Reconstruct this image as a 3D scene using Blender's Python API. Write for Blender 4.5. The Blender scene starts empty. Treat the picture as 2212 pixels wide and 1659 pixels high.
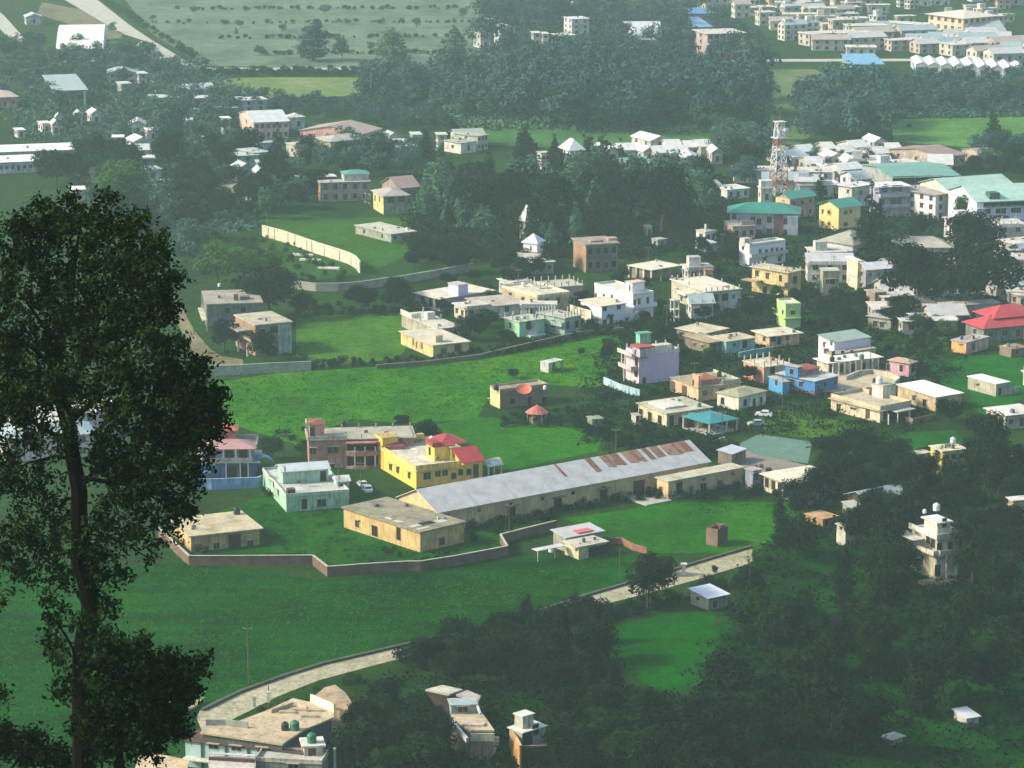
import bpy, math, random
import numpy as np
from mathutils import Vector, noise as mnoise
R = math.radians
sc = bpy.context.scene
col = sc.collection
# ---------------------------------------------------------------- camera
FPX, YH, HC = 6500.0, -660.0, 165.0        # focal length and horizon in a 2212 px wide frame, eye height
PIT = math.atan((829.5 - YH) / FPX)
cd = bpy.data.cameras.new('camera'); cam = bpy.data.objects.new('camera', cd); col.objects.link(cam)
cam.location = (0, 0, HC); cam.rotation_euler = (R(90) - PIT, 0, 0)
cd.sensor_width = 36; cd.lens = 36 * FPX / 2212; cd.clip_start = 1; cd.clip_end = 12000
sc.camera = cam
# ---------------------------------------------------------------- light
SUN_EL, SUN_DIR = 33.0, (-0.99, -0.10)       # low sun from the left, level with the village
az = math.atan2(SUN_DIR[0], SUN_DIR[1])
w = bpy.data.worlds.new('World'); sc.world = w; w.use_nodes = True
nt = w.node_tree; bg = nt.nodes['Background']
sky = nt.nodes.new('ShaderNodeTexSky'); sky.sky_type = 'NISHITA'; sky.sun_disc = False
sky.sun_elevation = R(SUN_EL); sky.sun_rotation = az; sky.air_density = 1.0; sky.dust_density = 2.0
nt.links.new(sky.outputs[0], bg.inputs[0]); bg.inputs[1].default_value = 0.13
sl = bpy.data.lights.new('sun', 'SUN'); so = bpy.data.objects.new('sun', sl); col.objects.link(so)
sl.energy = 2.8; sl.angle = R(7); sl.color = (1.0, 0.89, 0.68)
el = R(SUN_EL); sd = Vector((math.sin(az) * math.cos(el), math.cos(az) * math.cos(el), math.sin(el)))
so.rotation_euler = sd.to_track_quat('Z', 'Y').to_euler()
sc.view_settings.view_transform = 'Standard'; sc.view_settings.look = 'None'
sc.view_settings.exposure = 0.98; sc.view_settings.gamma = 1.0
sc.render.engine = 'CYCLES'
cy = sc.cycles; cy.max_bounces = 5; cy.diffuse_bounces = 2; cy.glossy_bounces = 2
cy.volume_bounces = 1; cy.transparent_max_bounces = 6; cy.use_denoising = True
# ---------------------------------------------------------------- pixel -> place
CROP = {'D': (0, 0, 1), 'R1': (338.9, 474.4, .2451), 'R2': (813.2, 474.4, .2451), 'R3': (1287.6, 372.7, .2145),
        'R4': (1669.9, 372.7, .2451), 'R5': (1253.8, 643.8, .2145), 'R6': (1669.9, 677.7, .2451), 'L1': (0, 406.6, .2451),
        'L2': (338.9, 847.1, .2451), 'L3': (711.6, 881, .2451), 'L4': (1152.1, 914.9, .2451), 'L5': (1669.9, 1016.6, .2451),
        'L6': (338.9, 1387.9, .2451), 'L7': (813.2, 1355.4, .2451), 'T1': (0, 0, .3064), 'T2': (542.2, 0, .3064),
        'T3': (1016.6, 0, .3064), 'T4': (1534.3, 0, .3064)}
CR = ['D']
def use(c): CR[0] = c
def px(p):
    if len(p) == 3: c, x, y = p
    else: c, (x, y) = CR[0], p
    a, b, s = CROP[c]
    return a + x * s, b + y * s
cp, sp = math.cos(PIT), math.sin(PIT)
def ray(p):
    x, y = px(p); u = x - 1106; v = y - 829.5
    return Vector((u, FPX * cp - v * sp, -FPX * sp - v * cp)).normalized()
def U(p, z=0.0):                             # the place seen at picture point p at height z
    d = ray(p); t = (HC - z) / -d.z
    return Vector((d.x * t, d.y * t, z))
def UD(p, dist):                             # the place seen at p at ground distance dist
    d = ray(p); t = dist / d.y
    return Vector((d.x * t, dist, HC + d.z * t))
def PX(v):
    x, y, z = v[0], v[1], v[2] - HC
    dep = y * cp - z * sp; up = y * sp + z * cp
    return 1106 + FPX * x / dep, 829.5 - FPX * up / dep
def ppm(y):                                  # picture px per metre for things standing at row y
    return FPX / (HC / math.sin(math.atan((y - YH) / FPX)))
random.seed(7); rs = np.random.RandomState(7)
# ---------------------------------------------------------------- materials
def nodes(m):
    m.use_nodes = True; n = m.node_tree; b = n.nodes['Principled BSDF']; return n, b
def ramp(n, fac, stops):
    r = n.nodes.new('ShaderNodeValToRGB'); e = r.color_ramp.elements
    while len(e) < len(stops): e.new(0.5)
    for k, (p, c) in enumerate(stops): e[k].position = p; e[k].color = (*c, 1)
    n.links.new(fac, r.inputs[0]); return r.outputs[0]
def noise(n, scale, detail=4, rough=.6, vec=None, sxyz=None, space='Object'):
    t = n.nodes.new('ShaderNodeTexNoise'); t.inputs['Scale'].default_value = scale
    t.inputs['Detail'].default_value = detail; t.inputs['Roughness'].default_value = rough
    if vec is None:
        tc = n.nodes.new('ShaderNodeTexCoord'); vec = tc.outputs[space]
    if sxyz:
        mp = n.nodes.new('ShaderNodeMapping'); mp.inputs['Scale'].default_value = sxyz
        n.links.new(vec, mp.inputs[0]); vec = mp.outputs[0]
    n.links.new(vec, t.inputs['Vector']); return t.outputs['Fac']
def mul(n, a, b, f=1.0):
    m = n.nodes.new('ShaderNodeMix'); m.data_type = 'RGBA'; m.blend_type = 'MULTIPLY'; m.inputs[0].default_value = f
    n.links.new(a, m.inputs[6]); n.links.new(b, m.inputs[7]); return m.outputs[2]
MC = {}
def paint(c, rough=.85, dirt=.5):
    k = ('p', c, dirt)
    if k in MC: return MC[k]
    m = bpy.data.materials.new('painted_plaster'); n, b = nodes(m)
    a = ramp(n, noise(n, .35, 5), [(.3, tuple(x * (1 - dirt) for x in c)), (.62, c)])
    s = ramp(n, noise(n, 1.2, 5, .7, None, (1.6, 1.6, .22)), [(.36, (1 - dirt, 1 - dirt * 1.05, 1 - dirt * 1.15)), (.52, (1, 1, 1))])
    n.links.new(mul(n, a, s, .9), b.inputs['Base Color']); b.inputs['Roughness'].default_value = rough
    MC[k] = m; return m
def slabm(c=(.42, .39, .32), blot=.5):
    k = ('s', c, blot)
    if k in MC: return MC[k]
    m = bpy.data.materials.new('weathered_concrete'); n, b = nodes(m)
    a = ramp(n, noise(n, .25, 6, .7), [(.32, tuple(x * (1 - blot) for x in c)), (.5, c), (.75, tuple(min(1, x * 1.25) for x in c))])
    s = ramp(n, noise(n, 1.7, 5, .7), [(.35, (.55, .5, .45)), (.52, (1, 1, 1))])
    n.links.new(mul(n, a, s, .8), b.inputs['Base Color']); b.inputs['Roughness'].default_value = .95
    MC[k] = m; return m
def sheetm(c, rust=0.0):
    k = ('m', c, rust)
    if k in MC: return MC[k]
    m = bpy.data.materials.new('corrugated_sheet'); n, b = nodes(m)
    tc = n.nodes.new('ShaderNodeTexCoord')
    wv = n.nodes.new('ShaderNodeTexWave'); wv.inputs['Scale'].default_value = .9; wv.inputs['Distortion'].default_value = .4
    n.links.new(tc.outputs['Object'], wv.inputs['Vector'])
    a = ramp(n, noise(n, .4, 5, .7), [(.3, tuple(x * .72 for x in c)), (.6, c)])
    s = ramp(n, wv.outputs['Fac'], [(0, (.86, .86, .86)), (.5, (1, 1, 1))])
    o = mul(n, a, s)
    if rust:
        q = n.nodes.new('ShaderNodeMix'); q.data_type = 'RGBA'
        f = ramp(n, noise(n, .55, 6, .75), [(.62 - rust * .3, (0, 0, 0)), (.68 - rust * .3, (1, 1, 1))])
        n.links.new(f, q.inputs[0]); n.links.new(o, q.inputs[6]); q.inputs[7].default_value = (.22, .09, .045, 1); o = q.outputs[2]
    n.links.new(o, b.inputs['Base Color']); b.inputs['Roughness'].default_value = .5; b.inputs['Metallic'].default_value = .1
    MC[k] = m; return m
def brickm(c=(.30, .14, .09)):
    k = ('b', c)
    if k in MC: return MC[k]
    m = bpy.data.materials.new('brick'); n, b = nodes(m)
    t = n.nodes.new('ShaderNodeTexBrick'); t.inputs['Scale'].default_value = 2.2
    t.inputs['Color1'].default_value = (*c, 1); t.inputs['Color2'].default_value = (*[x * .7 for x in c], 1)
    t.inputs['Mortar'].default_value = (.25, .21, .17, 1)
    tc = n.nodes.new('ShaderNodeTexCoord'); mp = n.nodes.new('ShaderNodeMapping'); mp.inputs['Rotation'].default_value = (R(90), 0, 0)
    n.links.new(tc.outputs['Object'], mp.inputs[0]); n.links.new(mp.outputs[0], t.inputs['Vector'])
    s = ramp(n, noise(n, .5, 5), [(.3, (.6, .6, .6)), (.6, (1, 1, 1))])
    n.links.new(mul(n, t.outputs[0], s), b.inputs['Base Color']); b.inputs['Roughness'].default_value = .95
    MC[k] = m; return m
def plain(name, c, rough=.6, metal=0.0):
    k = (name, c)
    if k in MC: return MC[k]
    m = bpy.data.materials.new(name); n, b = nodes(m)
    a = ramp(n, noise(n, 3, 3), [(.3, tuple(x * .8 for x in c)), (.6, c)])
    n.links.new(a, b.inputs['Base Color']); b.inputs['Roughness'].default_value = rough; b.inputs['Metallic'].default_value = metal
    if rough > .85: b.inputs['Specular IOR Level'].default_value = .05
    MC[k] = m; return m
def glass(): return plain('window_glass', (.022, .028, .03), .25)
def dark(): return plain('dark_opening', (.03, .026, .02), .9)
def foliage(name, lo, hi, sc_=.35):
    k = ('f', name)
    if k in MC: return MC[k]
    m = bpy.data.materials.new(name); n, b = nodes(m)
    oi = n.nodes.new('ShaderNodeObjectInfo')
    mid = tuple((p + q) / 2 for p, q in zip(lo, hi))
    a = ramp(n, noise(n, sc_ * 9, 4, .7, None, None, 'Object'), [(.34, lo), (.5, mid), (.68, hi)])
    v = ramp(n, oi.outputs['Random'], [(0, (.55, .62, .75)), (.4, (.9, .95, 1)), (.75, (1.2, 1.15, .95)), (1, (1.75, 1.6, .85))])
    n.links.new(mul(n, a, v), b.inputs['Base Color']); b.inputs['Roughness'].default_value = .75
    b.inputs['Specular IOR Level'].default_value = .06
    MC[k] = m; return m
def fieldm(name, c, var=.35, fine=.45, dry=None, rows=0.0):
    m = bpy.data.materials.new(name); n, b = nodes(m)
    d = tuple(x * (1 - var) for x in c); h = tuple(min(1, x * (1 + var * .6)) for x in c)
    if dry: h = dry
    a = ramp(n, noise(n, .035, 6, .62, None, (1, .6, 1)), [(.34, d), (.5, c), (.68, h)])
    s = ramp(n, noise(n, .55, 6, .75), [(.33, (1 - fine,) * 3), (.56, (1, 1, 1)), (.75, (1.25, 1.2, 1.0))])
    o = mul(n, a, s)
    s2 = ramp(n, noise(n, .16, 6, .8), [(.32, (.45, .55, .45)), (.47, (.85, .9, .8)), (.56, (1, 1, 1)), (.72, (1.5, 1.25, 1.1))])
    o = mul(n, o, s2)
    s3 = ramp(n, noise(n, 1.4, 4, .8), [(.36, (.55, .6, .5)), (.5, (1, 1, 1)), (.68, (1.35, 1.2, 1))])
    o = mul(n, o, s3)
    if rows:
        r_ = ramp(n, noise(n, .05, 3, .5, None, (.25, 3.5, 1)), [(.35, (1 - rows,) * 3), (.6, (1, 1, 1))]); o = mul(n, o, r_)
    n.links.new(o, b.inputs['Base Color']); b.inputs['Roughness'].default_value = 1.0; b.inputs['Specular IOR Level'].default_value = .05
    return m
# ---------------------------------------------------------------- mesh helpers
class MB:
    def __init__(s): s.v = []; s.f = []
    def quad(s, *p):
        k = len(s.v); s.v += [tuple(q) for q in p]; s.f.append(tuple(range(k, k + len(p)))); return s
    def box(s, x0, y0, z0, x1, y1, z1):
        if x1 < x0: x0, x1 = x1, x0
        if y1 < y0: y0, y1 = y1, y0
        k = len(s.v)
        s.v += [(x0, y0, z0), (x1, y0, z0), (x1, y1, z0), (x0, y1, z0), (x0, y0, z1), (x1, y0, z1), (x1, y1, z1), (x0, y1, z1)]
        s.f += [tuple(k + i for i in q) for q in ((0, 3, 2, 1), (4, 5, 6, 7), (0, 1, 5, 4), (1, 2, 6, 5), (2, 3, 7, 6), (3, 0, 4, 7))]
        return s
    def prism(s, pts, axis, a, b):
        """closed outline pts (2D) swept along axis ('x': pts are (y,z); 'y': (x,z); 'z': (x,y)) from a to b"""
        k = len(s.v); n = len(pts)
        def P(p, t): return (t, p[0], p[1]) if axis == 'x' else ((p[0], t, p[1]) if axis == 'y' else (p[0], p[1], t))
        s.v += [P(p, a) for p in pts] + [P(p, b) for p in pts]
        s.f.append(tuple(k + i for i in range(n))[::-1]); s.f.append(tuple(k + n + i for i in range(n)))
        for i in range(n): s.f.append((k + i, k + (i + 1) % n, k + n + (i + 1) % n, k + n + i))
        return s
    def tube(s, p, q, r0, r1, n=6):
        p = Vector(p); q = Vector(q); d = (q - p)
        if d.length < 1e-6: return s
        d.normalize(); u = d.orthogonal().normalized(); v = d.cross(u); k = len(s.v)
        for c, r in ((p, r0), (q, r1)):
            for i in range(n):
                a = 2 * math.pi * i / n; s.v.append(tuple(c + u * (r * math.cos(a)) + v * (r * math.sin(a))))
        for i in range(n): s.f.append((k + i, k + (i + 1) % n, k + n + (i + 1) % n, k + n + i))
        s.f.append(tuple(k + i for i in range(n))[::-1]); s.f.append(tuple(k + n + i for i in range(n)))
        return s
    def lathe(s, prof, n=14, c=(0, 0)):
        k = len(s.v)
        for r, z in prof:
            for i in range(n):
                a = 2 * math.pi * i / n; s.v.append((c[0] + r * math.cos(a), c[1] + r * math.sin(a), z))
        for j in range(len(prof) - 1):
            for i in range(n):
                s.f.append((k + j * n + i, k + j * n + (i + 1) % n, k + (j + 1) * n + (i + 1) % n, k + (j + 1) * n + i))
        s.f.append(tuple(k + i for i in range(n))[::-1]); s.f.append(tuple(k + (len(prof) - 1) * n + i for i in range(n)))
        return s
    def mesh(s, name, m):
        me = bpy.data.meshes.new(name); me.from_pydata(s.v, [], s.f); me.materials.append(m); me.update(); return me
    def build(s, name, m, parent=None, loc=None):
        return link(name, s.mesh(name, m), parent, loc)
def link(name, me, parent=None, loc=None, rz=0):
    o = bpy.data.objects.new(name, me); col.objects.link(o)
    if parent: o.parent = parent
    if loc is not None: o.location = loc
    if rz: o.rotation_euler = (0, 0, rz)
    return o
LABELS = {}
def tag(o, label, cat, group=None, kind=None):
    o['label'] = label; o['category'] = cat
    if group: o['group'] = group
    if kind: o['kind'] = kind
    LABELS.setdefault(label, []).append(o.name)
    return o
def empty(name, loc, rz=0):
    o = bpy.data.objects.new(name, None); col.objects.link(o); o.location = loc; o.rotation_euler = (0, 0, rz); o.empty_display_size = .5
    return o
def struct(o, label, kind='structure'):
    o['kind'] = kind; o['label'] = label; o['category'] = o.name.split('.')[0].replace('_', ' '); return o
ONES = ['', 'first', 'second', 'third', 'fourth', 'fifth', 'sixth', 'seventh', 'eighth', 'ninth', 'tenth', 'eleventh', 'twelfth', 'thirteenth',
        'fourteenth', 'fifteenth', 'sixteenth', 'seventeenth', 'eighteenth', 'nineteenth']
def ordw(n, tot):
    if n == 1: return 'leftmost'
    if n == tot: return 'rightmost'
    if n < 20: return ONES[n] + ' from left'
    t, o = divmod(n, 10); T = ['', '', 'twenty', 'thirty', 'forty', 'fifty', 'sixty', 'seventy', 'eighty', 'ninety'][t]
    return (T + '-' + ONES[o] if o else T[:-1] + 'ieth') + ' from left'
# ---------------------------------------------------------------- ground and fields
def hill(x, y):
    h = 163.0 - .42 * max(0, y)
    b = 60 * (1 - math.exp(-((x) / 500.0) ** 2)); h -= b * min(1, max(0, y + 100) / 200)
    h += 3 * mnoise.noise(Vector((x * .02, y * .02, 0)))
    if h < 12: h = 12 * math.exp((h - 12) / 12.0)
    return h * (1 if y < 300 else max(0, (430 - y) / 130.0)) if y < 430 else 0.0
xs = list(np.linspace(-2500, -300, 12)) + list(np.linspace(-260, 260, 40)) + list(np.linspace(300, 2500, 12))
ys = list(np.linspace(-120, 440, 50)) + list(np.linspace(520, 4000, 20))
gb = MB()
for yy in ys:
    for xx in xs: gb.v.append((xx, yy, hill(xx, yy)))
nx = len(xs)
for j in range(len(ys) - 1):
    for i in range(nx - 1): gb.f.append((j * nx + i, j * nx + i + 1, (j + 1) * nx + i + 1, (j + 1) * nx + i))
g = gb.build('ground', fieldm('valley_ground', (.020, .062, .008), .45, .5)); struct(g, 'green valley floor and hillside')
def field(name, label, pts, mat, z=.03):
    m = MB(); P = [U(p) for p in pts]; m.quad(*[(p.x, p.y, z) for p in P]); o = m.build(name, mat); struct(o, label); return o
# ---------------------------------------------------------------- windows, doors (shared meshes)
WM = {}
def win_mesh(kind, w, h, fc):
    w = round(w, 1); h = round(h, 1); k = (kind, w, h, fc)
    if k in WM: return WM[k]
    a, b = w / 2, h / 2; f = MB(); t = .07
    f.box(-a - t, -.07, -b - t, -a, .02, b + t); f.box(a, -.07, -b - t, a + t, .02, b + t)
    f.box(-a, -.07, b, a, .02, b + t); f.box(-a, -.07, -b - t, a, .02, -b)
    if kind == 'w':
        f.box(-a - .3, -.5, b + t + .02, a + .3, .02, b + t + .12)      # the concrete sunshade over the window
        f.box(-.03, -.05, -b, .03, .0, b)
    if kind == 'a':
        f.box(-a - .2, -.12, -b - t - .12, a + .2, .02, -b - t - .01)
    p = MB()
    if kind == 'a':
        pts = [(-a, -b), (a, -b), (a, b * .4)] + [(a * math.cos(q), b * .4 + b * .6 * math.sin(q)) for q in (.5, 1.05, 1.57, 2.1, 2.64)] + [(-a, b * .4)]
        p.prism(pts, 'y', -.03, -.01)
    else: p.box(-a, -.03, -b, a, -.01, b)
    pm = glass() if kind in 'wa' else (dark() if kind == 'o' else plain('door_wood', (.09, .04, .025), .7))
    WM[k] = (f.mesh('frame', plain('frame_paint', fc, .6)), p.mesh('pane', pm)); return WM[k]
def ccw(a): return a
HC_ = []
class House:
    def __init__(s, label, A, B, C, h, cat='house', name='house', group=None):
        a = U(A, h); c = U(C, h); v = c - a; s.w = math.hypot(v.x, v.y); ang = math.atan2(v.y, v.x)
        if isinstance(B, (int, float)): s.d = float(B)
        else:
            b = U(B, h); q = b - a; s.d = math.hypot(q.x, q.y); a2 = math.atan2(q.y, q.x) - math.pi / 2
            ang = (ang + a2) / 2
        s._set(label, a.x, a.y, ang, h, cat, name, group)
    def _set(s, label, x, y, ang, h, cat, name, group):
        s.h = h; s.ang = ang; s.o = Vector((x, y, 0)); s.root = empty(name, (x, y, 0), ang); tag(s.root, label, cat, group)
        s.r = (0, 0, s.w, s.d); s.z0 = 0; s.z1 = h; s.fc = (.40, .35, .27)
        s.ca, s.sa = math.cos(ang), math.sin(ang); c_ = s.W((s.w / 2, s.d / 2, 0)); HC_.append((c_.x, c_.y, max(s.w, s.d)))
    @classmethod
    def at(cls, label, x, y, w, d, ang, h, cat='house', name='house', group=None):
        s = cls.__new__(cls); s.w = w; s.d = d; s._set(label, x, y, ang, h, cat, name, group); return s
    def L(s, p): q = p - s.o; return Vector((q.x * s.ca + q.y * s.sa, -q.x * s.sa + q.y * s.ca, q.z))
    def W(s, p): return Vector((s.o.x + p[0] * s.ca - p[1] * s.sa, s.o.y + p[0] * s.sa + p[1] * s.ca, p[2]))
    def hit(s, p, plane):
        """local point where the sight line through p meets the plane x=.., y=.. or z=.."""
        d = ray(p); o = s.L(Vector((0, 0, HC))); dl = Vector((d.x * s.ca + d.y * s.sa, -d.x * s.sa + d.y * s.ca, d.z))
        i = 'xyz'.index(plane[0]); t = (plane[1] - o[i]) / dl[i]; return o + dl * t
    def rectpx(s, A, B, C, z):
        a = s.hit(A, ('z', z)); c = s.hit(C, ('z', z))
        if isinstance(B, (int, float)): d = B
        else: d = s.hit(B, ('z', z)).y - a.y
        return (a.x, a.y, max(c.x, a.x + .5), a.y + max(.5, d))
    def block(s, z0, z1, mat, rect=None, pxs=None, name='wall'):
        if pxs: rect = s.rectpx(*pxs, z1)
        s.r = rect or (0, 0, s.w, s.d); x0, y0, x1, y1 = s.r; s.z0, s.z1 = z0, z1
        m = MB().box(x0, y0, z0 - (.6 if z0 == 0 else 0), x1, y1, z1 + .02); s.last = m.build(name, mat, s.root); return s
    def roof(s, kind='slab', mat=None, oh=.45, rise=None, z=None, axis='x', pm=None, t=.16):
        x0, y0, x1, y1 = s.r; z = s.z1 if z is None else z; mat = mat or slabm()
        a, b, c, d = x0 - oh, y0 - oh, x1 + oh, y1 + oh
        m = MB()
        if kind == 'slab':
            m.box(a, b, z, c, d, z + t)
            if x1 - x0 > 5 and y1 - y0 > 4:
                for i in range(random.randint(1, 4)):
                    u, v, e, g_, hh = random.uniform(x0 + .3, x1 - 1.5), random.uniform(y0 + .3, y1 - 1.5), random.uniform(.2, 1.1), random.uniform(.2, 1.1), random.uniform(.15, .9); MB().box(u, v, z + t - .05, u + e, v + g_, z + t + hh).build('roof_box', random.choice((S_((.2, .18, .15)), P((.34, .2, .14)), S_((.5, .48, .42)), P((.14, .2, .28)))), s.root)
        elif kind == 'parapet':
            m.box(x0 - .12, y0 - .12, z, x1 + .12, y1 + .12, z + t)
            o = m.build('roof', mat, s.root); q = MB(); k = .18; e = .06; hh = rise or .8
            X0, Y0, X1, Y1 = x0 - e, y0 - e, x1 + e, y1 + e
            q.box(X0, Y0, z + t, X1, Y0 + k, z + t + hh).box(X0, Y1 - k, z + t, X1, Y1, z + t + hh)
            q.box(X0, Y0 + k, z + t, X0 + k, Y1 - k, z + t + hh).box(X1 - k, Y0 + k, z + t, X1, Y1 - k, z + t + hh)
            q.build('parapet', pm or mat, s.root); return s
        elif kind == 'hip':
            hgt = rise or 1.6; W_, D_ = c - a, d - b; i = min(W_, D_) / 2
            m.box(a, b, z, c, d, z + .1); k = len(m.v)
            r0, r1 = ((a + i, (b + d) / 2, z + hgt), (c - i, (b + d) / 2, z + hgt)) if W_ >= D_ else (((a + c) / 2, b + i, z + hgt), ((a + c) / 2, d - i, z + hgt))
            zz = z + .1; q = [(a, b, zz), (c, b, zz), (c, d, zz), (a, d, zz)]
            if W_ >= D_:
                m.quad(q[0], q[1], r1, r0).quad(q[1], q[2], r1).quad(q[2], q[3], r0, r1).quad(q[3], q[0], r0)
            else:
                m.quad(q[0], q[1], r0).quad(q[1], q[2], r1, r0).quad(q[2], q[3], r1).quad(q[3], q[0], r0, r1)
        elif kind == 'gable':
            hgt = rise or 1.8
            if axis == 'x':
                ym = (y0 + y1) / 2
                MB().prism([(y0, z), (y1, z), (ym, z + hgt * (ym - y0) / (ym - b))], 'x', x0, x1).build('gable_wall', s.last.data.materials[0], s.root)
                m.prism([(b, z), (ym, z + hgt), (d, z), (d, z + .12), (ym, z + hgt + .14), (b, z + .12)], 'x', a, c)
            else:
                xm = (x0 + x1) / 2
                MB().prism([(x0, z), (x1, z), (xm, z + hgt * (xm - x0) / (xm - a))], 'y', y0, y1).build('gable_wall', s.last.data.materials[0], s.root)
                m.prism([(a, z), (xm, z + hgt), (c, z), (c, z + .12), (xm, z + hgt + .14), (a, z + .12)], 'y', b, d)
        elif kind == 'shed':
            hgt = rise or 1.0
            m.prism([(b, z), (d, z + hgt), (d, z + hgt + .1), (b, z + .1)], 'x', a, c)
            MB().prism([(y0, z), (y1, z), (y1, z + hgt * .93)], 'x', x0, x1).build('gable_wall', s.last.data.materials[0], s.root)
        elif kind == 'vault':
            hgt = rise or 2; n = 9; pts = [(y0 - oh + (y1 - y0 + 2 * oh) * i / n, z + hgt * math.sin(math.pi * i / n)) for i in range(n + 1)]
            m.prism(pts, 'x', a, c)
        m.build('roof', mat, s.root); return s
    def win(s, f, pts, w=1.1, h=1.2, k='w', off=0, fc=None):
        fc = fc or s.fc
        for p in pts:
            q = s.hit(p, ('y', s.r[1] - off) if f == 'R' else ('x', s.r[0] - off))
            s.put(f, q, w, h, k, fc, off)
        return s
    def put(s, f, q, w, h, k, fc=None, off=0):
        if k in 'do': q.z = max(s.z0 + h / 2 + .02, q.z)
        fm, pm = win_mesh(k, w, h, fc or s.fc); nm = 'window' if k in 'wa' else ('door' if k == 'd' else 'doorway')
        o = link(nm, fm, s.root, q, 0 if f == 'R' else -math.pi / 2)
        link('pane' if k in 'wa' else 'door_panel', pm, o)
    def autow(s, nR=3, nL=2, floors=None, w=1.1, h=1.2, k='w', fl=3.1, ratio=.55):
        x0, y0, x1, y1 = s.r; n = floors or max(1, round((s.z1 - s.z0) / fl)); fh = (s.z1 - s.z0) / n
        for j in range(n):
            z = s.z0 + fh * (j + ratio)
            for i in range(nR):
                dd = (j == 0 and i == nR // 2 and s.z0 == 0)
                s.put('R', Vector((x0 + (x1 - x0) * (i + .5) / nR, y0, z - (.3 if dd else 0))), w, 2 if dd else h, 'd' if dd else k)
            for i in range(nL): s.put('L', Vector((x0, y0 + (y1 - y0) * (i + .5) / nL, z)), w, h, k)
        return s
    def bx(s, name, mat, *b):
        m = MB()
        for q in b: m.box(*q)
        return m.build(name, mat, s.root)
    def stubs(s, n=4, m=2, h=.9, z=None, mat=None, t=.28):
        x0, y0, x1, y1 = s.r; z = s.z1 + .16 if z is None else z; mat = mat or slabm((.5, .47, .4)); c = MB()
        c.box(x0, y0, z - .002, x0 + t, y0 + t, z + h); me = c.mesh('column_stub', mat)
        for i in range(n):
            for j in range(m):
                if 0 < i < n - 1 and 0 < j < m - 1: continue
                link('column_stub', me, s.root, ((x1 - x0 - t) * i / max(1, n - 1), (y1 - y0 - t) * j / max(1, m - 1), 0))
        return s
    def balcony(s, f, z, depth, a=None, b=None, mat=None, roof=None, posts=0, rail=.9):
        x0, y0, x1, y1 = s.r; mat = mat or slabm((.55, .5, .42)); A0, B0 = (x0, x1) if f == 'R' else (y0, y1)
        a = A0 if a is None else a; b = B0 if b is None else b; t = .12
        def bb(m, u0, v0, z0, u1, v1, z1):
            if f == 'R': m.box(u0, y0 - v1, z0, u1, y0 - v0, z1)
            else: m.box(x0 - v1, u0, z0, x0 - v0, u1, z1)
        m = MB(); bb(m, a, -.02, z - .15, b, depth, z)
        if rail: bb(m, a, depth - t, z, b, depth - .01, z + rail); bb(m, a, 0, z, a + t, depth - t, z + rail); bb(m, b - t, 0, z, b, depth - t, z + rail)
        m.build('balcony', mat, s.root)
        for i in range(posts):
            p = MB(); u = a + (b - a - .25) * i / max(1, posts - 1); bb(p, u, depth - .3, 0 if z < 4 and roof is None else z - .15, u + .25, depth - .05, (roof or z) - .15)
            p.build('column', mat, s.root)
        if roof: m = MB(); bb(m, a, -.02, roof - .15, b, depth, roof); m.build('awning', mat, s.root)
        return s
    def column(s, pts, z0, z1, plane, t=.25, mat=None):
        mat = mat or plain('column_paint', (.65, .62, .52))
        for p in pts:
            q = s.hit(p, plane); MB().box(q.x - t / 2, q.y - t / 2, z0, q.x + t / 2, q.y + t / 2, z1).build('column', mat, s.root)
        return s
def tank(label, h, p, z, kind='black', s=1.0):
    q = h.W(h.hit(p, ('z', z))) if h else U(p, z)
    q.z = z
    c = {'black': (.015, .015, .017), 'white': (.75, .75, .72), 'green': (.03, .2, .1), 'red': (.55, .1, .07)}[kind]
    r = .62 * s; root = empty('water_tank', q); tag(root, label, 'water tank')
    m = MB().lathe([(r, 0), (r, .35 * s), (r * 1.03, .4 * s), (r, .45 * s), (r, .95 * s), (r * .85, 1.15 * s), (r * .4, 1.25 * s)]); m.build('tank_body', plain('tank_plastic', c, .45), root)
    MB().lathe([(r * .36, 1.25 * s), (r * .36, 1.36 * s), (r * .2, 1.4 * s)]).build('lid', plain('tank_plastic', c, .45), root)
CREAM = (.70, .60, .40); WHITE = (.74, .73, .68); YEL = (.78, .56, .10); MINT = (.38, .62, .45); BLUE = (.05, .22, .50)
LAV = (.56, .52, .66); PINK = (.62, .34, .30); PEACH = (.74, .44, .28); TAN = (.55, .42, .24); GREY = (.38, .37, .34); AQUA = (.28, .55, .54)
LIME = (.42, .66, .22); GRN = (.05, .27, .20); LGRN = (.42, .62, .52); RED = (.50, .05, .05); METAL = (.62, .65, .68)
P = paint; S_ = slabm
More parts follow.
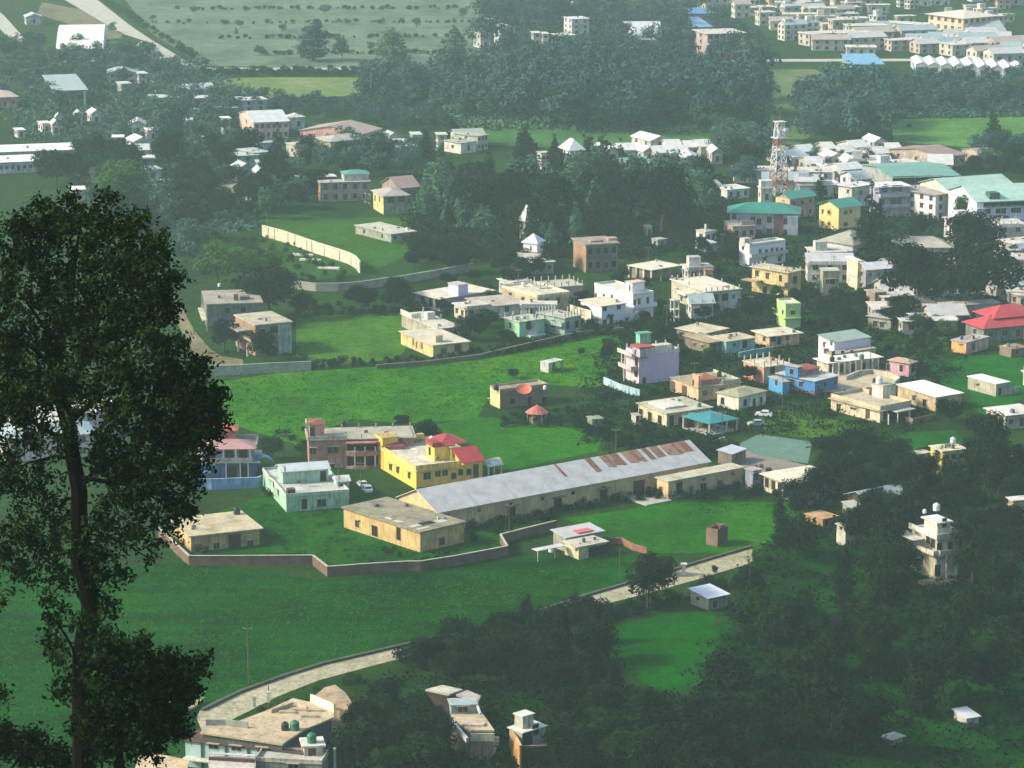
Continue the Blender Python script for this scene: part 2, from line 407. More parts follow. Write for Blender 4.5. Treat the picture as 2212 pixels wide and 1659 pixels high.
# ---------------------------------------------------------------- leaves and trees
def leaf_mesh(name, mat, lobes, n, size, flat=.0, gap=.0, seed=1, up=.35):
    r = np.random.RandomState(seed); L = np.array([l[:6] for l in lobes], float); vol = (L[:, 3] * L[:, 4] * L[:, 5]) ** .75; pr = vol / vol.sum()
    idx = r.choice(len(L), n, p=pr); d = r.normal(size=(n, 3)); d /= np.linalg.norm(d, axis=1)[:, None]
    rad = (.55 + .45 * r.rand(n) ** .6) * (1 + .12 * r.normal(size=n)); c = L[idx, :3] + d * rad[:, None] * L[idx, 3:6]
    if gap > 0:
        keep = np.array([mnoise.noise(Vector(p) * (2.2 / L[:, 3].mean()) + Vector((seed * 7.1, 0, 0))) > gap - .5 for p in c]); c = c[keep]; d = d[keep]; n = len(c)
    nr = d * .8 + r.normal(size=(n, 3)) * .55; nr[:, 2] += up; nr /= np.linalg.norm(nr, axis=1)[:, None]
    t = r.normal(size=(n, 3)); t -= (t * nr).sum(1)[:, None] * nr; t /= np.linalg.norm(t, axis=1)[:, None]; b = np.cross(nr, t)
    sz = size * (.6 + .8 * r.rand(n))[:, None]; w = sz * .62
    V = np.stack([c - t * sz, c - b * w * .7 - t * sz * .1 + nr * sz * .15, c + t * sz, c + b * w * .7 + t * sz * .15 + nr * sz * .1], 1).reshape(-1, 3)
    me = bpy.data.meshes.new(name); me.vertices.add(len(V)); me.vertices.foreach_set('co', V.ravel().astype(np.float32))
    me.loops.add(4 * n); me.loops.foreach_set('vertex_index', np.arange(4 * n, dtype=np.int32))
    me.polygons.add(n); me.polygons.foreach_set('loop_start', np.arange(0, 4 * n, 4, dtype=np.int32))
    me.update(calc_edges=True); me.validate(); me.materials.append(mat); return me
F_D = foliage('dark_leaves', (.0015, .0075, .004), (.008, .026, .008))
F_M = foliage('green_leaves', (.004, .022, .003), (.022, .066, .008))
F_L = foliage('light_leaves', (.018, .068, .008), (.060, .145, .018))
F_B = foliage('hazed_blue_green_leaves', (.030, .082, .070), (.048, .112, .094))  # distance haze is mixed into this pale leaf colour
BARK = plain('bark', (.075, .055, .04), .95)
def lobes_broad(seed, w=.42, n=11):
    r = np.random.RandomState(seed); L = [(0, 0, .62, w * .62, w * .62, .26)]
    for i in range(n):
        a = r.rand() * 6.28; q = w * (.35 + .5 * r.rand()); z = .38 + .5 * r.rand(); k = 1 - abs(z - .58) * 1.1
        e = .12 + .11 * r.rand(); L.append((q * k * math.cos(a), q * k * math.sin(a), z, e * 1.2, e * 1.2, e * .85))
    return L
def lobes_column(seed, w=.16, n=9):
    r = np.random.RandomState(seed); L = []
    for i in range(n):
        z = .14 + .8 * i / (n - 1); k = w * math.sin(math.pi * min(1, .18 + z * .8)) + .02
        L.append((r.normal() * w * .25, r.normal() * w * .25, z, k * 1.05, k * 1.05, .09))
    return L
def lobes_cone(seed, w=.24, n=10):
    r = np.random.RandomState(seed); L = []
    for i in range(n):
        z = .12 + .84 * i / (n - 1); k = w * (1.02 - z) + .02
        for q in range(3 if z < .7 else 1):
            a = r.rand() * 6.28; L.append((k * .5 * math.cos(a), k * .5 * math.sin(a), z, k * .75, k * .75, .055))
    return L
def lobes_bush(seed):
    r = np.random.RandomState(seed); L = []
    for i in range(8):
        a = r.rand() * 6.28; q = .5 * r.rand(); e = .22 + .18 * r.rand(); L.append((q * math.cos(a), q * math.sin(a), .32 + .3 * r.rand(), e, e, e))
    return L
def trunk_mesh(kind, seed):
    r = np.random.RandomState(seed); m = MB(); top = .9 if kind in ('column', 'cone') else .55
    p = Vector((0, 0, -.03)); rr = .028 if kind != 'column' else .02
    for i in range(5):
        q = Vector((r.normal() * .012, r.normal() * .012, top * (i + 1) / 5)); m.tube(p, q, rr, rr * .78, 6); p = q; rr *= .78
        if i in (1, 2, 3) and kind not in ('cone',):
            for k in range(2):
                a = r.rand() * 6.28; l = .16 + .1 * r.rand(); m.tube(p, p + Vector((math.cos(a) * l, math.sin(a) * l, l * .9)), rr * .6, rr * .2, 5)
    return m.mesh('trunk', BARK)
KIND = {}
def kinds(name, fn, mat, n, size, cnt, gap, base):
    KIND[name] = [(leaf_mesh('crown', mat, fn(base + i), n, size, gap=gap, seed=base + i), trunk_mesh(base_kind(name), base + i)) for i in range(cnt)]
def base_kind(n): return 'column' if 'col' in n else ('cone' if 'cone' in n else 'broad')
kinds('broad_d', lobes_broad, F_D, 4500, .035, 4, .28, 10)
kinds('broad_m', lobes_broad, F_M, 4500, .035, 4, .28, 20)
kinds('broad_l', lobes_broad, F_L, 2600, .035, 2, .40, 30)
kinds('wide_l', lambda s: lobes_broad(s, .6, 14), F_L, 4600, .035, 2, .30, 35)
kinds('broad_b', lobes_broad, F_B, 2600, .038, 4, .36, 40)
kinds('col_d', lobes_column, F_D, 2000, .032, 3, .36, 50)
kinds('col_b', lobes_column, F_B, 2000, .035, 3, .36, 54)
kinds('cone_d', lobes_cone, F_D, 2200, .030, 3, .34, 60)
kinds('cone_b', lobes_cone, F_B, 2000, .030, 3, .34, 64)
kinds('wide_d', lambda s: lobes_broad(s, .6, 14), F_D, 5100, .038, 3, .28, 70)
kinds('wide_m', lambda s: lobes_broad(s, .6, 14), F_M, 5100, .038, 3, .28, 75)
kinds('wide_b', lambda s: lobes_broad(s, .6, 14), F_B, 3000, .040, 3, .36, 80)
BUSH = {k: [leaf_mesh('foliage', m, lobes_bush(90 + i), 620, .075, gap=.3, seed=90 + i) for i in range(3)] for k, m in (('d', F_D), ('m', F_M), ('l', F_L))}
TREES = []
def tree_at(label, x, y, h, kind, wf=1.0, group=None, name='tree'):
    cm, tm = random.choice(KIND[kind]); name = 'conifer_tree' if kind[:4] == 'cone' else ('columnar_tree' if kind[:3] == 'col' else name); root = empty(name, (x, y, 0 if y > 430 else hill(x, y)), random.random() * 6.28); root.scale = (h * wf, h * wf, h)
    link('crown', cm, root); link('trunk', tm, root); tag(root, label, 'tree', group); return root
def T(label, p, ytop, kind, wf=1.0, group=None, name='tree'):
    q = U(p); yt = px((CR[0], 0, ytop) if len(p) == 2 else (p[0], 0, ytop))[1]; yb = px(p)[1]
    return tree_at(label, q.x, q.y, (yb - yt) / ppm(yb) / math.cos(math.atan((yb - YH) / FPX)), kind, wf, group, name)
def inpoly(x, y, P_):
    c = False; j = len(P_) - 1
    for i in range(len(P_)):
        if (P_[i][1] > y) != (P_[j][1] > y) and x < (P_[j][0] - P_[i][0]) * (y - P_[i][1]) / (P_[j][1] - P_[i][1]) + P_[i][0]: c = not c
        j = i
    return c
F_G = foliage('grass_blades', (.010, .11, .001), (.050, .21, .004))
TEX = [(275, 300, 395, 440), (510, 350, 590, 420), (190, 260, 260, 320), (1945, 1200, 2095, 1420), (1500, 1290, 1600, 1345)]
def scatter(poly, n, gap=4.0, clear=0.0):
    G = [U(p) for p in poly]; PP = [(g.x, g.y) for g in G]; x0, x1 = min(p[0] for p in PP), max(p[0] for p in PP); y0, y1 = min(p[1] for p in PP), max(p[1] for p in PP)
    out = []; tries = 0
    while len(out) < n and tries < n * 60:
        tries += 1; x = random.uniform(x0, x1); y = random.uniform(y0, y1)
        if gap > 3.9:
            q_ = PX((x, y, 0))
            if any(a < q_[0] < c and b < q_[1] < d for a, b, c, d in TEX): continue
        if inpoly(x, y, PP) and not (clear and any((x - a) ** 2 + (y - b) ** 2 < (r_ * .5 + clear) ** 2 for a, b, r_ in HC_)) and all((x - a) ** 2 + (y - b) ** 2 > gap * gap for a, b in out): out.append((x, y))
    return out
def merged(items, name, label, cat):
    """one mesh of many transformed leaf meshes: for far woods and shrub masses that nobody could count"""
    Vs = {}
    for me, x, y, z, a, sx, sz in items:
        k = me.materials[0].name
        if me.name not in CO: c = np.empty(len(me.vertices) * 3, np.float32); me.vertices.foreach_get('co', c); CO[me.name] = c.reshape(-1, 4, 3) if len(me.polygons) * 4 == len(me.vertices) else None
        c = CO[me.name][::2]; v = c.reshape(-1, 3) * [sx, sx, sz]; ca, sa = math.cos(a), math.sin(a)
        v = np.stack([v[:, 0] * ca - v[:, 1] * sa + x, v[:, 0] * sa + v[:, 1] * ca + y, v[:, 2] + z], 1); v = v.reshape(-1, 4, 3); m_ = v.mean(1, keepdims=True); v = m_ + (v - m_) * 1.35
        Vs.setdefault(k, (me.materials[0], []))[1].append(v.reshape(-1, 3))
    mats = list(Vs.values()); V = np.concatenate([np.concatenate(q[1]) for q in mats]); n = len(V) // 4
    me = bpy.data.meshes.new(name); me.vertices.add(len(V)); me.vertices.foreach_set('co', V.ravel().astype(np.float32))
    me.loops.add(4 * n); me.loops.foreach_set('vertex_index', np.arange(4 * n, dtype=np.int32)); me.polygons.add(n); me.polygons.foreach_set('loop_start', np.arange(0, 4 * n, 4, dtype=np.int32))
    mi = np.concatenate([np.full(sum(len(a) for a in q[1]) // 4, i, np.int32) for i, q in enumerate(mats)]); me.polygons.foreach_set('material_index', mi)
    me.update(calc_edges=True)
    for q in mats: me.materials.append(q[0])
    o = link(name, me); tag(o, label, cat, None, 'stuff'); return o
CO = {}
def wood(label, poly, n, h, kd, gap=4.0, wf=1.0):
    it = []
    for x, y in scatter(poly, n, gap):
        hh = random.uniform(*h); it.append((random.choice(KIND[random.choice(kd)])[0], x, y, 0, random.random() * 6.28, hh * wf * random.uniform(.85, 1.15), hh))
    return merged(it, 'wood', label, 'wood')
def shrubs(label, poly, n, w, ks, gap=1.0):
    it = []
    for x, y in scatter(poly, n, gap):
        ww = random.uniform(*w); it.append((random.choice(BUSH[random.choice(ks)]), x, y, 0, random.random() * 6.28, ww / 1.5, ww * .62))
    return merged(it, 'shrubbery', label, 'shrubbery')
def grove(desc, poly, n, h, kd, group, gap=4.0, name='tree', wf=1.0, clear=0.0):
    """n single trees standing in the ground area poly; each is told apart by its place counted from the left"""
    pts = sorted(scatter(poly, n, gap, clear), key=lambda q: PX((q[0], q[1], 0))[0])
    for i, (x, y) in enumerate(pts):
        tree_at('%s, %s' % (desc, ordw(i + 1, len(pts))), x, y, random.uniform(*h), random.choice(kd), wf * random.uniform(.85, 1.15), group, name)
def bush(label, p, w, k='d', h=None, name='bush', group=None):
    q = U(p); root = link(name, random.choice(BUSH[k]), None, q, random.random() * 6.28); root.scale = (w / 1.5, w / 1.5, (h or w * .8) / 1.1); tag(root, label, 'bush', group); return root
def bushes(desc, poly, n, w, ks, group, gap=1.0):
    pts = sorted(scatter(poly, n, gap), key=lambda q: PX((q[0], q[1], 0))[0])
    for i, (x, y) in enumerate(pts):
        c = random.choice(ks); ww = random.uniform(*w); o = link('bush', random.choice(BUSH[c]), None, (x, y, 0), random.random() * 6.28); o.scale = (ww / 1.5, ww / 1.5, ww * .62)
        tag(o, '%s, %s' % (desc, ordw(i + 1, len(pts))), 'bush', group)
def scrub(name, label, poly, n, size, mat, hgt=1.2, clump=26, seed=3, cat='undergrowth'):
    """ground cover: thousands of leaf tufts on the ground area poly, one uncountable object"""
    pts = [q for q in scatter(poly, n, .15) if not any((q[0] - a) ** 2 + (q[1] - b_) ** 2 < (r_ * .42) ** 2 for a, b_, r_ in HC_) and not any(a < PX((q[0], q[1], 0))[0] < c2 and b2 < PX((q[0], q[1], 0))[1] < d2 for a, b2, c2, d2 in ((1775, 795, 1945, 850), (1550, 940, 1760, 1030)))]; r = np.random.RandomState(seed); c = []
    for x, y in pts:
        k = clump; q = r.normal(size=(k, 3)) * [size * 1.6, size * 1.6, hgt * .35]; q[:, 2] = np.abs(q[:, 2]); c.append(q + [x, y, .02])
    if not c: return
    c = np.concatenate(c); n = len(c); nr = r.normal(size=(n, 3)); nr[:, 2] = abs(nr[:, 2]) + .5; nr /= np.linalg.norm(nr, axis=1)[:, None]
    t = r.normal(size=(n, 3)); t -= (t * nr).sum(1)[:, None] * nr; t /= np.linalg.norm(t, axis=1)[:, None]; b = np.cross(nr, t); sz = size * .42 * (.5 + r.rand(n))[:, None]
    V = np.stack([c - t * sz, c - b * sz * .6, c + t * sz, c + b * sz * .6], 1).reshape(-1, 3)
    me = bpy.data.meshes.new(name); me.vertices.add(len(V)); me.vertices.foreach_set('co', V.ravel().astype(np.float32))
    me.loops.add(4 * n); me.loops.foreach_set('vertex_index', np.arange(4 * n, dtype=np.int32)); me.polygons.add(n); me.polygons.foreach_set('loop_start', np.arange(0, 4 * n, 4, dtype=np.int32))
    me.update(calc_edges=True); me.materials.append(mat); o = link(name, me); tag(o, label, cat, None, 'stuff'); return o
def wallrun(label, pts, h, mat, cap=None, t=.25, name='boundary_wall', cat='wall', posts=None):
    """a wall whose top edge is seen along pts; h metres high"""
    Q = [U(p, h) for p in pts]; root = empty(name, (Q[0].x, Q[0].y, 0)); tag(root, label, cat); O = Vector((Q[0].x, Q[0].y, 0))
    m = MB(); c = MB(); pp = MB()
    for i in range(len(Q) - 1):
        a, b = Q[i] - O, Q[i + 1] - O; d = (b - a); L_ = math.hypot(d.x, d.y); d = Vector((d.x / L_, d.y / L_, 0)); n = Vector((-d.y, d.x, 0)) * t
        def pr(M, o0, o1, z0, z1, e0=0, e1=0):
            A_ = a + n * o0 - d * e0; B_ = b + n * o0 + d * e1; C_ = b + n * o1 + d * e1; D_ = a + n * o1 - d * e0; k = len(M.v)
            M.v += [(q.x, q.y, z0) for q in (A_, B_, C_, D_)] + [(q.x, q.y, z1) for q in (A_, B_, C_, D_)]
            M.f += [tuple(k + j for j in q) for q in ((0, 3, 2, 1), (4, 5, 6, 7), (0, 1, 5, 4), (1, 2, 6, 5), (2, 3, 7, 6), (3, 0, 4, 7))]
        pr(m, 0, 1, -.5, h - .1); pr(c, -.25, 1.25, h - .1, h)
        if posts:
            k = int(L_ / posts)
            for j in range(1, k + 1):
                q = a + d * (L_ * j / (k + 1)); pp.tube((q.x - n.x * .2, q.y - n.y * .2, 0), (q.x - n.x * .2, q.y - n.y * .2, h - .1), .12, .12, 4)
    m.build('wall_panel', mat, root); c.build('coping', cap or mat, root)
    if posts: pp.build('pilaster', slabm((.3, .28, .22)), root)
    return root
def car(label, p, ang, c, s=1.0, name='car'):
    q = U(p); root = empty(name, q, ang); tag(root, label, 'car'); m = MB()
    prof = [(-2, .35), (-2.02, .75), (-1.9, 1.0), (-1.5, 1.05), (-1.15, 1.48), (.35, 1.52), (.95, 1.05), (1.8, .92), (2.0, .7), (2.0, .35)]
    m.prism(prof, 'y', -.8, .8); m.build('body', plain('car_paint', c, .3), root)
    g = plain('car_glass', (.02, .025, .03), .12)
    for sy in (-.815, .80): MB().prism([(-1.1, 1.08), (-.95, 1.38), (.3, 1.42), (.72, 1.08)], 'y', sy, sy + .015).build('side_window', g, root)
    MB().quad((.96, -.68, 1.09), (.96, .68, 1.09), (.42, .68, 1.51), (.42, -.68, 1.51)).build('windscreen', g, root)
    MB().quad((-1.5, .68, 1.10), (-1.5, -.68, 1.10), (-1.19, -.68, 1.46), (-1.19, .68, 1.46)).build('rear_window', g, root)
    for x in (-1.3, 1.3):
        for y in (-.82, .62): MB().prism([(x + .33 * math.cos(k * .6283), .33 + .33 * math.sin(k * .6283)) for k in range(10)], 'y', y, y + .2).build('wheel', plain('tyre', (.02, .02, .02), .9), root)
    for y in (-.72, .5): MB().box(1.97, y, .6, 2.03, y + .22, .78).build('headlight', plain('lamp_glass', (.7, .7, .65), .2), root)
    root.scale = (s, s, s); return root
def pole(label, p, h, name='utility_pole', r=.11, arm=True):
    q = U(p); root = empty(name, q); tag(root, label, 'pole'); MB().tube((0, 0, -.5), (0, 0, h), r, r * .7, 8).build('post', plain('pole_concrete', (.12, .11, .09), .9), root)
    if arm:
        MB().box(-.8, -.06, h - .6, .8, .06, h - .48).build('crossarm', plain('pole_steel', (.2, .2, .19), .6), root)
        for x in (-.7, 0, .7): MB().lathe([(.06, h - .48), (.07, h - .4), (.04, h - .3)], 6, (x, 0)).build('insulator', plain('ceramic', (.5, .48, .42), .3), root)
# ================================================================ fields, roads, yards
use('D')
fm = fieldm
field('crop_field', 'bright green crop field across the middle', [(445, 830), (600, 806), (700, 800), (880, 788), (1100, 768), (1225, 742), (1335, 722), (1345, 770), (1330, 800), (1290, 840), (1180, 830), (1060, 850), (1030, 905), (880, 915), (760, 905), (640, 960), (540, 930), (470, 905)], fm('crop_green', (.040, .200, .001), .35, .4, (.085, .24, .003)), .03)
field('crop_field', 'dark green field along the front', [(-60, 1210), (230, 1225), (405, 1212), (700, 1255), (1100, 1210), (1150, 1200), (1390, 1200), (1395, 1262), (1180, 1318), (880, 1412), (620, 1490), (430, 1560), (330, 1690), (-60, 1690)], fm('deep_crop', (.002, .078, .0001), .5, .4, (.010, .115, .0003), .4), .03)
field('crop_field', 'rough green field beside the pink house', [(890, 925), (1040, 900), (1200, 915), (1300, 950), (1290, 975), (1090, 1018), (960, 985), (900, 960)], fm('rough_grass', (.024, .15, .001), .35, .45), .04)
field('crop_field', 'yellow-green field behind the row of houses', [(640, 690), (700, 680), (860, 676), (900, 720), (880, 750), (860, 775), (700, 792), (640, 770)], fm('worn_grass', (.060, .18, .012), .35, .4, (.10, .21, .02)), .034)
field('crop_field', 'green field in front of the warehouse', [(1220, 1120), (1330, 1105), (1440, 1085), (1700, 1085), (1760, 1120), (1690, 1175), (1600, 1195), (1400, 1195), (1260, 1140)], fm('field_grass', (.018, .14, .001), .4, .4, (.045, .18, .003)), .04)
field('crop_field', 'vivid field behind the white shed on the right', [(1985, 780), (2080, 770), (2230, 765), (2230, 850), (2130, 905), (2090, 870), (2100, 850), (2000, 835)], fm('vivid_grass', (.008, .12, .006), .3, .35), .04)
field('crop_field', 'yellowish field below the white car', [(1640, 890), (1700, 885), (1790, 905), (1880, 925), (1860, 945), (1720, 945), (1650, 930)], fm('light_grass', (.045, .15, .006), .35, .45, (.08, .18, .012)), .04)
field('crop_field', 'green plot below the cream terrace house', [(1860, 960), (1960, 935), (2060, 930), (2085, 955), (2060, 985), (1990, 975)], fm('plot_grass', (.010, .12, .008), .3, .35), .044)
field('crop_field', 'deep green clearing among the lower trees', [(1300, 1360), (1420, 1330), (1540, 1320), (1560, 1400), (1540, 1470), (1440, 1500), (1350, 1450)], fm('clearing_grass', (.002, .10, .0005), .3, .35), .04)
field('crop_field', 'green clearing at the lower right', [(1900, 1560), (2060, 1535), (2150, 1550), (2150, 1620), (1960, 1610)], fm('clearing_b', (.006, .085, .004), .3, .35), .04)
field('crop_field', 'small deep green plots among the lower trees', [(1680, 1290), (1800, 1280), (1850, 1330), (1740, 1350)], fm('clearing_c', (.004, .09, .004), .3, .35), .04)
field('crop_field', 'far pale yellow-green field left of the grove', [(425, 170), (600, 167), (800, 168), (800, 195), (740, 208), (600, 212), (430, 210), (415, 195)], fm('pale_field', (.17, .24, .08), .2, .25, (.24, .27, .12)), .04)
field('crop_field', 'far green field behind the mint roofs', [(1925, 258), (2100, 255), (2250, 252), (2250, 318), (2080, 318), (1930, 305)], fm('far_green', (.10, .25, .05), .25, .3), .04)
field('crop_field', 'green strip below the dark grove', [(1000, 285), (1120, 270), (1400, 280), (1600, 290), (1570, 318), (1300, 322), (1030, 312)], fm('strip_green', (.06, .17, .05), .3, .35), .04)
field('crop_field', 'wide grey-green plain at the far edge', [(200, -90), (1150, -90), (1090, 20), (1050, 150), (440, 142), (330, 75)], fm('plain_hazed_grass', (.15, .21, .16), .35, .3, (.20, .25, .18), .12), .04)  # grass of the plain is greyed and paled to carry far haze
field('crop_field', 'hazy green plots in the gap beside the grove', [(1660, 150), (1760, 150), (1850, 190), (1800, 260), (1700, 330), (1650, 280)], fm('gap_hazed_grass', (.10, .19, .07), .35, .4, (.2, .2, .12)), .04)  # plots coloured paler to add to the haze before them
field('lawn', 'grassy ground inside the brick compound', [(350, 1190), (430, 1120), (560, 1075), (760, 1060), (900, 1090), (1180, 1100), (1110, 1170), (1080, 1185), (900, 1212), (700, 1235), (660, 1195), (410, 1196)], fm('yard_grass', (.006, .095, .001), .4, .5, (.02, .12, .002)), .036)
field('road', 'pale beige road running diagonally across the foreground', [(425, 1552), (432, 1534), (470, 1512), (540, 1488), (620, 1459), (700, 1434), (800, 1411), (877, 1393), (1000, 1366), (1165, 1322), (1270, 1286), (1420, 1243), (1540, 1206), (1625, 1182), (1625, 1216), (1500, 1254), (1430, 1274), (1280, 1313), (1180, 1346), (1000, 1388), (885, 1418), (800, 1440), (690, 1470), (600, 1505), (500, 1556), (440, 1590)], fm('road_surface', (.42, .38, .28), .2, .25, (.48, .44, .34)), .07)
road = slabm((.46, .44, .37), .2)
field('road', 'broad pale road running to the far plain', [(125, -20), (185, -20), (285, 58), (330, 88), (400, 130), (446, 151), (375, 151), (335, 96), (268, 74), (225, 50), (140, 0)], road, .06)
field('road', 'pale track at the far left edge', [(-30, 0), (10, 35), (62, 93), (48, 97), (12, 75), (-30, 30)], road, .06)
field('road', 'thin pale road crossing in front of the plain', [(430, 146), (700, 146), (1160, 139), (1160, 146), (700, 152), (430, 151)], road, .05)
field('road', 'thin pale road right of the grove', [(1440, 130), (1600, 128), (2240, 126), (2240, 131), (1600, 134), (1440, 137)], road, .05)
use('R1')
field('dirt_road', 'dirt road beside the ruined houses', [(90, 640), (170, 700), (250, 830), (330, 980), (470, 1140), (560, 1200), (760, 1235), (760, 1275), (380, 1300), (270, 1080), (200, 950), (130, 830)], fm('dirt', (.20, .18, .11), .3, .3, (.3, .26, .17)), .05)
use('D')
field('courtyard', 'flat grey-green paved yard behind the warehouse', [(1640, 938), (1755, 955), (1745, 1002), (1640, 985), (1590, 962)], slabm((.10, .20, .15), .15), .06)
field('courtyard', 'stone-paved yard behind the warehouse end', [(1550, 975), (1600, 968), (1680, 990), (1760, 1010), (1720, 1030), (1640, 1020), (1560, 1000)], slabm((.24, .21, .17), .4), .055)
use('R6')
field('courtyard', 'tan paved courtyard behind the cream terrace house', [(480, 560), (660, 490), (880, 480), (1110, 520), (1120, 590), (840, 650), (640, 700), (430, 690)], slabm((.50, .42, .28), .3), .06)
use('D')
# ================================================================ house builder shortcuts
S_ = slabm; lt = S_((.60, .55, .44), .3); dk = S_((.27, .25, .20), .5); gy = S_((.38, .36, .30), .5)
# ---- L2: lower left group
use('L2')
h = House('two-storey mint green house with a pale sheet roof', (1140, 925), (950, 690), (1690, 880), 3.3)
h.block(0, 3.3, P(MINT)).roof('parapet', S_((.5, .52, .46), .3), rise=.5, pm=P((.5, .7, .55)))
h.win('R', [(1300, 985)], 1.1, 2.1, 'o').win('R', [(1452, 975)], 1.8, 1.6, 'w').win('L', [(1070, 885), (1030, 815), (1000, 760)], 1.1, 1.2, 'w')
h.block(3.4, 6.1, P(MINT), pxs=((1110, 705), (1035, 655), (1525, 690))).roof('gable', sheetm((.62, .68, .66)), .5, 1.0)
h.win('R', [(1465, 765)], 1.3, 2.3, 'o').win('R', [(1250, 790)], .5, .5).win('L', [(1130, 680)], 1.0, 1.0)
h.block(0, 4.5, P((.45, .66, .52)), pxs=((1590, 790), 3.2, (1705, 790)), name='side_room').roof('vault', P((.8, .82, .8)), .3, .9)
h.win('R', [(1635, 830)], 1.2, 1.1, 'o')
h.bx('roof_shelter', P((.10, .07, .06)), (.6, 1.0, 3.5, 2.2, 2.6, 4.6))
h = House('blue-walled house with pink tiled terrace and red top roof', (330, 620), 9, (870, 615), 3.3)
h.block(0, 3.3, P((.06, .16, .46))).roof('slab', gy, 1.0)
h.column([(610, 700), (735, 700), (805, 690)], 0, 3.3, ('y', -.8)).win('R', [(660, 700), (770, 700)], 2.4, 2.6, 'o').win('R', [(420, 690), (500, 690)], 1.3, 1.3)
h.block(3.46, 6.2, P((.20, .27, .42)), pxs=((400, 500), 7, (840, 500))).roof('hip', sheetm((.52, .30, .27)), .9, 1.3)
h.balcony('R', 3.5, 1.4, None, None, P((.45, .45, .42)), None, 0).win('R', [(640, 540), (760, 540), (480, 545)], 1.9, 1.9, 'o').column([(585, 560), (695, 560), (820, 560)], 3.5, 6.1, ('y', -.6))
h.block(6.9, 9.0, P((.5, .16, .12)), pxs=((505, 340), 4, (700, 335))).roof('hip', sheetm((.60, .14, .11)), .4, 1.2)
h.win('R', [(590, 340)], 1.4, 1.4, 'o'); h.bx('parapet', P((.33, .36, .36)), (h.w * .62, 7.5, 6.2, h.w + .3, 7.8, 7.6), (h.w, 1, 6.2, h.w + .3, 7.5, 7.0))
wallrun('pale blue compound wall in front of the blue-walled house', [(330, 760), (480, 765), (610, 760), (750, 755), (885, 750), (925, 735)], 2.4, P((.20, .38, .66)), P((.42, .55, .72)), posts=3.4)
q = h.W((h.w + 1.5, 2, 3.6)); r_ = empty('tarpaulin', q, .3); tag(r_, 'blue and white tarpaulin canopy beside the blue-walled house', 'tarpaulin')
MB().prism([(-2, -.4), (-.8, .5), (0, .7), (1.6, .1), (2.2, -.5), (2.1, -.55), (0, .6), (-.9, .4)], 'y', -1.5, 1.5).build('sheet', plain('tarp', (.12, .30, .55), .5), r_)
MB().tube((-1.8, 0, -3.6), (-1.8, 0, -.35), .06, .06).build('post', plain('pole_steel', (.2, .2, .19), .6), r_); MB().tube((2, 0, -3.6), (2, 0, -.5), .06, .06).build('post', plain('pole_steel', (.2, .2, .19), .6), r_)
h.bx('awning', plain('blue_awning', (.06, .25, .55), .5), (1.2, -1.6, 3.0, 4.6, -.02, 3.1)); h.bx('awning', plain('blue_awning', (.06, .25, .55), .5), (1.0, -2.6, 1.6, 3.6, -.9, 1.7))
h = House('pink two-storey house with red-roofed stair tower and curved balconies', (1340, 425), 10, ('L3', 745, 262), 6.4)
pk = P((.46, .25, .22)); h.block(0, 6.4, pk).roof('slab', S_((.40, .38, .29), .4), .5)
h.stubs(7, 4, .9, mat=S_((.45, .42, .34))); h.bx('parapet', S_((.42, .40, .32)), (-.3, -.3, 6.56, h.w * .36, -.1, 7.3), (-.3, -.1, 6.56, -.1, 8, 7.2))
h.win('R', [(1550, 510)], 2.2, 1.5).win('R', [(1375, 520)], 1.3, 1.4).win('R', [(1530, 660), (1390, 650)], 1.5, 1.4)
a_ = h.hit((1665, 600), ('y', 0)).x; b_ = h.hit((1985, 600), ('y', 0)).x
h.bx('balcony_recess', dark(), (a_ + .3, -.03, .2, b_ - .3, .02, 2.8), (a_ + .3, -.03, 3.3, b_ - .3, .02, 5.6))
cur = lambda z0, z1, e, m, n: MB().prism([(a_, -.05), (a_, -.9 - e), (a_ + (b_ - a_) * .25, -1.5 - e), (a_ + (b_ - a_) * .5, -1.7 - e), (a_ + (b_ - a_) * .75, -1.5 - e), (b_, -.9 - e), (b_, -.05)], 'z', z0, z1).build(n, m, h.root)
cur(2.9, 3.9, 0, P((.48, .27, .23)), 'balcony'); cur(5.7, 6.0, .2, P((.62, .22, .24)), 'awning'); cur(-.2, .5, 0, P((.42, .25, .22)), 'porch')
h.column([(1835, 680), (1745, 680), (1925, 680)], .5, 2.9, ('y', -1.3), .3).column([(1745, 560), (1835, 560), (1925, 560)], 3.9, 4.9, ('y', -1.3), .25)
h.block(6.5, 9.4, P((.62, .33, .27)), pxs=((1345, 290), 3.5, (1475, 290))).roof('hip', sheetm((.35, .09, .07)), .3, .8); h.win('R', [(1370, 350)], 1.0, 2.1, 'd')
h.bx('tower_frame', P((.72, .55, .42)), (-.6, .0, 8.6, -.35, .25, 10.2), (-.6, 2.9, 8.6, -.35, 3.15, 10.2), (2.8, 2.9, 9.5, 3.05, 3.15, 10.6), (-.6, 0, 10.2, -.35, 3.15, 10.4), (-.5, 3.0, 10.4, 3.05, 3.15, 10.6))
h.block(0, 5.2, P((.50, .24, .18)), pxs=(('L3', 470, 345), 5, ('L3', 660, 340)), name='side_wing').roof('hip', sheetm((.30, .08, .06)), .3, 1.0)
tank('black water tank on the terrace of the pink house', h, (1648, 300), 6.6)
h = House('cream hut with blotched slab roof inside the brick compound', (300, 1270), (60, 1135), (925, 1225), 3.3)
h.block(0, 3.3, P((.62, .44, .17))).roof('slab', S_((.50, .43, .27), .45), .7, t=.22)
h.win('R', [(525, 1355), (822, 1330)], 1.2, 1.2).win('R', [(685, 1330)], 2.6, 2.7, 'o').win('L', [(240, 1320), (190, 1280), (140, 1235)], 1.3, 1.5, 'o', fc=(.75, .5, .33))
tank('dark water tank with pale lid on the cream hut', h, (705, 1075), 3.5, 'black', 1.1)
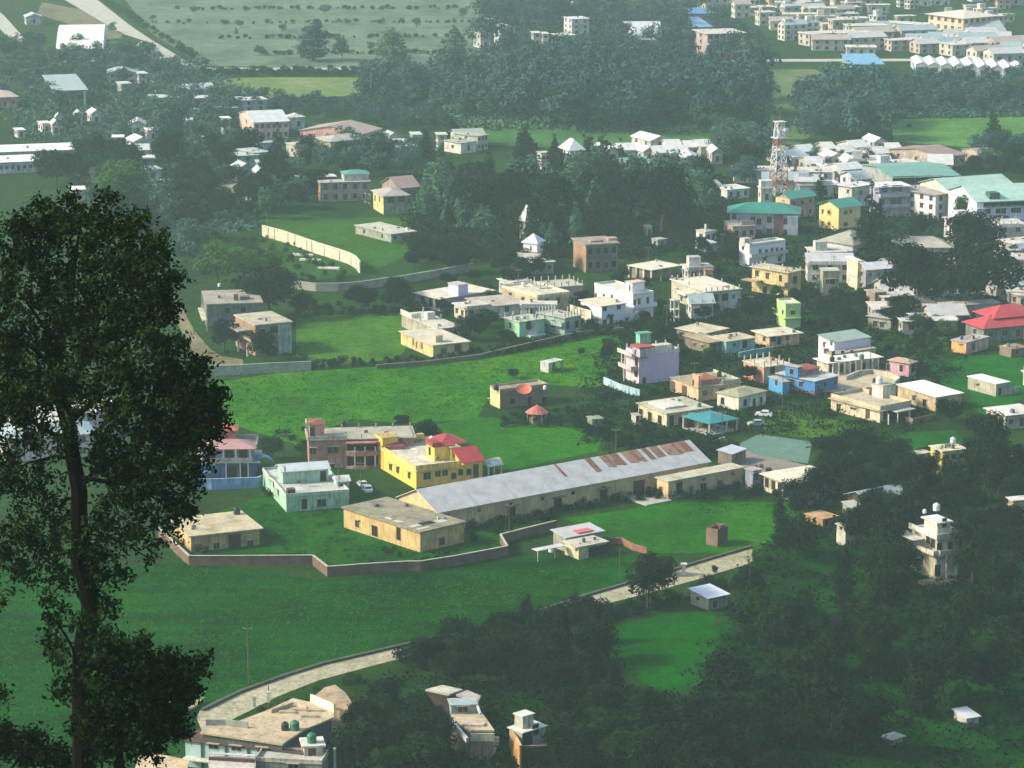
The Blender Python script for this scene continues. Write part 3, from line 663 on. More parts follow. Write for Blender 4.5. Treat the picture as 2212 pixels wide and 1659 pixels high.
wallrun('brown brick compound wall around the cream hut and warehouse', [(10, 1190), (280, 1440), (700, 1440), (1370, 1435), (1500, 1535), (1850, 1510), (2212, 1488), ('L3', 800, 1350), ('L3', 1120, 1300), ('L3', 1575, 1215), ('L3', 1515, 1112), ('L3', 1760, 1050), ('L3', 2000, 992)], 2.1, brickm((.16, .085, .055)), S_((.44, .42, .33), .2), .3)
bush('dark round bush at the corner of the cream hut', (400, 1425), 3.2, 'd')
car('small white car parked behind the mint house', (1850, 880), 1.9, (.7, .72, .72))
car('white car with its rear raised beside the mint house', (1810, 835), 1.9, (.6, .62, .62), .9)
# ---- L3 / L4: yellow house, warehouse
use('L3')
h = House('bright yellow house with white terrace and crimson sheet roofs', (765, 545), (458, 332), (1330, 470), 4.4)
yl = P(YEL, dirt=.2); h.block(0, 4.4, yl).roof('parapet', P((.80, .74, .60)), rise=.7, pm=P((.84, .64, .16)))
h.win('R', [(860, 600)], 1.6, 1.5).win('R', [(955, 580), (1018, 572)], 1.2, 1.3).win('R', [(1095, 597), (1155, 565), (1228, 562)], 1.2, 1.3, 'a').win('R', [(1290, 553)], 1.2, 3.0, 'w')
h.win('L', [(540, 520), (603, 545)], 1.5, 1.5).win('L', [(703, 592)], 1.4, 1.5)
h.bx('plinth', P((.30, .20, .06)), (-.08, -.08, -.3, h.w + .05, -.03, .5)); h.bx('chajja', P((.84, .64, .16)), (-.3, -.35, 3.9, h.w * .7, -.03, 4.05))
h.block(4.5, 7.6, yl, pxs=((925, 350), 4.2, (1165, 365))).roof('slab', sheetm((.52, .05, .06)), .2)
h.win('L', [(885, 380)], 1.1, 1.8, 'o').win('R', [(955, 440)], .5, .6); h.bx('balcony', P((.80, .68, .32)), (h.r[0] + 3.4, h.r[1] - 1.2, 4.5, h.r[2] + .6, h.r[1] - .02, 5.4)); h.bx('column', P((.85, .75, .45)), (h.r[0] + 3.4, h.r[1] - 1.1, 5.4, h.r[0] + 3.7, h.r[1] - .8, 7.4), (h.r[2] + .2, h.r[1] - 1.1, 5.4, h.r[2] + .5, h.r[1] - .8, 7.4)); h.bx('balcony_slab', P((.45, .47, .32)), (h.r[0] + 3.2, h.r[1] - 1.4, 7.4, h.r[2] + .8, h.r[1] - .02, 7.55))
rr = h.r; h.bx('stair_parapet', P((.35, .05, .04)), (rr[0] - .4, rr[1] - .05, 7.7, rr[0] + 1.6, rr[1] + 4, 8.6))
h.r = (rr[0] + 1.7, rr[1] + 1, rr[2] + 3.2, rr[1] + 8); h.z1 = 7.7; h.roof('hip', sheetm((.46, .045, .055)), .3, 1.5)
h.block(4.5, 5.2, yl, pxs=((1180, 480), 8, (1330, 465))); h.roof('gable', sheetm((.46, .045, .055)), .9, 2.2, axis='x')
h.block(4.5, 7.0, yl, (.0, h.d - 4, 3.6, h.d)).roof('slab', P((.6, .45, .14)), .2); h.win('R', [(585, 400)], .5, .6)
h.bx('roof_block', P((.74, .62, .2)), (6, h.d - 1.4, 5.3, 11, h.d, 6.3))
tank('white water tank behind the stair tower of the yellow house', h, (900, 290), 7.8, 'white', .8)
g_ = House('white arched gateway porch right of the yellow house', (1400, 520), 3, (1520, 500), 3.0, cat='gateway', name='gateway')
g_.bx('post', P(WHITE), (0, 0, 0, .3, .3, 3)); g_.bx('post', P(WHITE), (g_.w - .3, 0, 0, g_.w, .3, 3)); g_.r = (0, 0, g_.w, 3); g_.z1 = 3; g_.roof('vault', P(WHITE), .3, 1.3); g_.bx('post', P(WHITE), (0, 2.7, 0, .3, 3, 3)); g_.bx('post', P(WHITE), (g_.w - .3, 2.7, 0, g_.w, 3, 3))
wh = House('long ochre warehouse with white and rusty corrugated roof', (955, 925), (602, 795), ('L4', 1572, 350), 4.3, 'warehouse', 'warehouse')
oc = P((.66, .50, .26), dirt=.35); wh.block(0, 4.3, oc).roof('gable', sheetm((.60, .60, .56)), .5, 3.3)
wh.win('R', [(1318, 900), (1040, 950), (1600, 850), (1878, 798), (2147, 748), ('L4', 80, 660), ('L4', 350, 610), ('L4', 618, 565)], .8, .8)
wh.win('R', [(1605, 935), (2012, 848), ('L4', 618, 645)], 2.0, 2.7, 'o').win('R', [('L4', 930, 600)], 3.0, 3.2, 'd')
wh.bx('door_canopy', S_((.25, .2, .14)), *[(wh.hit(p, ('y', 0)).x - 1.6, -1.0, 2.9, wh.hit(p, ('y', 0)).x + 1.6, -.03, 3.05) for p in ((1605, 900), (2012, 815), ('L4', 618, 600))])
W_, D_ = wh.w, wh.d; e0, e1 = -.5, D_ / 2
def slope_panel(x0, x1, f0, f1, mat, name='rusty_panel', up=.035):
    k = 3.3 / (e1 - e0); y0 = e0 + (e1 - e0) * f0; y1 = e0 + (e1 - e0) * f1; z = lambda y: 4.3 + .14 + (y - e0) * k + up
    MB().prism([(y0, z(y0)), (y1, z(y1)), (y1, z(y1) + .03), (y0, z(y0) + .03)], 'x', x0, x1).build(name, mat, wh.root)
rm = sheetm((.34, .17, .11), .55); rb = sheetm((.20, .12, .07), .3)
for a, b, f0, m in ((.485, .495, .45, rb), (.60, .622, .42, rb), (.655, .722, .5, rm), (.737, .80, .5, rm), (.815, .835, .5, rb), (.845, .877, .52, rm), (.887, .985, .52, rm)):
    k_ = max(1, int((b - a) * W_ / .9))
    for i in range(k_): slope_panel(W_ * (a + (b - a) * i / k_), W_ * (a + (b - a) * (i + 1) / k_) - .02, f0 + random.uniform(-.03, .04), .985, random.choice((m, m, rm, sheetm((.42, .24, .17), .3))))
for i in range(1, 22):
    slope_panel(W_ * i / 22 - .04, W_ * i / 22 + .04, 0.01, .49, sheetm((.42, .42, .42)), 'roof_seam', .02) if i % 3 == 0 else None
use('L4'); wh.block(0, 3.9, P((.68, .52, .28), dirt=.4), pxs=((1190, 512), (1085, 480), (1868, 395)), name='annexe_wall').roof('slab', S_((.50, .46, .34), .45), .4)
wh.win('R', [(1285, 570)], 1.6, 2.7, 'o').win('R', [(1390, 590)], 1.2, 2, 'd').win('R', [(1497, 560)], 1.5, 1.8).win('R', [(1645, 535)], 1.3, 1.8, 'd').win('R', [(1755, 440), (1500, 490)], .7, .7).win('L', [(1125, 610)], 1.1, 2.3, 'd')
wh.bx('annexe_step', S_((.4, .4, .34)), (wh.r[0] - 7, wh.r[1] - 1.5, -.2, wh.r[0] - .2, 1 - 1.5, .25))
use('L3')
h = House('ochre annexe with a broken flat roof before the warehouse', (800, 1100), (130, 882), (1185, 1010), 4.1)
h.block(0, 4.1, P((.62, .44, .18), dirt=.4)).roof('slab', S_((.27, .25, .17), .6), .4, t=.25)
h.win('R', [(990, 1175)], 1.4, 1.5).win('L', [(245, 1020)], 1.2, 1.5).win('L', [(610, 1110)], 1.3, 2.6, 'o').win('L', [(400, 1085)], 1.9, 2.2, 'o')
z_ = 4.39
for (x0, y0, x1, y1, m) in ((.5, 1, 3.4, 1.8, lt), (3.2, 3.0, 6.4, 4.8, dark()), (.6, 3.1, 3.0, 4.4, S_((.55, .53, .43))), (1, 7.4, 1.9, 9.6, S_((.55, .53, .43))), (1.1, 10.6, 1.9, 12.6, S_((.55, .53, .43))), (6.8, 2.2, 9, 4, S_((.5, .48, .4)))): h.bx('roof_patch', m, (x0, y0, z_ - .05, x1, y1, z_ + .03))
use('L4')
h = House('white-grey shack with flat sheet roofs and a cream end room', (400, 1090), (285, 1040), (640, 1040), 2.6)
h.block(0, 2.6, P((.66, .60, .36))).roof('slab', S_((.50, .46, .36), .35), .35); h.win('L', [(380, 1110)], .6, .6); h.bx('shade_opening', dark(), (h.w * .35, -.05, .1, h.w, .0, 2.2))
h.block(0, 3.0, P((.36, .36, .32)), pxs=((290, 1005), (150, 965), (640, 960)), name='rear_room').roof('shed', sheetm((.58, .58, .54)), .5, .5); h.bx('red_sheet', plain('red_cloth', (.62, .13, .12), .7), (h.r[0] + 3.0, h.r[1] + .2, 3.35, h.r[0] + 6.8, h.r[1] + 2.4, 3.42))
h.bx('lean_to_roof', sheetm((.66, .66, .62)), (-7.6, 3.2, 2.2, -.9, 5.2, 2.3)); h.bx('post', P((.5, .5, .45)), (-7.4, 3.3, -.2, -7.2, 3.5, 2.2), (-3.4, 3.3, -.2, -3.2, 3.5, 2.2))
use('L4'); tank('white round tank on the ground left of the shack', None, (160, 1130), 0, 'white')
h = House('roofless dark red brick room in the green field', (1625, 935), (1500, 930), (1768, 920), 3.6, 'brick room', 'brick_room')
bk = brickm((.20, .055, .035)); t = .25
for q in ((0, 0, -.3, h.w, t, 3.6), (0, h.d - t, -.3, h.w, h.d, 3.4), (0, t, -.3, t, h.d - t, 3.6), (h.w - t, t, -.3, h.w, h.d - t, 3.9)): h.bx('wall', bk, q)
h.bx('gable_wall', bk, (h.w * .25, .02, 3.6, h.w * .7, t - .02, 4.2))
wallrun('low broken brick wall trailing from the shack', [(650, 1000), (780, 1010), (870, 1060), (1000, 1095)], 1.3, brickm((.34, .12, .07)), brickm((.38, .16, .1)))
h = House('small shed with white sheet roof below the long wall', (1545, 1540), (1405, 1475), (1700, 1500), 2.4, 'shed', 'shed')
h.block(0, 2.4, P((.30, .34, .28))).roof('shed', sheetm((.80, .82, .84)), .4, .5); h.win('R', [(1600, 1590)], 1, 1.4, 'd').win('L', [(1450, 1540)], .8, .8)
h = House('small grey-roofed room on the yard behind the warehouse end', (1750, 270), (1640, 245), (1845, 222), 2.6, 'shed', 'shed')
h.block(0, 2.6, P((.26, .20, .16))).roof('shed', sheetm((.62, .66, .70)), .3, .4); h.win('R', [(1790, 290)], .9, 1.6, 'd')
wallrun('low white garden wall north-east of the warehouse', [(1565, 155), (1690, 118)], 1.2, P((.4, .42, .36)), P((.55, .56, .5)))
# the tall plain wall along the field
use('D')
wallrun('low dark stone kerb wall along the upper side of the foreground road', [(440, 1531), (520, 1492), (620, 1456), (700, 1431), (800, 1408), (877, 1390), (1000, 1363), (1165, 1319), (1270, 1283), (1420, 1240), (1540, 1203), (1625, 1179)], .5, S_((.07, .08, .05), .3), None, .5)
for i, p in enumerate(((992, 1448), (1003, 1442), (1135, 1332), (1477, 1262))): pass
q = U((1477, 1243)); o = MB().box(-.35, -.35, 0, .35, .35, 2.2).box(-.6, -.6, 2.2, .6, .6, 2.4).build('gate_post', P((.78, .76, .68)), None, q); tag(o, 'white gate post on the edge of the foreground road', 'post')
# ---- R5: lavender house group
use('R5')
h = House('tall lavender house with balconies and mint roof tank room', (592, 580), (405, 535), (1035, 560), 7.2)
lv = P((.62, .50, .68), dirt=.12); h.block(0, 7.2, lv).roof('parapet', S_((.62, .60, .54)), rise=.7, pm=P((.66, .62, .66)))
h.bx('front_skin', P((.78, .56, .60), dirt=.15), (-.06, -.02, 0, -.01, h.d, 7.2)); h.bx('roof_canopy', P((.70, .66, .62)), (-2.2, -.1, 7.0, -.02, h.d + .6, 7.2), (-2.2, -.1, 7.2, -2.05, h.d + .6, 8.0))
h.balcony('L', 3.6, 2.1, .4, h.d + .3, P((.72, .56, .56)), None, 0).win('L', [(430, 650), (565, 640)], 1.6, 2.2, 'o', .08).win('L', [(440, 780), (560, 750)], 1.6, 2.2, 'o', .08); h.column([(415, 660), (450, 680)], 3.6, 7.0, ('x', -1.9)).column([(440, 800)], 0, 3.5, ('x', -1.9))
h.stubs(5, 2, 1.0, 7.9, P((.7, .66, .62))); h.win('R', [(640, 872)], .9, 1.6, 'o')
h.block(7.36, 9.6, P((.58, .50, .62)), pxs=((600, 510), (520, 480), (725, 495))).roof('slab', P((.42, .09, .07)), .4, t=.35); h.win('L', [(555, 545)], .6, 1.3, 'o'); h.bx('red_band', P((.42, .12, .16)), (0, -.05, 6.4, 2.6, -.01, 7.0))
h.block(9.98, 12.3, P((.22, .62, .42)), pxs=((600, 365), (500, 355), (700, 350))).roof('slab', P((.18, .42, .30)), .3)
h.bx('roof_room', P((.72, .72, .60)), (5, 2.5, 7.4, 10.5, 5, 8.6))
wallrun('light aqua fence wall beside the lavender house', [(232, 795), (385, 862), (595, 925)], 1.8, P((.42, .62, .68)), P((.55, .72, .76)), posts=6)
h = House('peach house with brown door bays and a round-topped upper room', (1190, 905), (872, 810), (1640, 862), 3.3)
h.block(0, 3.3, P((.72, .50, .30))).roof('slab', S_((.36, .31, .20), .5), .4); h.win('L', [(930, 900), (1050, 935)], 2.2, 2.6, 'd').win('R', [(1250, 955), (1420, 930)], 1.2, 1.2)
h.block(3.46, 6.2, P((.80, .50, .32)), pxs=((1190, 790), 2.6, (1215, 790)), name='upper_room').roof('slab', P((.78, .5, .34)), .15); h.win('L', [(1137, 850)], .6, 1.5, 'o'); 
h.block(3.46, 4.6, P((.6, .3, .2)), (1.6, 1.5, 6.5, 6)).roof('hip', sheetm((.48, .15, .09)), .3, 1.2)
h.bx('terrace_parapet', P((.52, .52, .42)), (6.8, .2, 3.46, h.w + .2, .4, 4.3), (h.w, .4, 3.46, h.w + .2, h.d, 4.2)); tank('black water tank on the peach house', h, (1398, 790), 3.5)
h = House('white cottage with arched windows and olive hip roof', (1595, 1000), (1368, 955), (1885, 938), 3.3)
h.block(0, 3.3, P((.80, .77, .62))).roof('hip', S_((.33, .33, .21), .4), .4, .9); h.win('L', [(1432, 1035)], 1.1, 1.7, 'a').win('R', [(1658, 1052)], 1.2, 1.6, 'a').win('R', [(1748, 1068)], 1.0, 2.1, 'd').win('R', [(1820, 1022)], .8, 1.3, 'a')
h = House('low cream row house with patched slab roofs and open bays', (870, 1165), (560, 1065), (1330, 1108), 3.1)
h.block(0, 3.1, P((.68, .62, .40))).roof('slab', S_((.48, .45, .33), .35), .5); h.win('L', [(700, 1195), (800, 1225), (610, 1165)], 1.6, 2.0, 'o').win('R', [(915, 1225), (1010, 1240)], 1.3, 2.0, 'o').win('R', [(1105, 1260)], 1.1, 1.1)
h.bx('roof_step', S_((.64, .61, .52), .2), (1.5, 3, 3.26, 7.5, h.d - 2, 3.7)); tank('dark water tank on the low cream row house', h, (1195, 1095), 3.3, 'green', .8)
h.block(0, 2.7, P((.72, .66, .38)), pxs=((1190, 1200), 4, (1235, 1195)), name='end_room').roof('slab', sheetm((.1, .3, .3)), .2)
h = House('open porch with teal sheet roof and red-brown wall', (1300, 1270), (1120, 1180), (1510, 1200), 2.8, 'porch', 'porch')
h.r = (0, 0, h.w, h.d); h.z1 = 2.8; h.roof('hip', sheetm((.05, .28, .30)), .3, 1.2); h.bx('rear_wall', P((.25, .10, .07)), (.4, h.d - .6, 0, h.w - .3, h.d - .4, 2.8)); h.bx('floor', S_((.4, .4, .36)), (0, 0, -.2, h.w, h.d, .2))
for x_, y_ in ((0, 0), (h.w - .3, 0), (0, h.d - .3), (h.w - .3, h.d - .3), (h.w * .6, 0)): h.bx('column', P((.62, .64, .58)), (x_, y_, .2, x_ + .3, y_ + .3, 2.8))
car('white hatchback parked on the grass by the white cottage', (1845, 1195), math.radians(165), (.78, .78, .74))
car('silver car half hidden behind the dark bush', (1770, 1290), math.radians(190), (.4, .42, .42))
h = House('aqua-walled house with a tan slab roof', (1470, 440), 7, (1755, 400), 3.2)
h.block(0, 3.2, P((.28, .56, .58))).roof('slab', S_((.52, .44, .28), .3), .5); h.win('R', [(1655, 465)], 1.6, 1.9, 'o').win('R', [(1550, 470)], .9, .9)
wallrun('aqua garden wall right of the aqua house', [(1600, 548), (1760, 515), (1950, 488)], 1.8, P((.24, .46, .46)), P((.36, .58, .58)))
h = House('old brown house with sagging roof beside the aqua house', (1300, 450), (1020, 385), (1460, 432), 3.0)
h.block(0, 3.0, P((.24, .18, .12))).roof('slab', S_((.38, .31, .19), .5), .6); h.win('R', [(1340, 500)], 1.8, 2, 'o').win('L', [(1150, 470), (1230, 490)], 1, 1)
h = House('long low house with pale patched roof behind the lavender house', (1240, 360), (900, 330), (1560, 330), 3.0)
h.block(0, 3.0, P((.40, .34, .22))).roof('slab', S_((.56, .50, .34), .35), .5).autow(4, 3)
h = House('peach house with wide pale flat roof above the blue house', (1905, 385), (1790, 330), (2180, 345), 3.2)
h.block(0, 3.2, P((.70, .48, .30))).roof('slab', S_((.62, .56, .40), .25), .9); h.win('R', [(1945, 410)], 1.6, 1.6, 'o').win('R', [(2000, 430)], 1.1, 2.0, 'o').win('R', [(2085, 400)], 1.2, 1.2).win('L', [(1850, 410)], 1.2, 1.2)
h = House('tiny white guard hut on the yard edge', ('R5', 560, 1190), 2.5, ('R5', 610, 1185), 2.2, 'hut', 'hut'); h.block(0, 2.2, P((.5, .52, .42))).roof('slab', gy, .2); h.win('R', [(575, 1220)], .7, 1.5, 'd')
h = House('small overgrown stone hut left of the row house', ('R5', 120, 1225), 3, ('R5', 230, 1215), 2, 'hut', 'hut'); h.block(0, 2, P((.22, .28, .18))).roof('slab', S_((.26, .32, .22)), .2); h.win('R', [(160, 1250)], .8, 1.2, 'd')
# ---- R6: blue house, terrace house etc.
use('R6')
h = House('cobalt blue house with grey roof and orange-red rooftop hip', (370, 595), (10, 535), (600, 552), 3.3)
h.block(0, 3.3, P(BLUE, dirt=.2)).roof('slab', S_((.50, .50, .48), .25), .5); h.win('L', [(245, 620), (30, 605)], 1.1, 1.3).win('L', [(155, 650)], 2.4, 2.6, 'o').win('R', [(460, 625), (550, 600)], 1.0, 1.2).win('R', [(398, 665)], 1.0, 2.1, 'd')
h.bx('plinth_band', P((.42, .20, .24)), (-.1, -.1, -.3, h.w + .1, -.02, .55), (-.1, -.02, -.3, -.02, h.d, .55))
h.block(3.46, 6.0, P(BLUE, dirt=.2), pxs=((220, 475), 4, (275, 470))).roof('slab', gy, .3); h.win('R', [(245, 510)], .8, 1.0).win('L', [(165, 510)], 1.2, 1.4, 'o')
h.block(3.46, 4.9, P((.5, .25, .2)), (h.r[2] + .1, h.r[1], h.r[2] + 6.5, h.r[1] + 4.5)).roof('hip', sheetm((.48, .12, .07)), .3, 1.0)
use('R5')
h = House('cream house with peach end wall and roof stubs behind the blue house', (1850, 700), (1690, 630), (2080, 655), 4.2)
h.block(0, 4.2, P((.66, .60, .42))).roof('slab', S_((.62, .56, .42), .3), .3).stubs(5, 3, 1.3); h.win('R', [(1935, 725)], 1.5, 1.8, 'o').win('L', [(1790, 750)], .8, 1.0, 'o'); h.bx('end_skin', P((.80, .38, .26)), (-.05, 0, 0, -.01, h.d, 4.2))
h = House('blue side wing in front of the cobalt blue house', (2040, 850), (1868, 795), (2110, 845), 3.2)
h.block(0, 3.2, P((.07, .30, .55), dirt=.2)).roof('slab', gy, .2); h.win('L', [(1975, 850)], 1.1, 1.5)
use('R6')
h = House('cream house with balustraded terrace and white stair room', (945, 850), (495, 740), (1225, 800), 3.1)
h.block(0, 3.1, P((.74, .64, .44))).roof('parapet', S_((.48, .42, .30), .35), rise=.8, pm=S_((.54, .46, .30), .3), oh=.4)
h.win('L', [(578, 825)], 1.4, 1.8).win('L', [(835, 880)], 1.4, 2.2, 'd').win('L', [(705, 835)], 1.8, .5).win('R', [(985, 895)], 1.1, 2.0, 'o')
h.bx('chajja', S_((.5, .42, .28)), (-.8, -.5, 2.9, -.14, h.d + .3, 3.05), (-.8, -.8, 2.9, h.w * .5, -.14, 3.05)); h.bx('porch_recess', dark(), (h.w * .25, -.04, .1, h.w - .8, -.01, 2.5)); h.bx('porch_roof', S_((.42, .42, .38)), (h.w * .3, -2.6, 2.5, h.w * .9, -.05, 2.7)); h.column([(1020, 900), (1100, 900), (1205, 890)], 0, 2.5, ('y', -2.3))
h.block(3.26, 6.2, P((.78, .72, .60)), pxs=((970, 640), (850, 618), (1085, 618))).roof('slab', S_((.42, .42, .34)), .2); h.win('L', [(860, 685)], .9, 2, 'd')
tank('white water tank atop the stair room of the cream terrace house', h, (935, 615), 6.4, 'white', 1.3)
tank('black water tank behind the stair room of the cream terrace house', h, (895, 605), 6.4, 'black', .8)
h.bx('rubble_wall', brickm((.25, .2, .16)), (h.w * .55, -5.2, -.2, h.w + 3, -5, 1.3), (h.w * .55, -5, -.2, h.w * .55 + .2, -2.7, 1.3))
h = House('long tan house with bright white roof behind the cream terrace house', (1435, 735), (1090, 640), (1665, 700), 3.5)
h.block(0, 3.5, P((.60, .46, .27))).roof('shed', P((.88, .84, .72), dirt=.1), .5, .35); h.win('L', [(1335, 785)], 1.1, 1.7).win('R', [(1470, 790)], 1.5, 2, 'o').win('L', [(1240, 740)], .9, 1.2)
h = House('long grey container-like shed with white flat roof in the vivid field', (1968, 622), (1700, 557), (2092, 605), 3.1, 'shed', 'shed')
h.block(0, 3.1, P((.46, .44, .34))).roof('slab', P((.84, .82, .76), dirt=.1), .2); h.win('R', [(1998, 685)], .9, 1.9, 'o').win('L', [(1800, 625)], .7, .6)
h.block(0, 1.6, P((.4, .42, .36)), (h.w + .1, 0, h.w + 3.5, .3), name='garden_wall')
h = House('mauve-pink cottage with brown hip roof at the courtyard', (1200, 440), (1010, 415), (1272, 425), 3.4)
h.block(0, 3.4, P((.60, .34, .42))).roof('hip', S_((.42, .30, .22)), .5, .9); h.win('L', [(1130, 480), (1015, 470)], 1.0, 1.7, 'o').win('R', [(1235, 475)], 1.8, 2.2, 'o')
h = House('white house with a tall lilac-white gable wall and grey-green sheet roofs', (540, 255), (418, 215), (830, 200), 5.2)
h.block(0, 5.2, P((.70, .69, .78), dirt=.1)).roof('shed', sheetm((.34, .44, .36)), .3, .9); h.win('L', [(515, 255)], .8, 1.3).win('L', [(450, 270), (480, 330)], .8, 1.2)
h.block(0, 3.0, P((.66, .60, .50)), (-2.5, -3.2, h.w - 1, -.1), name='front_wing').roof('slab', S_((.42, .34, .28), .4), .3); h.win('R', [(530, 350), (610, 345), (690, 340)], 1, 1.2); h.win('L', [(460, 330)], 1, 1.2)
h = House('long low white terrace with round columns above the courtyard', (490, 435), (350, 405), (1000, 410), 3.0)
h.block(0, 3.0, P((.60, .54, .40))).roof('slab', P((.80, .78, .68), dirt=.2), .8); h.win('R', [(520, 480), (610, 480), (700, 475), (790, 470)], 1.4, 2, 'o')
for i in range(9): h.bx('column', P((.78, .74, .62)), (.5 + i * h.w / 9, -1.2, 0, .85 + i * h.w / 9, -.9, 2.9))
tank('dark water tank on the long white terrace roof', h, (520, 420), 3.2); tank('dark dome on the middle of the long white terrace roof', h, (780, 400), 3.2, 'green')
wallrun('curved white balustrade around the tan courtyard', [(650, 545), (760, 500), (880, 490), (1010, 515), (1110, 560), (1060, 600)], 1.2, P((.66, .58, .42)), P((.8, .76, .64)))
h = House('red-roofed bungalow at the right edge', ('R4', 1860, 1375), 9, ('R4', 2340, 1330), 3.8)
h.block(0, 3.8, P((.22, .24, .22))).roof('hip', sheetm((.56, .07, .08)), .9, 2.4).autow(4, 1, 1, 1.4, 1.5); h.r = (h.w * .3, 3, h.w + 2, 12); h.roof('hip', sheetm((.56, .07, .08)), .9, 2.4, 5.6)
h.bx('white_front', P((.78, .78, .74)), (h.w * .72, -3.5, 0, h.w + 4, -.1, 3.4))
use('R4')
h = House('small orange and pink cabin below the red-roofed bungalow', (1705, 1500), (1572, 1478), (1905, 1450), 3.1)
h.block(0, 3.1, P((.66, .42, .40))).roof('slab', S_((.42, .38, .34)), .3); h.win('R', [(1765, 1535)], 1.2, 1.9, 'd').win('L', [(1650, 1530)], 1.0, 1.2); h.bx('end_skin', P((.86, .46, .16)), (-.05, 0, 0, -.01, h.d, 3.1))
h = House('ruined brown brick shed at the right edge', (2100, 1560), (2000, 1530), (2240, 1540), 2.2, 'shed', 'shed'); h.block(0, 2.2, brickm((.26, .14, .1))).roof('slab', S_((.3, .2, .14)), .2); h.win('R', [(2150, 1580)], 1, 1.2, 'o')
# ---- R3: upper centre-right
use('R3')
h = House('lime green two-storey house', (1910, 1345), (1725, 1300), (2070, 1350), 6.3)
h.block(0, 6.3, P(LIME, dirt=.15)).roof('parapet', S_((.6, .62, .5)), rise=.5, pm=P((.55, .72, .3))); h.win('L', [(1800, 1400)], 1.4, 1.4).win('L', [(1880, 1408)], 1.2, 1.2).win('R', [(1980, 1410)], 1.1, 1.1); h.bx('ledge', P((.62, .72, .2)), (-.8, -.8, 2.9, h.w + .2, -.02, 3.1), (-.8, -.02, 2.9, -.02, h.d + .2, 3.1))
h = House('white villa with stair room, tall windows and lower wing', (372, 1245), ('R2', 1850, 590), (600, 1225), 6.4)
wt = P((.74, .76, .80), dirt=.12); h.block(0, 6.4, wt).roof('parapet', S_((.64, .6, .52), .2), rise=.6, pm=P((.8, .76, .7)))
h.win('R', [(388, 1315), (434, 1305), (520, 1290)], .8, 1.9).win('L', [('R2', 1935, 670), ('R2', 2005, 675), ('R2', 2075, 680)], 1.0, 1.3, 'd').win('R', [(400, 1450), (500, 1430)], 1.0, 1.2); h.balcony('R', 3.2, 1.2, -.5, h.w + .4, wt)
h.block(6.5, 9.2, wt, pxs=((365, 1115), (285, 1100), (490, 1100))).roof('slab', S_((.66, .5, .42), .2), .3); h.win('L', [(340, 1165)], .7, 1.6, 'd')
use('R2'); h.block(0, 5.0, wt, pxs=((1985, 765), (1770, 715), (2190, 735)), name='lower_wing').roof('slab', S_((.68, .58, .42), .25), .5); h.win('R', [(2012, 785), (2135, 770)], 1.2, 1.2).win('R', [(2010, 900)], 1.2, 1.2).win('R', [(2070, 905)], 1.0, 2, 'd')
h.bx('stair', P((.62, .64, .68)), *[(h.r[2] + .2 + i * .35, h.r[1] - 1.4, 0, h.r[2] + .55 + i * .35, h.r[1] - .3, .3 + i * .3) for i in range(9)])
h.bx('terrace_wall', P((.72, .66, .5)), (h.r[0] - 3.5, h.r[1], 0, h.r[0] - 3.3, h.r[3], 4.2))
use('R3')
h = House('long cream house with unfinished roof columns beside the white villa', (1105, 1205), (620, 1095), (1485, 1190), 5.6)
h.block(0, 5.6, P((.58, .54, .42))).roof('slab', S_((.70, .64, .50), .2), .5).stubs(7, 3, 1.1); h.win('L', [(1000, 1245)], 1.4, 1.9, 'o').win('L', [(700, 1290), (860, 1270)], 1.1, 1.2).win('R', [(1200, 1260), (1300, 1255)], 2.0, 2.0, 'o').win('R', [(1385, 1250)], 1.0, 1.0)
h.balcony('L', 3.0, 1.3, .5, h.d * .8, P((.72, .68, .62)))
h = House('white frame tower of an unfinished stair', (790, 1285), 1.8, (835, 1280), 6.0, 'frame tower', 'frame_tower')
for x_, y_ in ((0, 0), (h.w, 0), (0, 1.8), (h.w, 1.8)): h.bx('column', P(WHITE), (x_ - .15, y_ - .15, -.2, x_ + .15, y_ + .15, 6))
for z_ in (1.0, 3.2, 5.8): h.bx('slab', P(WHITE), (-.3, -.3, z_, h.w + .3, 2.1, z_ + .2))
h = House('white house with small corner windows right of the long cream house', (1350, 1225), (1285, 1215), (1470, 1215), 4.6)
h.block(0, 4.6, P((.70, .72, .80))).roof('slab', S_((.6, .58, .5)), .2); h.win('R', [(1385, 1250), (1440, 1290)], .8, 1.1)
h = House('pale pavilion roof on columns in front of the brown block', (560, 985), (340, 935), (835, 935), 3.5, 'pavilion', 'pavilion')
h.r = (0, 0, h.w, h.d); h.z1 = 3.5; h.roof('slab', S_((.68, .66, .50), .2), .4); h.bx('rear_wall', P((.3, .28, .2)), (.6, 3, -.2, h.w - .6, h.d - .6, 3.4))
for i in range(4): h.bx('column', P((.6, .58, .45)), (i * (h.w - .3) / 3, 0, -.2, i * (h.w - .3) / 3 + .3, .3, 3.5)); h.bx('column', P((.6, .58, .45)), (0, i * (h.d - .3) / 3 + (.31 if i == 0 else 0), -.2, .3, i * (h.d - .3) / 3 + .61, 3.5))
h = House('yellow two-storey house with brown shaded side and pink awning', (1935, 1010), (1545, 955), (2080, 985), 7.0)
h.block(0, 7.0, P((.74, .58, .26))).roof('slab', S_((.56, .48, .32), .35), .7).stubs(4, 3, .8); h.win('L', [(1620, 1015), (1725, 1040)], 1.2, 1.7).win('L', [(1858, 1065)], 1.0, 1.8, 'o').win('L', [(1870, 1210), (1700, 1180)], 1.4, 1.8, 'o').win('R', [(2000, 1080)], 1.8, 2.2, 'o')
h.balcony('L', 3.4, 1.6, 0, h.d * .9, P((.70, .56, .26))); h.bx('awning', P((.62, .42, .30)), (-5, h.d * .6, 3.9, -1.7, h.d, 4.05))
h = House('white two-storey house with purple-framed windows and parapet', (1545, 745), (1415, 725), (1965, 715), 6.2)
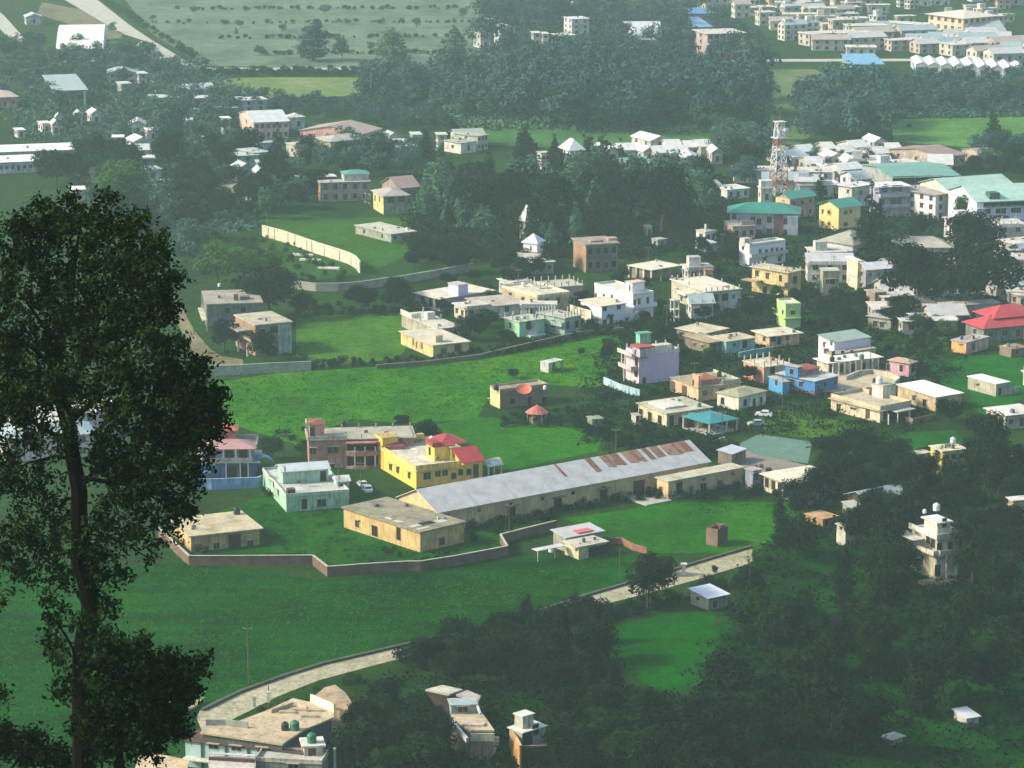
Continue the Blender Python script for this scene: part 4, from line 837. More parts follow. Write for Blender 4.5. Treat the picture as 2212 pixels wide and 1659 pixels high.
h.fc = (.25, .2, .3); h.block(0, 6.2, P((.74, .74, .78), dirt=.12)).roof('parapet', S_((.6, .58, .5)), rise=.6, pm=P((.8, .78, .72))); h.win('R', [(1652, 798), (1772, 785), (1822, 780), (1925, 772)], .8, 1.4).win('R', [(1715, 812), (1868, 795)], .9, 2.2, 'd').win('L', [(1480, 760)], .9, 1.0).win('R', [(1700, 880), (1850, 865)], 1.2, 1.4)
h.balcony('R', 3.1, 1.2, 0, None, P((.7, .7, .72))); h.bx('stair_room', P((.62, .6, .58)), (-.2, 2, 6.4, 2.4, 4.5, 8.2))
h = House('grey-white house with dark green hip roofs and a maroon stair panel', (1350, 405), 11, (2035, 415), 6.6)
h.block(0, 6.6, P((.50, .50, .58))).roof('hip', sheetm((.05, .27, .20)), 1.0, 2.6); h.win('R', [(1390, 440), (1580, 475), (1640, 492), (1745, 475), (1910, 492)], 1.4, 1.9).win('R', [(1745, 590), (1640, 600), (1910, 600)], 1.4, 1.6)
a_ = h.hit((1790, 500), ('y', 0)).x; b_ = h.hit((1880, 500), ('y', 0)).x; h.bx('stair_panel', P((.34, .12, .15)), (a_, -.12, -.2, b_, -.02, 6.2)); h.bx('grey_wing', P((.50, .54, .62)), (b_ + 1.4, -1.5, -.3, h.w, -.1, 6.0)); h.roof('hip', sheetm((.05, .27, .20)), .5, 1.6, 6.75)
h = House('broken pink rubble house before the green hip roofs', (1380, 545), (1160, 500), (1610, 555), 4.5)
h.block(0, 4.5, P((.58, .38, .32))).roof('slab', S_((.42, .36, .28), .5), .3).autow(3, 2, 1, 1.2, 1.6, 'o'); h.bx('parapet', P((.62, .44, .38)), (h.w * .4, 1, 4.66, h.w, 1.2, 6)); h.bx('orange_wall', P((.78, .36, .12)), (-.06, 0, 0, -.01, h.d * .6, 2.5))
h = House('white ruined cottage left of the pink rubble house', (1100, 600), (985, 585), (1230, 590), 3.2); h.block(0, 3.2, P((.68, .70, .68))).roof('slab', S_((.55, .53, .46)), .2).autow(2, 1); h.bx('chimney', P(WHITE), (1, 1, 3.3, 1.6, 1.6, 5.4))
h = House('small white cottage below the white ruin', (1110, 720), (985, 690), (1235, 710), 2.6); h.block(0, 2.6, P((.68, .72, .76))).roof('slab', S_((.6, .62, .6)), .2); h.win('R', [(1150, 760)], 1.8, 1.6, 'o').win('L', [(1040, 745)], 2, 1.6, 'o')
h = House('small red brick gatehouse with an arch', (1100, 985), (1050, 970), (1185, 985), 4.0, 'gatehouse', 'gatehouse'); h.block(0, 4, P((.62, .32, .2))).roof('slab', P((.55, .3, .2)), .2); h.win('R', [(1130, 1060)], 1.6, 1.9, 'a')
h = House('cream cabin behind the pale shed', (620, 680), (560, 665), (710, 670), 2.6); h.block(0, 2.6, P((.42, .42, .30))).roof('slab', S_((.42, .4, .3)), .2).autow(1, 1)
# ---- R4: right middle
use('R4')
h = House('yellow house with flower-shaped windows and green sheet roof', (580, 315), (362, 290), (815, 300), 7.4)
h.block(0, 7.4, P((.76, .60, .26), dirt=.15)).roof('gable', sheetm((.06, .30, .22)), .8, 2.0); h.win('L', [(437, 345), (437, 450)], .7, 1.3).win('R', [(640, 352), (640, 455)], 1.6, 1.1).win('R', [(685, 345)], .8, 1.1)
for p in ((495, 350), (495, 452)):
    q = h.hit(p, ('x', 0)); n = 24; fl = [(q.y + math.cos(k * 2 * math.pi / n) * (1.05 + .22 * math.cos(k * math.pi / 2)), q.z + math.sin(k * 2 * math.pi / n) * (1.05 + .22 * math.cos(k * math.pi / 2))) for k in range(n)]
    o = MB().prism(fl, 'x', -.12, .01).build('flower_window', P((.62, .42, .10)), h.root); MB().prism([(q.y + (a - q.y) * .55, q.z + (b - q.z) * .55) for a, b in fl], 'x', -.15, -.121).build('pane', glass(), o)
h.bx('plinth', S_((.2, .2, .16)), (-.2, -.2, -.3, h.w, -.02, .8))
h = House('cream and brick house with green gable roof behind the flower windows', (150, 235), (0, 215), (400, 215), 6.6)
h.block(0, 6.6, P((.52, .34, .26))).roof('gable', sheetm((.07, .31, .24)), .7, 1.8); h.bx('cream_skin', P((.76, .62, .34)), (-.05, 0, 0, -.01, h.d, 6.6)); h.autow(3, 1, 2)
h = House('grey hip-roofed hall with white front and dark arches', (705, 640), (410, 600), (960, 600), 5.2, 'hall', 'hall')
h.block(0, 5.2, P((.66, .63, .55))).roof('hip', S_((.34, .34, .28), .3), .8, 3.2); h.win('L', [(490, 690), (590, 710)], 2.4, 2.8, 'o').win('R', [(760, 700), (850, 690)], 2, 2.4, 'o'); h.bx('canopy', P((.7, .68, .6)), (-1.5, -.8, 3.6, -.02, h.d, 3.8))
h = House('long beige-roofed hall partly behind the dark conifers', (1080, 660), (985, 610), (1570, 680), 4.6, 'hall', 'hall'); h.block(0, 4.6, P((.56, .52, .42))).roof('hip', S_((.46, .45, .37), .25), .8, 2.6); h.autow(5, 2, 1)
h = House('narrow olive-beige house with one tall window', (442, 870), (332, 850), (570, 885), 7.2); h.block(0, 7.2, P((.46, .42, .26))).roof('slab', S_((.5, .5, .4)), .2); h.win('L', [(384, 945), (384, 1040)], 1.2, 1.7).win('R', [(520, 960)], 1.6, 1.4).win('R', [(480, 960)], 1, 1.2)
h = House('cream block with brown pipe frame and rounded end tower', (765, 795), (480, 780), (800, 800), 8.0); h.block(0, 8.0, P((.78, .68, .52))).roof('slab', S_((.78, .76, .68), .15), .5)
h.win('L', [(610, 880)], 1.4, 4.0, 'd', fc=(.45, .2, .08)); h.bx('band', P((.5, .24, .1)), (-.12, .5, 3.2, -.02, h.d * .7, 3.4)); h.bx('pillar_wall', P((.80, .72, .50)), (-.8, -.4, -.3, .8, 1.4, 8.6)); h.win('L', [(540, 840), (520, 990)], 1.2, 1.3)
h = House('grey house with white gabled roof above the dark tree', (820, 860), (785, 830), (1000, 835), 6.5); h.block(0, 6.5, P((.40, .42, .42))).roof('gable', sheetm((.74, .74, .74)), .5, 1.6); h.autow(3, 1, 2)
h = House('brick-red lean-to house by the narrow lane', (900, 1060), (790, 1040), (1010, 1060), 4.0); h.block(0, 4.0, brickm((.38, .22, .15))).roof('slab', gy, .2); h.win('R', [(950, 1140)], 1.2, 2, 'd')
h = House('grey bungalow with a rooftop water tank stand', (1040, 1290), (850, 1260), (1080, 1270), 3.2); h.block(0, 3.2, P((.36, .36, .28))).roof('slab', S_((.40, .40, .34)), .5); h.win('R', [(1060, 1330)], .8, 1.2).win('L', [(960, 1340), (900, 1330)], 1.2, 1.4)
h = House('weathered white house right of the two dark trees', (1540, 1180), (1500, 1150), (1940, 1130), 4.6); h.block(0, 4.6, P((.44, .44, .38))).roof('slab', S_((.52, .5, .42)), .5).autow(5, 1, 1, 1.2, 1.6); 
h = House('broken cream facade between the dark trees', (1560, 760), (1480, 700), (1690, 800), 6.0); h.block(0, 6, P((.56, .52, .40))).roof('slab', S_((.5, .46, .38), .5), .3).autow(3, 1, 2, 1.2, 1.5, 'o')
h = House('grey slab-roofed house at the right edge above the red roofs', (2060, 760), (1990, 720), (2250, 780), 6.0); h.block(0, 6, P((.38, .38, .33))).roof('slab', S_((.55, .53, .46)), .7).autow(3, 1, 2, 1.2, 1.5, 'o')
h = House('low grey house with white slab at the right edge', (2080, 1050), (2030, 1020), (2260, 1060), 3.6); h.block(0, 3.6, P((.34, .36, .33))).roof('slab', S_((.6, .58, .5)), .7).autow(3, 1, 1)
h = House('yellow terrace cottage in the trees below the plots', ('R6', 1495, 1215), ('R6', 1440, 1165), ('R6', 1660, 1180), 5.8); h.block(0, 5.8, P((.78, .62, .18))).roof('slab', P((.8, .74, .5)), .4).autow(3, 1, 2); tank('white round tank on the yellow terrace cottage', h, ('R6', 1585, 1140), 6, 'white')
h = House('small yellow cottage left of the yellow terrace cottage', ('R6', 1270, 1240), ('R6', 1240, 1215), ('R6', 1350, 1215), 3.4); h.block(0, 3.4, P((.74, .58, .16))).roof('slab', P((.75, .7, .45)), .3); h.win('R', [('R6', 1310, 1260)], 1, 1.2)
h = House('tan house with white slab roof at the far right', ('R6', 2040, 1290), ('R6', 2020, 1270), ('R6', 2280, 1260), 4.4); h.block(0, 4.4, P((.44, .36, .22))).roof('slab', S_((.7, .68, .6), .2), .6).autow(3, 1, 1, 1.3, 1.5, 'o')
h = House('pale rooftop house right of the plots', ('R6', 2050, 900), ('R6', 1950, 830), ('R6', 2280, 850), 3.4); h.block(0, 3.4, P((.5, .48, .36))).roof('slab', S_((.66, .64, .56), .25), .6).autow(3, 2, 1)
h = House('cream flat-roofed house with white columns on the dark slope', ('R6', 150, 1500), ('R6', -60, 1410), ('R6', 530, 1430), 3.6)
h.block(0, 3.6, P((.66, .60, .42))).roof('slab', S_((.74, .70, .52), .25), .8).autow(4, 4, 1, 1.4, 2.0, 'o')
h = House('long shed with teal and pale corrugated roof on the slope', ('L5', 830, 265), ('L5', 640, 215), ('L5', 1300, 185), 3.6, 'shed', 'shed'); h.block(0, 3.6, P((.10, .06, .05))).roof('gable', sheetm((.42, .56, .54), .12), .6, 1.3); h.win('R', [('L5', 1190, 240), ('L5', 1000, 280)], 1.2, 2, 'o')
h = House('purple-grey house end right of the warehouse annexe', ('L4', 1935, 420), ('L4', 1870, 400), ('L4', 2010, 405), 4.2); h.block(0, 4.2, P((.36, .34, .48))).roof('slab', gy, .3); h.win('R', [('L4', 1960, 465)], 1.3, 1.6)
# ---- T4: campus with green and mint roofs
use('T4')
ct = 'campus buildings with sheet roofs'
h = House('large hall with a wide green sheet roof', (1290, 1255), (1090, 1160), (1740, 1235), 8.5, 'hall', 'hall')
h.block(0, 8.5, P((.36, .38, .36))).roof('gable', sheetm((.20, .40, .32)), .8, 1.6); h.win('R', [(1365, 1270), (1465, 1268), (1560, 1266)], 8, 2.6, 'o')
h = House('white three-storey institute with pale mint roof and dark dormer', (1880, 1425), (1730, 1340), (2300, 1400), 10.5, 'institute', 'institute')
h.block(0, 10.5, P((.66, .66, .76), dirt=.12)).roof('gable', sheetm((.46, .68, .56)), .7, 3.4); h.win('R', [(1960, 1480), (2030, 1480), (2068, 1480), (2138, 1475), (2174, 1475), (2135, 1585), (2172, 1585), (2030, 1590), (1975, 1590)], 1.5, 2.2).win('R', [(2000, 1443), (2110, 1438), (2195, 1436)], 7, 1.4, 'o')
h.bx('dormer', P((.05, .14, .10)), (h.w * .22, .8, 10.9, h.w * .38, 4.5, 13.0)); h.bx('sunshade', P((.78, .78, .8)), (-.2, -.9, 8.4, h.w, -.02, 8.6), (-.2, -.9, 4.4, h.w, -.02, 4.6))
h = House('white building with mint roof behind the three-storey institute', (1690, 1350), (1550, 1285), (2090, 1305), 9.5, 'institute', 'institute'); h.block(0, 9.5, P((.72, .70, .58))).roof('gable', sheetm((.44, .64, .54)), .7, 2.8); h.autow(5, 2, 2)
h = House('white apartment block with brown eaves beside the mint roofs', (1590, 1375), (1375, 1325), (1705, 1350), 8.5, 'apartment block', 'apartment_block'); h.block(0, 8.5, P((.70, .68, .70), dirt=.15)).roof('slab', S_((.40, .36, .32)), 1.0); h.autow(2, 4, 3, 1.3, 1.5)
h = House('grey apartment block with verandas and white roof band', (1190, 1320), (1165, 1290), (1375, 1305), 10.0, 'apartment block', 'apartment_block'); h.block(0, 10, P((.38, .38, .48))).roof('slab', P((.76, .76, .78)), 1.0); h.win('R', [(1230, 1335), (1300, 1330), (1330, 1330), (1210, 1425), (1290, 1425), (1330, 1420)], 1.8, 2.0)
h.balcony('R', 3.6, 1.6, 0, None, P((.5, .5, .6)), None, 0, .9).balcony('R', 7.0, 1.6, 0, None, P((.5, .5, .6)), None, 0, .9)
h = House('bright cream block left of the dark conifer', (1000, 1320), (945, 1300), (1085, 1290), 7.0); h.block(0, 7, P((.78, .76, .66))).roof('slab', P((.76, .76, .74)), .8); h.win('R', [(1060, 1360)], 1, 1.4).win('L', [(970, 1350)], .9, 1.2)
h = House('long white shed below the green hall', (930, 1200), (800, 1170), (1090, 1190), 5.0, 'shed', 'shed'); h.block(0, 5, P((.62, .60, .56))).roof('gable', sheetm((.72, .72, .70)), .5, 1.6).autow(4, 2, 1)
h = House('white small terrace house left of the telecom mast', (360, 1330), (325, 1315), (440, 1330), 5.5); h.block(0, 5.5, P((.74, .74, .62))).roof('slab', P((.7, .7, .66)), .4).autow(1, 1, 1); h.bx('roof_room', P((.76, .76, .7)), (0, .5, 5.66, 4, 4, 8.0))
h = House('brown-roofed long house behind the campus', (1640, 1110), (1390, 1040), (1735, 1080), 4.0); h.block(0, 4, P((.5, .42, .34))).roof('gable', sheetm((.40, .24, .20)), .6, 1.8).autow(3, 3, 1)
h = House('long white roofed barrack behind the campus', (1540, 1160), (1385, 1080), (1700, 1170), 3.6); h.block(0, 3.6, P((.6, .58, .5))).roof('gable', sheetm((.74, .72, .66)), .5, 1.5).autow(4, 4, 1)
h = House('two-tone brown shed near the right trees', (1910, 1100), (1790, 1050), (2010, 1095), 4.0); h.block(0, 4, P((.5, .4, .32))).roof('gable', sheetm((.46, .34, .30)), .5, 1.5).autow(3, 2, 1)
def white_roofs(c, lst, desc, group, wall=(.6, .58, .52), roofc=(.76, .76, .72)):
    use(c); lst = sorted(lst, key=lambda q: px((q[0], q[1]))[0])
    for i, (x, y, w_, hh, d_, kind) in enumerate(lst):
        q = U((x, y), 3.5); sc_ = ppm(px((x, y))[1]); W_ = w_ * CROP[c][2] / sc_; H_ = hh * (.8 if 'sheds' in (group or '') else 1)
        if 'sheds' in (group or ''): W_ *= 1.25; d_ *= 1.4
        h = House.at('%s, %s' % (desc, ordw(i + 1, len(lst))), q.x - W_ / 2, q.y, W_, d_, random.uniform(.1, .5), H_, cat='shed' if 'shed' in desc else 'house', name='shed' if 'shed' in desc else 'house', group=group)
        k = random.uniform(.85, 1.05); h.block(0, H_, P(tuple(min(.8, a * k) for a in wall))); h.roof(kind, sheetm(roofc) if kind == 'gable' else S_(roofc, .2), .5, 1.7, axis=random.choice('xy') if kind == 'gable' else 'x'); h.autow(max(1, int(W_ / 4)), 2, None, 1.2, 1.3)
white_roofs('T4', [(560, 1090, 90, 5, 8, 'gable'), (640, 1120, 110, 5, 9, 'gable'), (720, 1080, 90, 5, 8, 'gable'), (760, 1150, 80, 4, 8, 'gable'), (850, 1060, 60, 5, 8, 'gable'), (900, 1110, 100, 4, 9, 'gable'), (990, 1070, 90, 4, 8, 'gable'), (1090, 1050, 90, 5, 9, 'gable'), (1200, 1030, 70, 6, 8, 'gable'), (1230, 1080, 80, 4, 8, 'gable'), (1310, 1050, 70, 4, 8, 'gable'), (1010, 1140, 80, 4, 8, 'gable'), (870, 1180, 80, 4, 8, 'slab'), (700, 1240, 90, 4, 8, 'slab'), (870, 1300, 80, 4, 7, 'slab')], 'bright white shed in the cluster behind the mast', 'white sheds behind the mast')
white_roofs('T3', [(1010, 1080, 80, 5, 8, 'gable'), (1110, 1070, 90, 5, 9, 'gable'), (1200, 1060, 40, 6, 5, 'slab'), (1270, 1080, 80, 5, 8, 'gable'), (1345, 1020, 120, 6, 10, 'gable'), (1380, 1090, 110, 5, 9, 'gable'), (1480, 1090, 110, 5, 9, 'gable'), (1560, 1120, 120, 4, 9, 'gable'), (1580, 1050, 80, 5, 8, 'gable'), (1680, 1060, 90, 6, 9, 'gable'), (1740, 1090, 60, 5, 8, 'gable'), (1440, 1040, 80, 5, 7, 'gable')], 'bright white shed in the row below the dark grove', 'white sheds below the grove')
use('T3')
h = House('teal-roofed house in front of the white sheds', (1130, 1190), (1050, 1140), (1280, 1170), 5.0); h.block(0, 5, P((.3, .42, .42))).roof('gable', sheetm((.26, .50, .46)), .6, 2.6).autow(3, 1, 1)
h = House('white house with a square onion tower among the pines', (720, 1190), (680, 1170), (850, 1180), 5.0); h.block(0, 5, P((.74, .75, .70))).roof('gable', sheetm((.78, .78, .76)), .4, 1.6); h.autow(3, 1, 1, 1, 2)
h.block(0, 11.5, P((.76, .76, .72)), pxs=((705, 1060), (665, 1040), (775, 1055)), name='tower').roof('hip', sheetm((.78, .78, .76)), 1.4, 3.6); h.win('R', [(740, 1110)], 1.2, 1.6, 'a'); h.bx('teal_lean_to', sheetm((.2, .46, .42)), (-4, 0, 3, -.1, 4, 3.2))
h = House('small broken white house left of the onion tower', (500, 1080), (475, 1070), (555, 1075), 7.5); h.block(0, 7.5, P((.58, .58, .50))).roof('slab', S_((.5, .5, .44)), .3).autow(2, 1, 2)
h = House('pale flat house by the green strip', (1460 - 1410, 960), (-20, 930), (70, 945), 5.5); h.block(0, 5.5, P((.55, .55, .48))).roof('slab', S_((.42, .46, .38)), .6).autow(3, 1, 2)
h = House('white shrine with a curved spire roof in the dark wood', (385, 1560), (365, 1545), (450, 1550), 7.5, 'shrine', 'shrine'); h.block(0, 7.5, P((.52, .55, .50))).roof('slab', S_((.5, .52, .48)), .8); h.autow(1, 1, 2, 1.2, 2); h.r = (.2, .2, h.w * .8, h.d); h.roof('hip', P((.7, .74, .72)), .2, 4.5, 7.7)
h = House('white sheet roof house in the forest gap, left', (1600, 1330), (1545, 1300), (1745, 1310), 3.0); h.block(0, 3, P((.5, .54, .48))).roof('gable', sheetm((.52, .62, .56)), .6, 1.6).autow(2, 1, 1)
h = House('white cottage ruin in the forest gap, right', (1810, 1340), (1765, 1310), (1930, 1320), 3.2); h.block(0, 3.2, P((.72, .74, .72))).roof('slab', S_((.7, .7, .66), .2), .4).autow(3, 1, 1, 1, 1.4, 'o')
h = House('pale blue-white hut deep in the dark trees', (1180, 1265), (1150, 1250), (1220, 1255), 3.2); h.block(0, 3.2, P((.56, .62, .68))).roof('gable', sheetm((.6, .66, .7)), .3, 1); h.autow(1, 1, 1)
h = House('small white cube house in the dark trees', (1245, 1600), (1205, 1590), (1280, 1600), 3.2); h.block(0, 3.2, P((.6, .64, .58))).roof('slab', S_((.5, .52, .44)), .3).autow(1, 1, 1)
# ---- telecom mast
q = U(('T4', 480, 1375)); mh = (1375 - 850) * .3064 / ppm(px(('T4', 480, 1375))[1]); root = empty('telecom_mast', q, .4); tag(root, 'tall red and white lattice telecom mast with antennas', 'mast')
n_ = 9
for k in range(n_):
    z0, z1 = mh * k / n_, mh * (k + 1) / n_; r0 = 2.6 - 1.5 * k / n_; r1 = 2.6 - 1.5 * (k + 1) / n_; m = MB()
    mt = plain('mast_white', (.62, .62, .60), .5) if k in (0, 3, 4, 5, 7, 8) else plain('mast_red', (.40, .16, .10), .5)
    c0 = [(r0, r0), (-r0, r0), (-r0, -r0), (r0, -r0)]; c1 = [(r1, r1), (-r1, r1), (-r1, -r1), (r1, -r1)]
    for i in range(4):
        j = (i + 1) % 4; m.tube((*c0[i], z0), (*c1[i], z1), .2, .2, 4).tube((*c0[i], z0), (*c1[j], z1), .13, .13, 4).tube((*c0[j], z0), (*c1[i], z1), .13, .13, 4).tube((*c1[i], z1), (*c1[j], z1), .13, .13, 4)
    m.build('lattice_section', mt, root)
MB().box(-2.2, -2.2, mh * .78, 2.2, 2.2, mh * .78 + .25).box(-1.8, -1.8, mh, 1.8, 1.8, mh + .2).build('platform', plain('mast_white', (.62, .62, .60), .5), root)
for i in range(6):
    a = i * 1.05; MB().box(1.9 * math.cos(a) - .25, 1.9 * math.sin(a) - .25, mh * .80, 1.9 * math.cos(a) + .25, 1.9 * math.sin(a) + .25, mh * .80 + 2.4).build('antenna', plain('antenna_white', (.72, .72, .72), .4), root)
MB().lathe([(.05, mh * .9 - .6), (.9, mh * .9 - .5), (.95, mh * .9 + .5), (.05, mh * .9 + .6)], 12, (1.4, -1.6)).build('dish', plain('antenna_white', (.72, .72, .72), .4), root); MB().tube((0, 0, mh), (0, 0, mh + 3.5), .1, .05).build('spire', plain('mast_red', (.40, .16, .10), .5), root)
# ---- R2: middle houses
use('R2')
h = House('unfinished brown concrete block with brick side', (1850, 228), (1625, 185), (2145, 232), 8.2)
h.block(0, 8.2, P((.16, .15, .13))).roof('slab', S_((.32, .26, .22), .4), .6, t=.4); h.bx('brick_skin', brickm((.42, .24, .13)), (-.06, 0, 0, -.01, h.d, 8.2)); h.autow(4, 3, 2, 1.5, 2, 'o'); h.bx('roof_rubble', S_((.4, .28, .24)), (2, 2, 8.6, 6, 4, 9.1), (8, 3, 8.6, 11, 6, 9.3))
h = House('low grey house roof below the white pagoda', (1270, 385), (960, 318), (1560, 400), 3.4); h.block(0, 3.4, P((.4, .42, .4))).roof('slab', S_((.46, .45, .38), .4), .6); h.autow(4, 3, 1); h.bx('white_slab', P((.66, .68, .66)), (h.w * .2, 1, 3.58, h.w * .8, 4, 4.0))
h2 = House('small white pagoda shrine with a pointed roof', (1415, 270), (1300, 258), (1420, 268), 4.4, 'pagoda', 'pagoda'); h2.d = 4.5; h2.w = 4.6; h2.block(0, 6.4, P((.74, .76, .76), dirt=.1), (0, 0, 4.6, 4.6)); h2.roof('hip', P((.80, .80, .80), dirt=.1), .5, 2.6); h2.win('R', [(1360, 250)], .8, 1.2, 'a'); h2.bx('ledge', P((.74, .76, .76)), (-.5, -.5, 3.8, 5.1, 5.1, 4.0)); 
h = House('house with lavender rooftop room and cream porch slab', (560, 700), (320, 652), (1050, 632), 3.5)
h.block(0, 3.5, P((.42, .42, .56))).roof('slab', S_((.68, .62, .50), .2), .7); h.win('R', [(650, 745)], 1.4, 1.5).win('L', [(410, 710), (480, 730), (540, 745)], 1.8, 2.4, 'o')
h.block(3.66, 6.8, P((.50, .50, .72), dirt=.1), pxs=((722, 580), (632, 560), (830, 572))).roof('slab', S_((.56, .52, .46)), .2)
h = House('cream house with bright parapet edge and flat pale roof', (1420, 690), (1088, 600), (1710, 655), 4.2); h.block(0, 4.2, P((.62, .50, .28))).roof('parapet', S_((.62, .58, .44), .3), rise=.6, pm=P((.82, .74, .50)), oh=.5); h.win('L', [(1290, 705), (1180, 665)], 1.3, 1.4).win('R', [(1500, 720), (1600, 710)], 1.2, 1.5, 'o')
tank('white water tank on the cream house with bright parapet', h, (1295, 590), 4.4, 'white')
h = House('grey roof deck with many unfinished columns', (1440, 610), (1290, 560), (1840, 590), 4.4); h.block(0, 4.4, P((.42, .40, .30))).roof('slab', S_((.46, .45, .35), .35), .3).stubs(7, 4, 1.4)
h = House('white house with arched side windows and brown-grey roof', (965, 770), (755, 700), (1335, 745), 3.5); h.block(0, 3.5, P((.64, .64, .60))).roof('slab', S_((.46, .40, .32), .3), .5); h.win('L', [(815, 775), (870, 790), (925, 800)], 1.0, 1.6, 'a').win('R', [(1150, 790), (1290, 790)], 1.3, 1.4)
h = House('mint green house with unfinished roof columns', (1260, 905), (1105, 870), (1500, 880), 4.0); h.block(0, 4, P((.36, .68, .42), dirt=.2)).roof('slab', S_((.5, .54, .44), .3), .4).stubs(4, 3, 1.4); h.win('R', [(1340, 930)], 1.6, 2.4, 'o').win('L', [(1180, 930)], .8, 1.6, 'o'); h.bx('lower_step', P((.6, .66, .6)), (2, -2.2, -.3, 7, -.1, .5))
h.bx('stair', P((.6, .62, .56)), *[(h.w * .2 + i * .4, -1.2, 0, h.w * .2 + i * .4 + .4, -.1, .35 + i * .35) for i in range(9)])
h = House('pale green-grey terraced house with column stubs', (1660, 870), (1380, 835), (1835, 850), 4.6); h.block(0, 4.6, P((.38, .52, .44))).roof('slab', S_((.44, .46, .38), .35), .5).stubs(6, 3, 1.5); h.win('R', [(1685, 930), (1765, 920)], 1.3, 2, 'o').win('L', [(1560, 920), (1470, 900)], 1.5, 2, 'o'); h.balcony('L', 2.6, 1.3, 0, None, P((.42, .6, .48)))
h = House('yellow cottage with narrow side windows at the field corner', (500, 1110), (250, 985), (805, 1072), 3.3); h.block(0, 3.3, P((.70, .56, .24))).roof('slab', S_((.58, .54, .40), .3), .5); h.win('L', [(325, 1078), (355, 1102), (402, 1112)], .7, 1.6, 'd').win('R', [(590, 1160)], 1.3, 1.5).win('R', [(715, 1130)], 1.8, 1.8, 'o'); h.bx('roof_room', P((.74, .54, .36)), (1.8, 2.2, 3.46, 3.8, 4.0, 5.2)); h.column([(770, 1130)], 0, 3.3, ('y', -.4))
h = House('long grey roof house behind the yellow cottage', (540, 965), (130, 845), (750, 950), 3.4); h.block(0, 3.4, P((.44, .42, .32))).roof('slab', S_((.56, .54, .44), .3), .4); h.win('R', [(690, 1000)], 1.2, 1.4); h.bx('white_wall', P((.76, .74, .66)), (-.3, h.d - 7, 3.58, .0, h.d, 4.8), (0, h.d - 7.2, 3.58, 2.2, h.d - 7, 4.8), (2.6, h.d - 10.4, 3.58, 5, h.d - 8.4, 5.4)); h.stubs(2, 3, 1.2)
h = House('tiny white slab-roofed shelter in the bright field', (1520, 1268), (1438, 1255), (1660, 1242), 2.5, 'shelter', 'shelter'); h.r = (0, 0, h.w, h.d); h.z1 = 2.5; h.roof('slab', P((.72, .74, .68)), .1); h.bx('wall', P((.6, .62, .52)), (0, .1, -.2, 1.4, h.d, 2.5)); h.bx('rear_wall', P((.22, .28, .22)), (1.4, h.d - .3, -.2, h.w, h.d, 2.5)); h.bx('column', P((.3, .34, .28)), (h.w - .3, 0, -.2, h.w, .25, 2.5))
h = House('cream and brown brick house with dark tank and red dish', (1090, 1515), (965, 1485), (1555, 1490), 4.2); h.block(0, 4.2, brickm((.26, .18, .11))).roof('parapet', S_((.34, .28, .2), .4), rise=.4); h.bx('yellow_skin', P((.76, .68, .30)), (-.06, 0, 0, -.01, h.d, 4.3)); h.win('L', [(1000, 1590)], .5, .5); h.win('R', [(1200, 1600), (1480, 1590)], 1.5, 1.6, 'o').win('R', [(1350, 1610)], 1.2, 2.2, 'o')
tank('black water tank on the brown brick house', h, (1055, 1500), 4.4); tank('white cylinder tank on the brown brick house', h, (1485, 1495), 4.4, 'white', .7)
q = h.W(h.hit((1300, 1520), ('z', 4.4))); r_ = empty('satellite_dish', q); tag(r_, 'big red round dish on the brown brick house', 'dish'); m = MB().lathe([(.2, .3), (1.1, .5), (1.8, .95), (1.85, 1.0), (1.1, .6), (.1, .42)], 16); d_ = m.build('reflector', plain('dish_red', (.58, .14, .08), .6), r_); d_.rotation_euler = (R(28), 0, 0); MB().tube((0, 0, 0), (0, 0, .5), .08, .08).build('mount', plain('pole_steel', (.2, .2, .19), .6), r_)
use('L3')
q = U((1830, 125)); r_ = empty('gazebo', q); tag(r_, 'round gazebo with salmon-red conical roof in the shrubs', 'gazebo'); MB().lathe([(2.7, 2.3), (2.75, 2.4), (1.2, 3.5), (.2, 4.0), (.05, 4.3)], 12).build('roof', sheetm((.58, .16, .12)), r_)
for i in range(6): MB().tube((2.2 * math.cos(i * 1.047), 2.2 * math.sin(i * 1.047), -.2), (2.2 * math.cos(i * 1.047), 2.2 * math.sin(i * 1.047), 2.35), .1, .1).build('post', P((.5, .5, .42)), r_)
MB().lathe([(1.9, -.2), (1.9, .9)], 12).build('parapet', P((.3, .16, .12)), r_)
# ---- R1: ruins and walls
use('R1')
h = House('derelict grey two-storey house with pale door frames', (445, 752), (348, 640), (930, 745), 7.2)
h.block(0, 7.2, P((.17, .20, .18))).roof('slab', S_((.34, .31, .25), .5), .3, t=.3); h.bx('pale_frame', P((.64, .60, .46)), (-.35, .1, -.3, -.03, .5, 7.2), (-.35, h.d - .6, -.3, -.03, h.d - .1, 7.2), (-1.4, .8, 2.6, -.03, h.d, 2.9)); h.win('L', [(425, 880)], 1.2, 2.6, 'o').win('L', [(395, 860)], 1.6, 2.0, 'd').win('R', [(620, 800), (760, 790)], 1.4, 1.5, 'o')
h.bx('roof_debris', S_((.14, .13, .12)), (h.w * .5, 3, 7.5, h.w * .58, 4, 9.2), (h.w * .62, 4, 7.5, h.w * .8, 6, 8.3)); tank('small white tank behind the derelict grey house roof', h, (550, 590), 7.6, 'white', .7)
h = House('derelict two-storey house with red-brown balconies and lit-painted end panel', (870, 935), (620, 855), (1200, 915), 8.0)
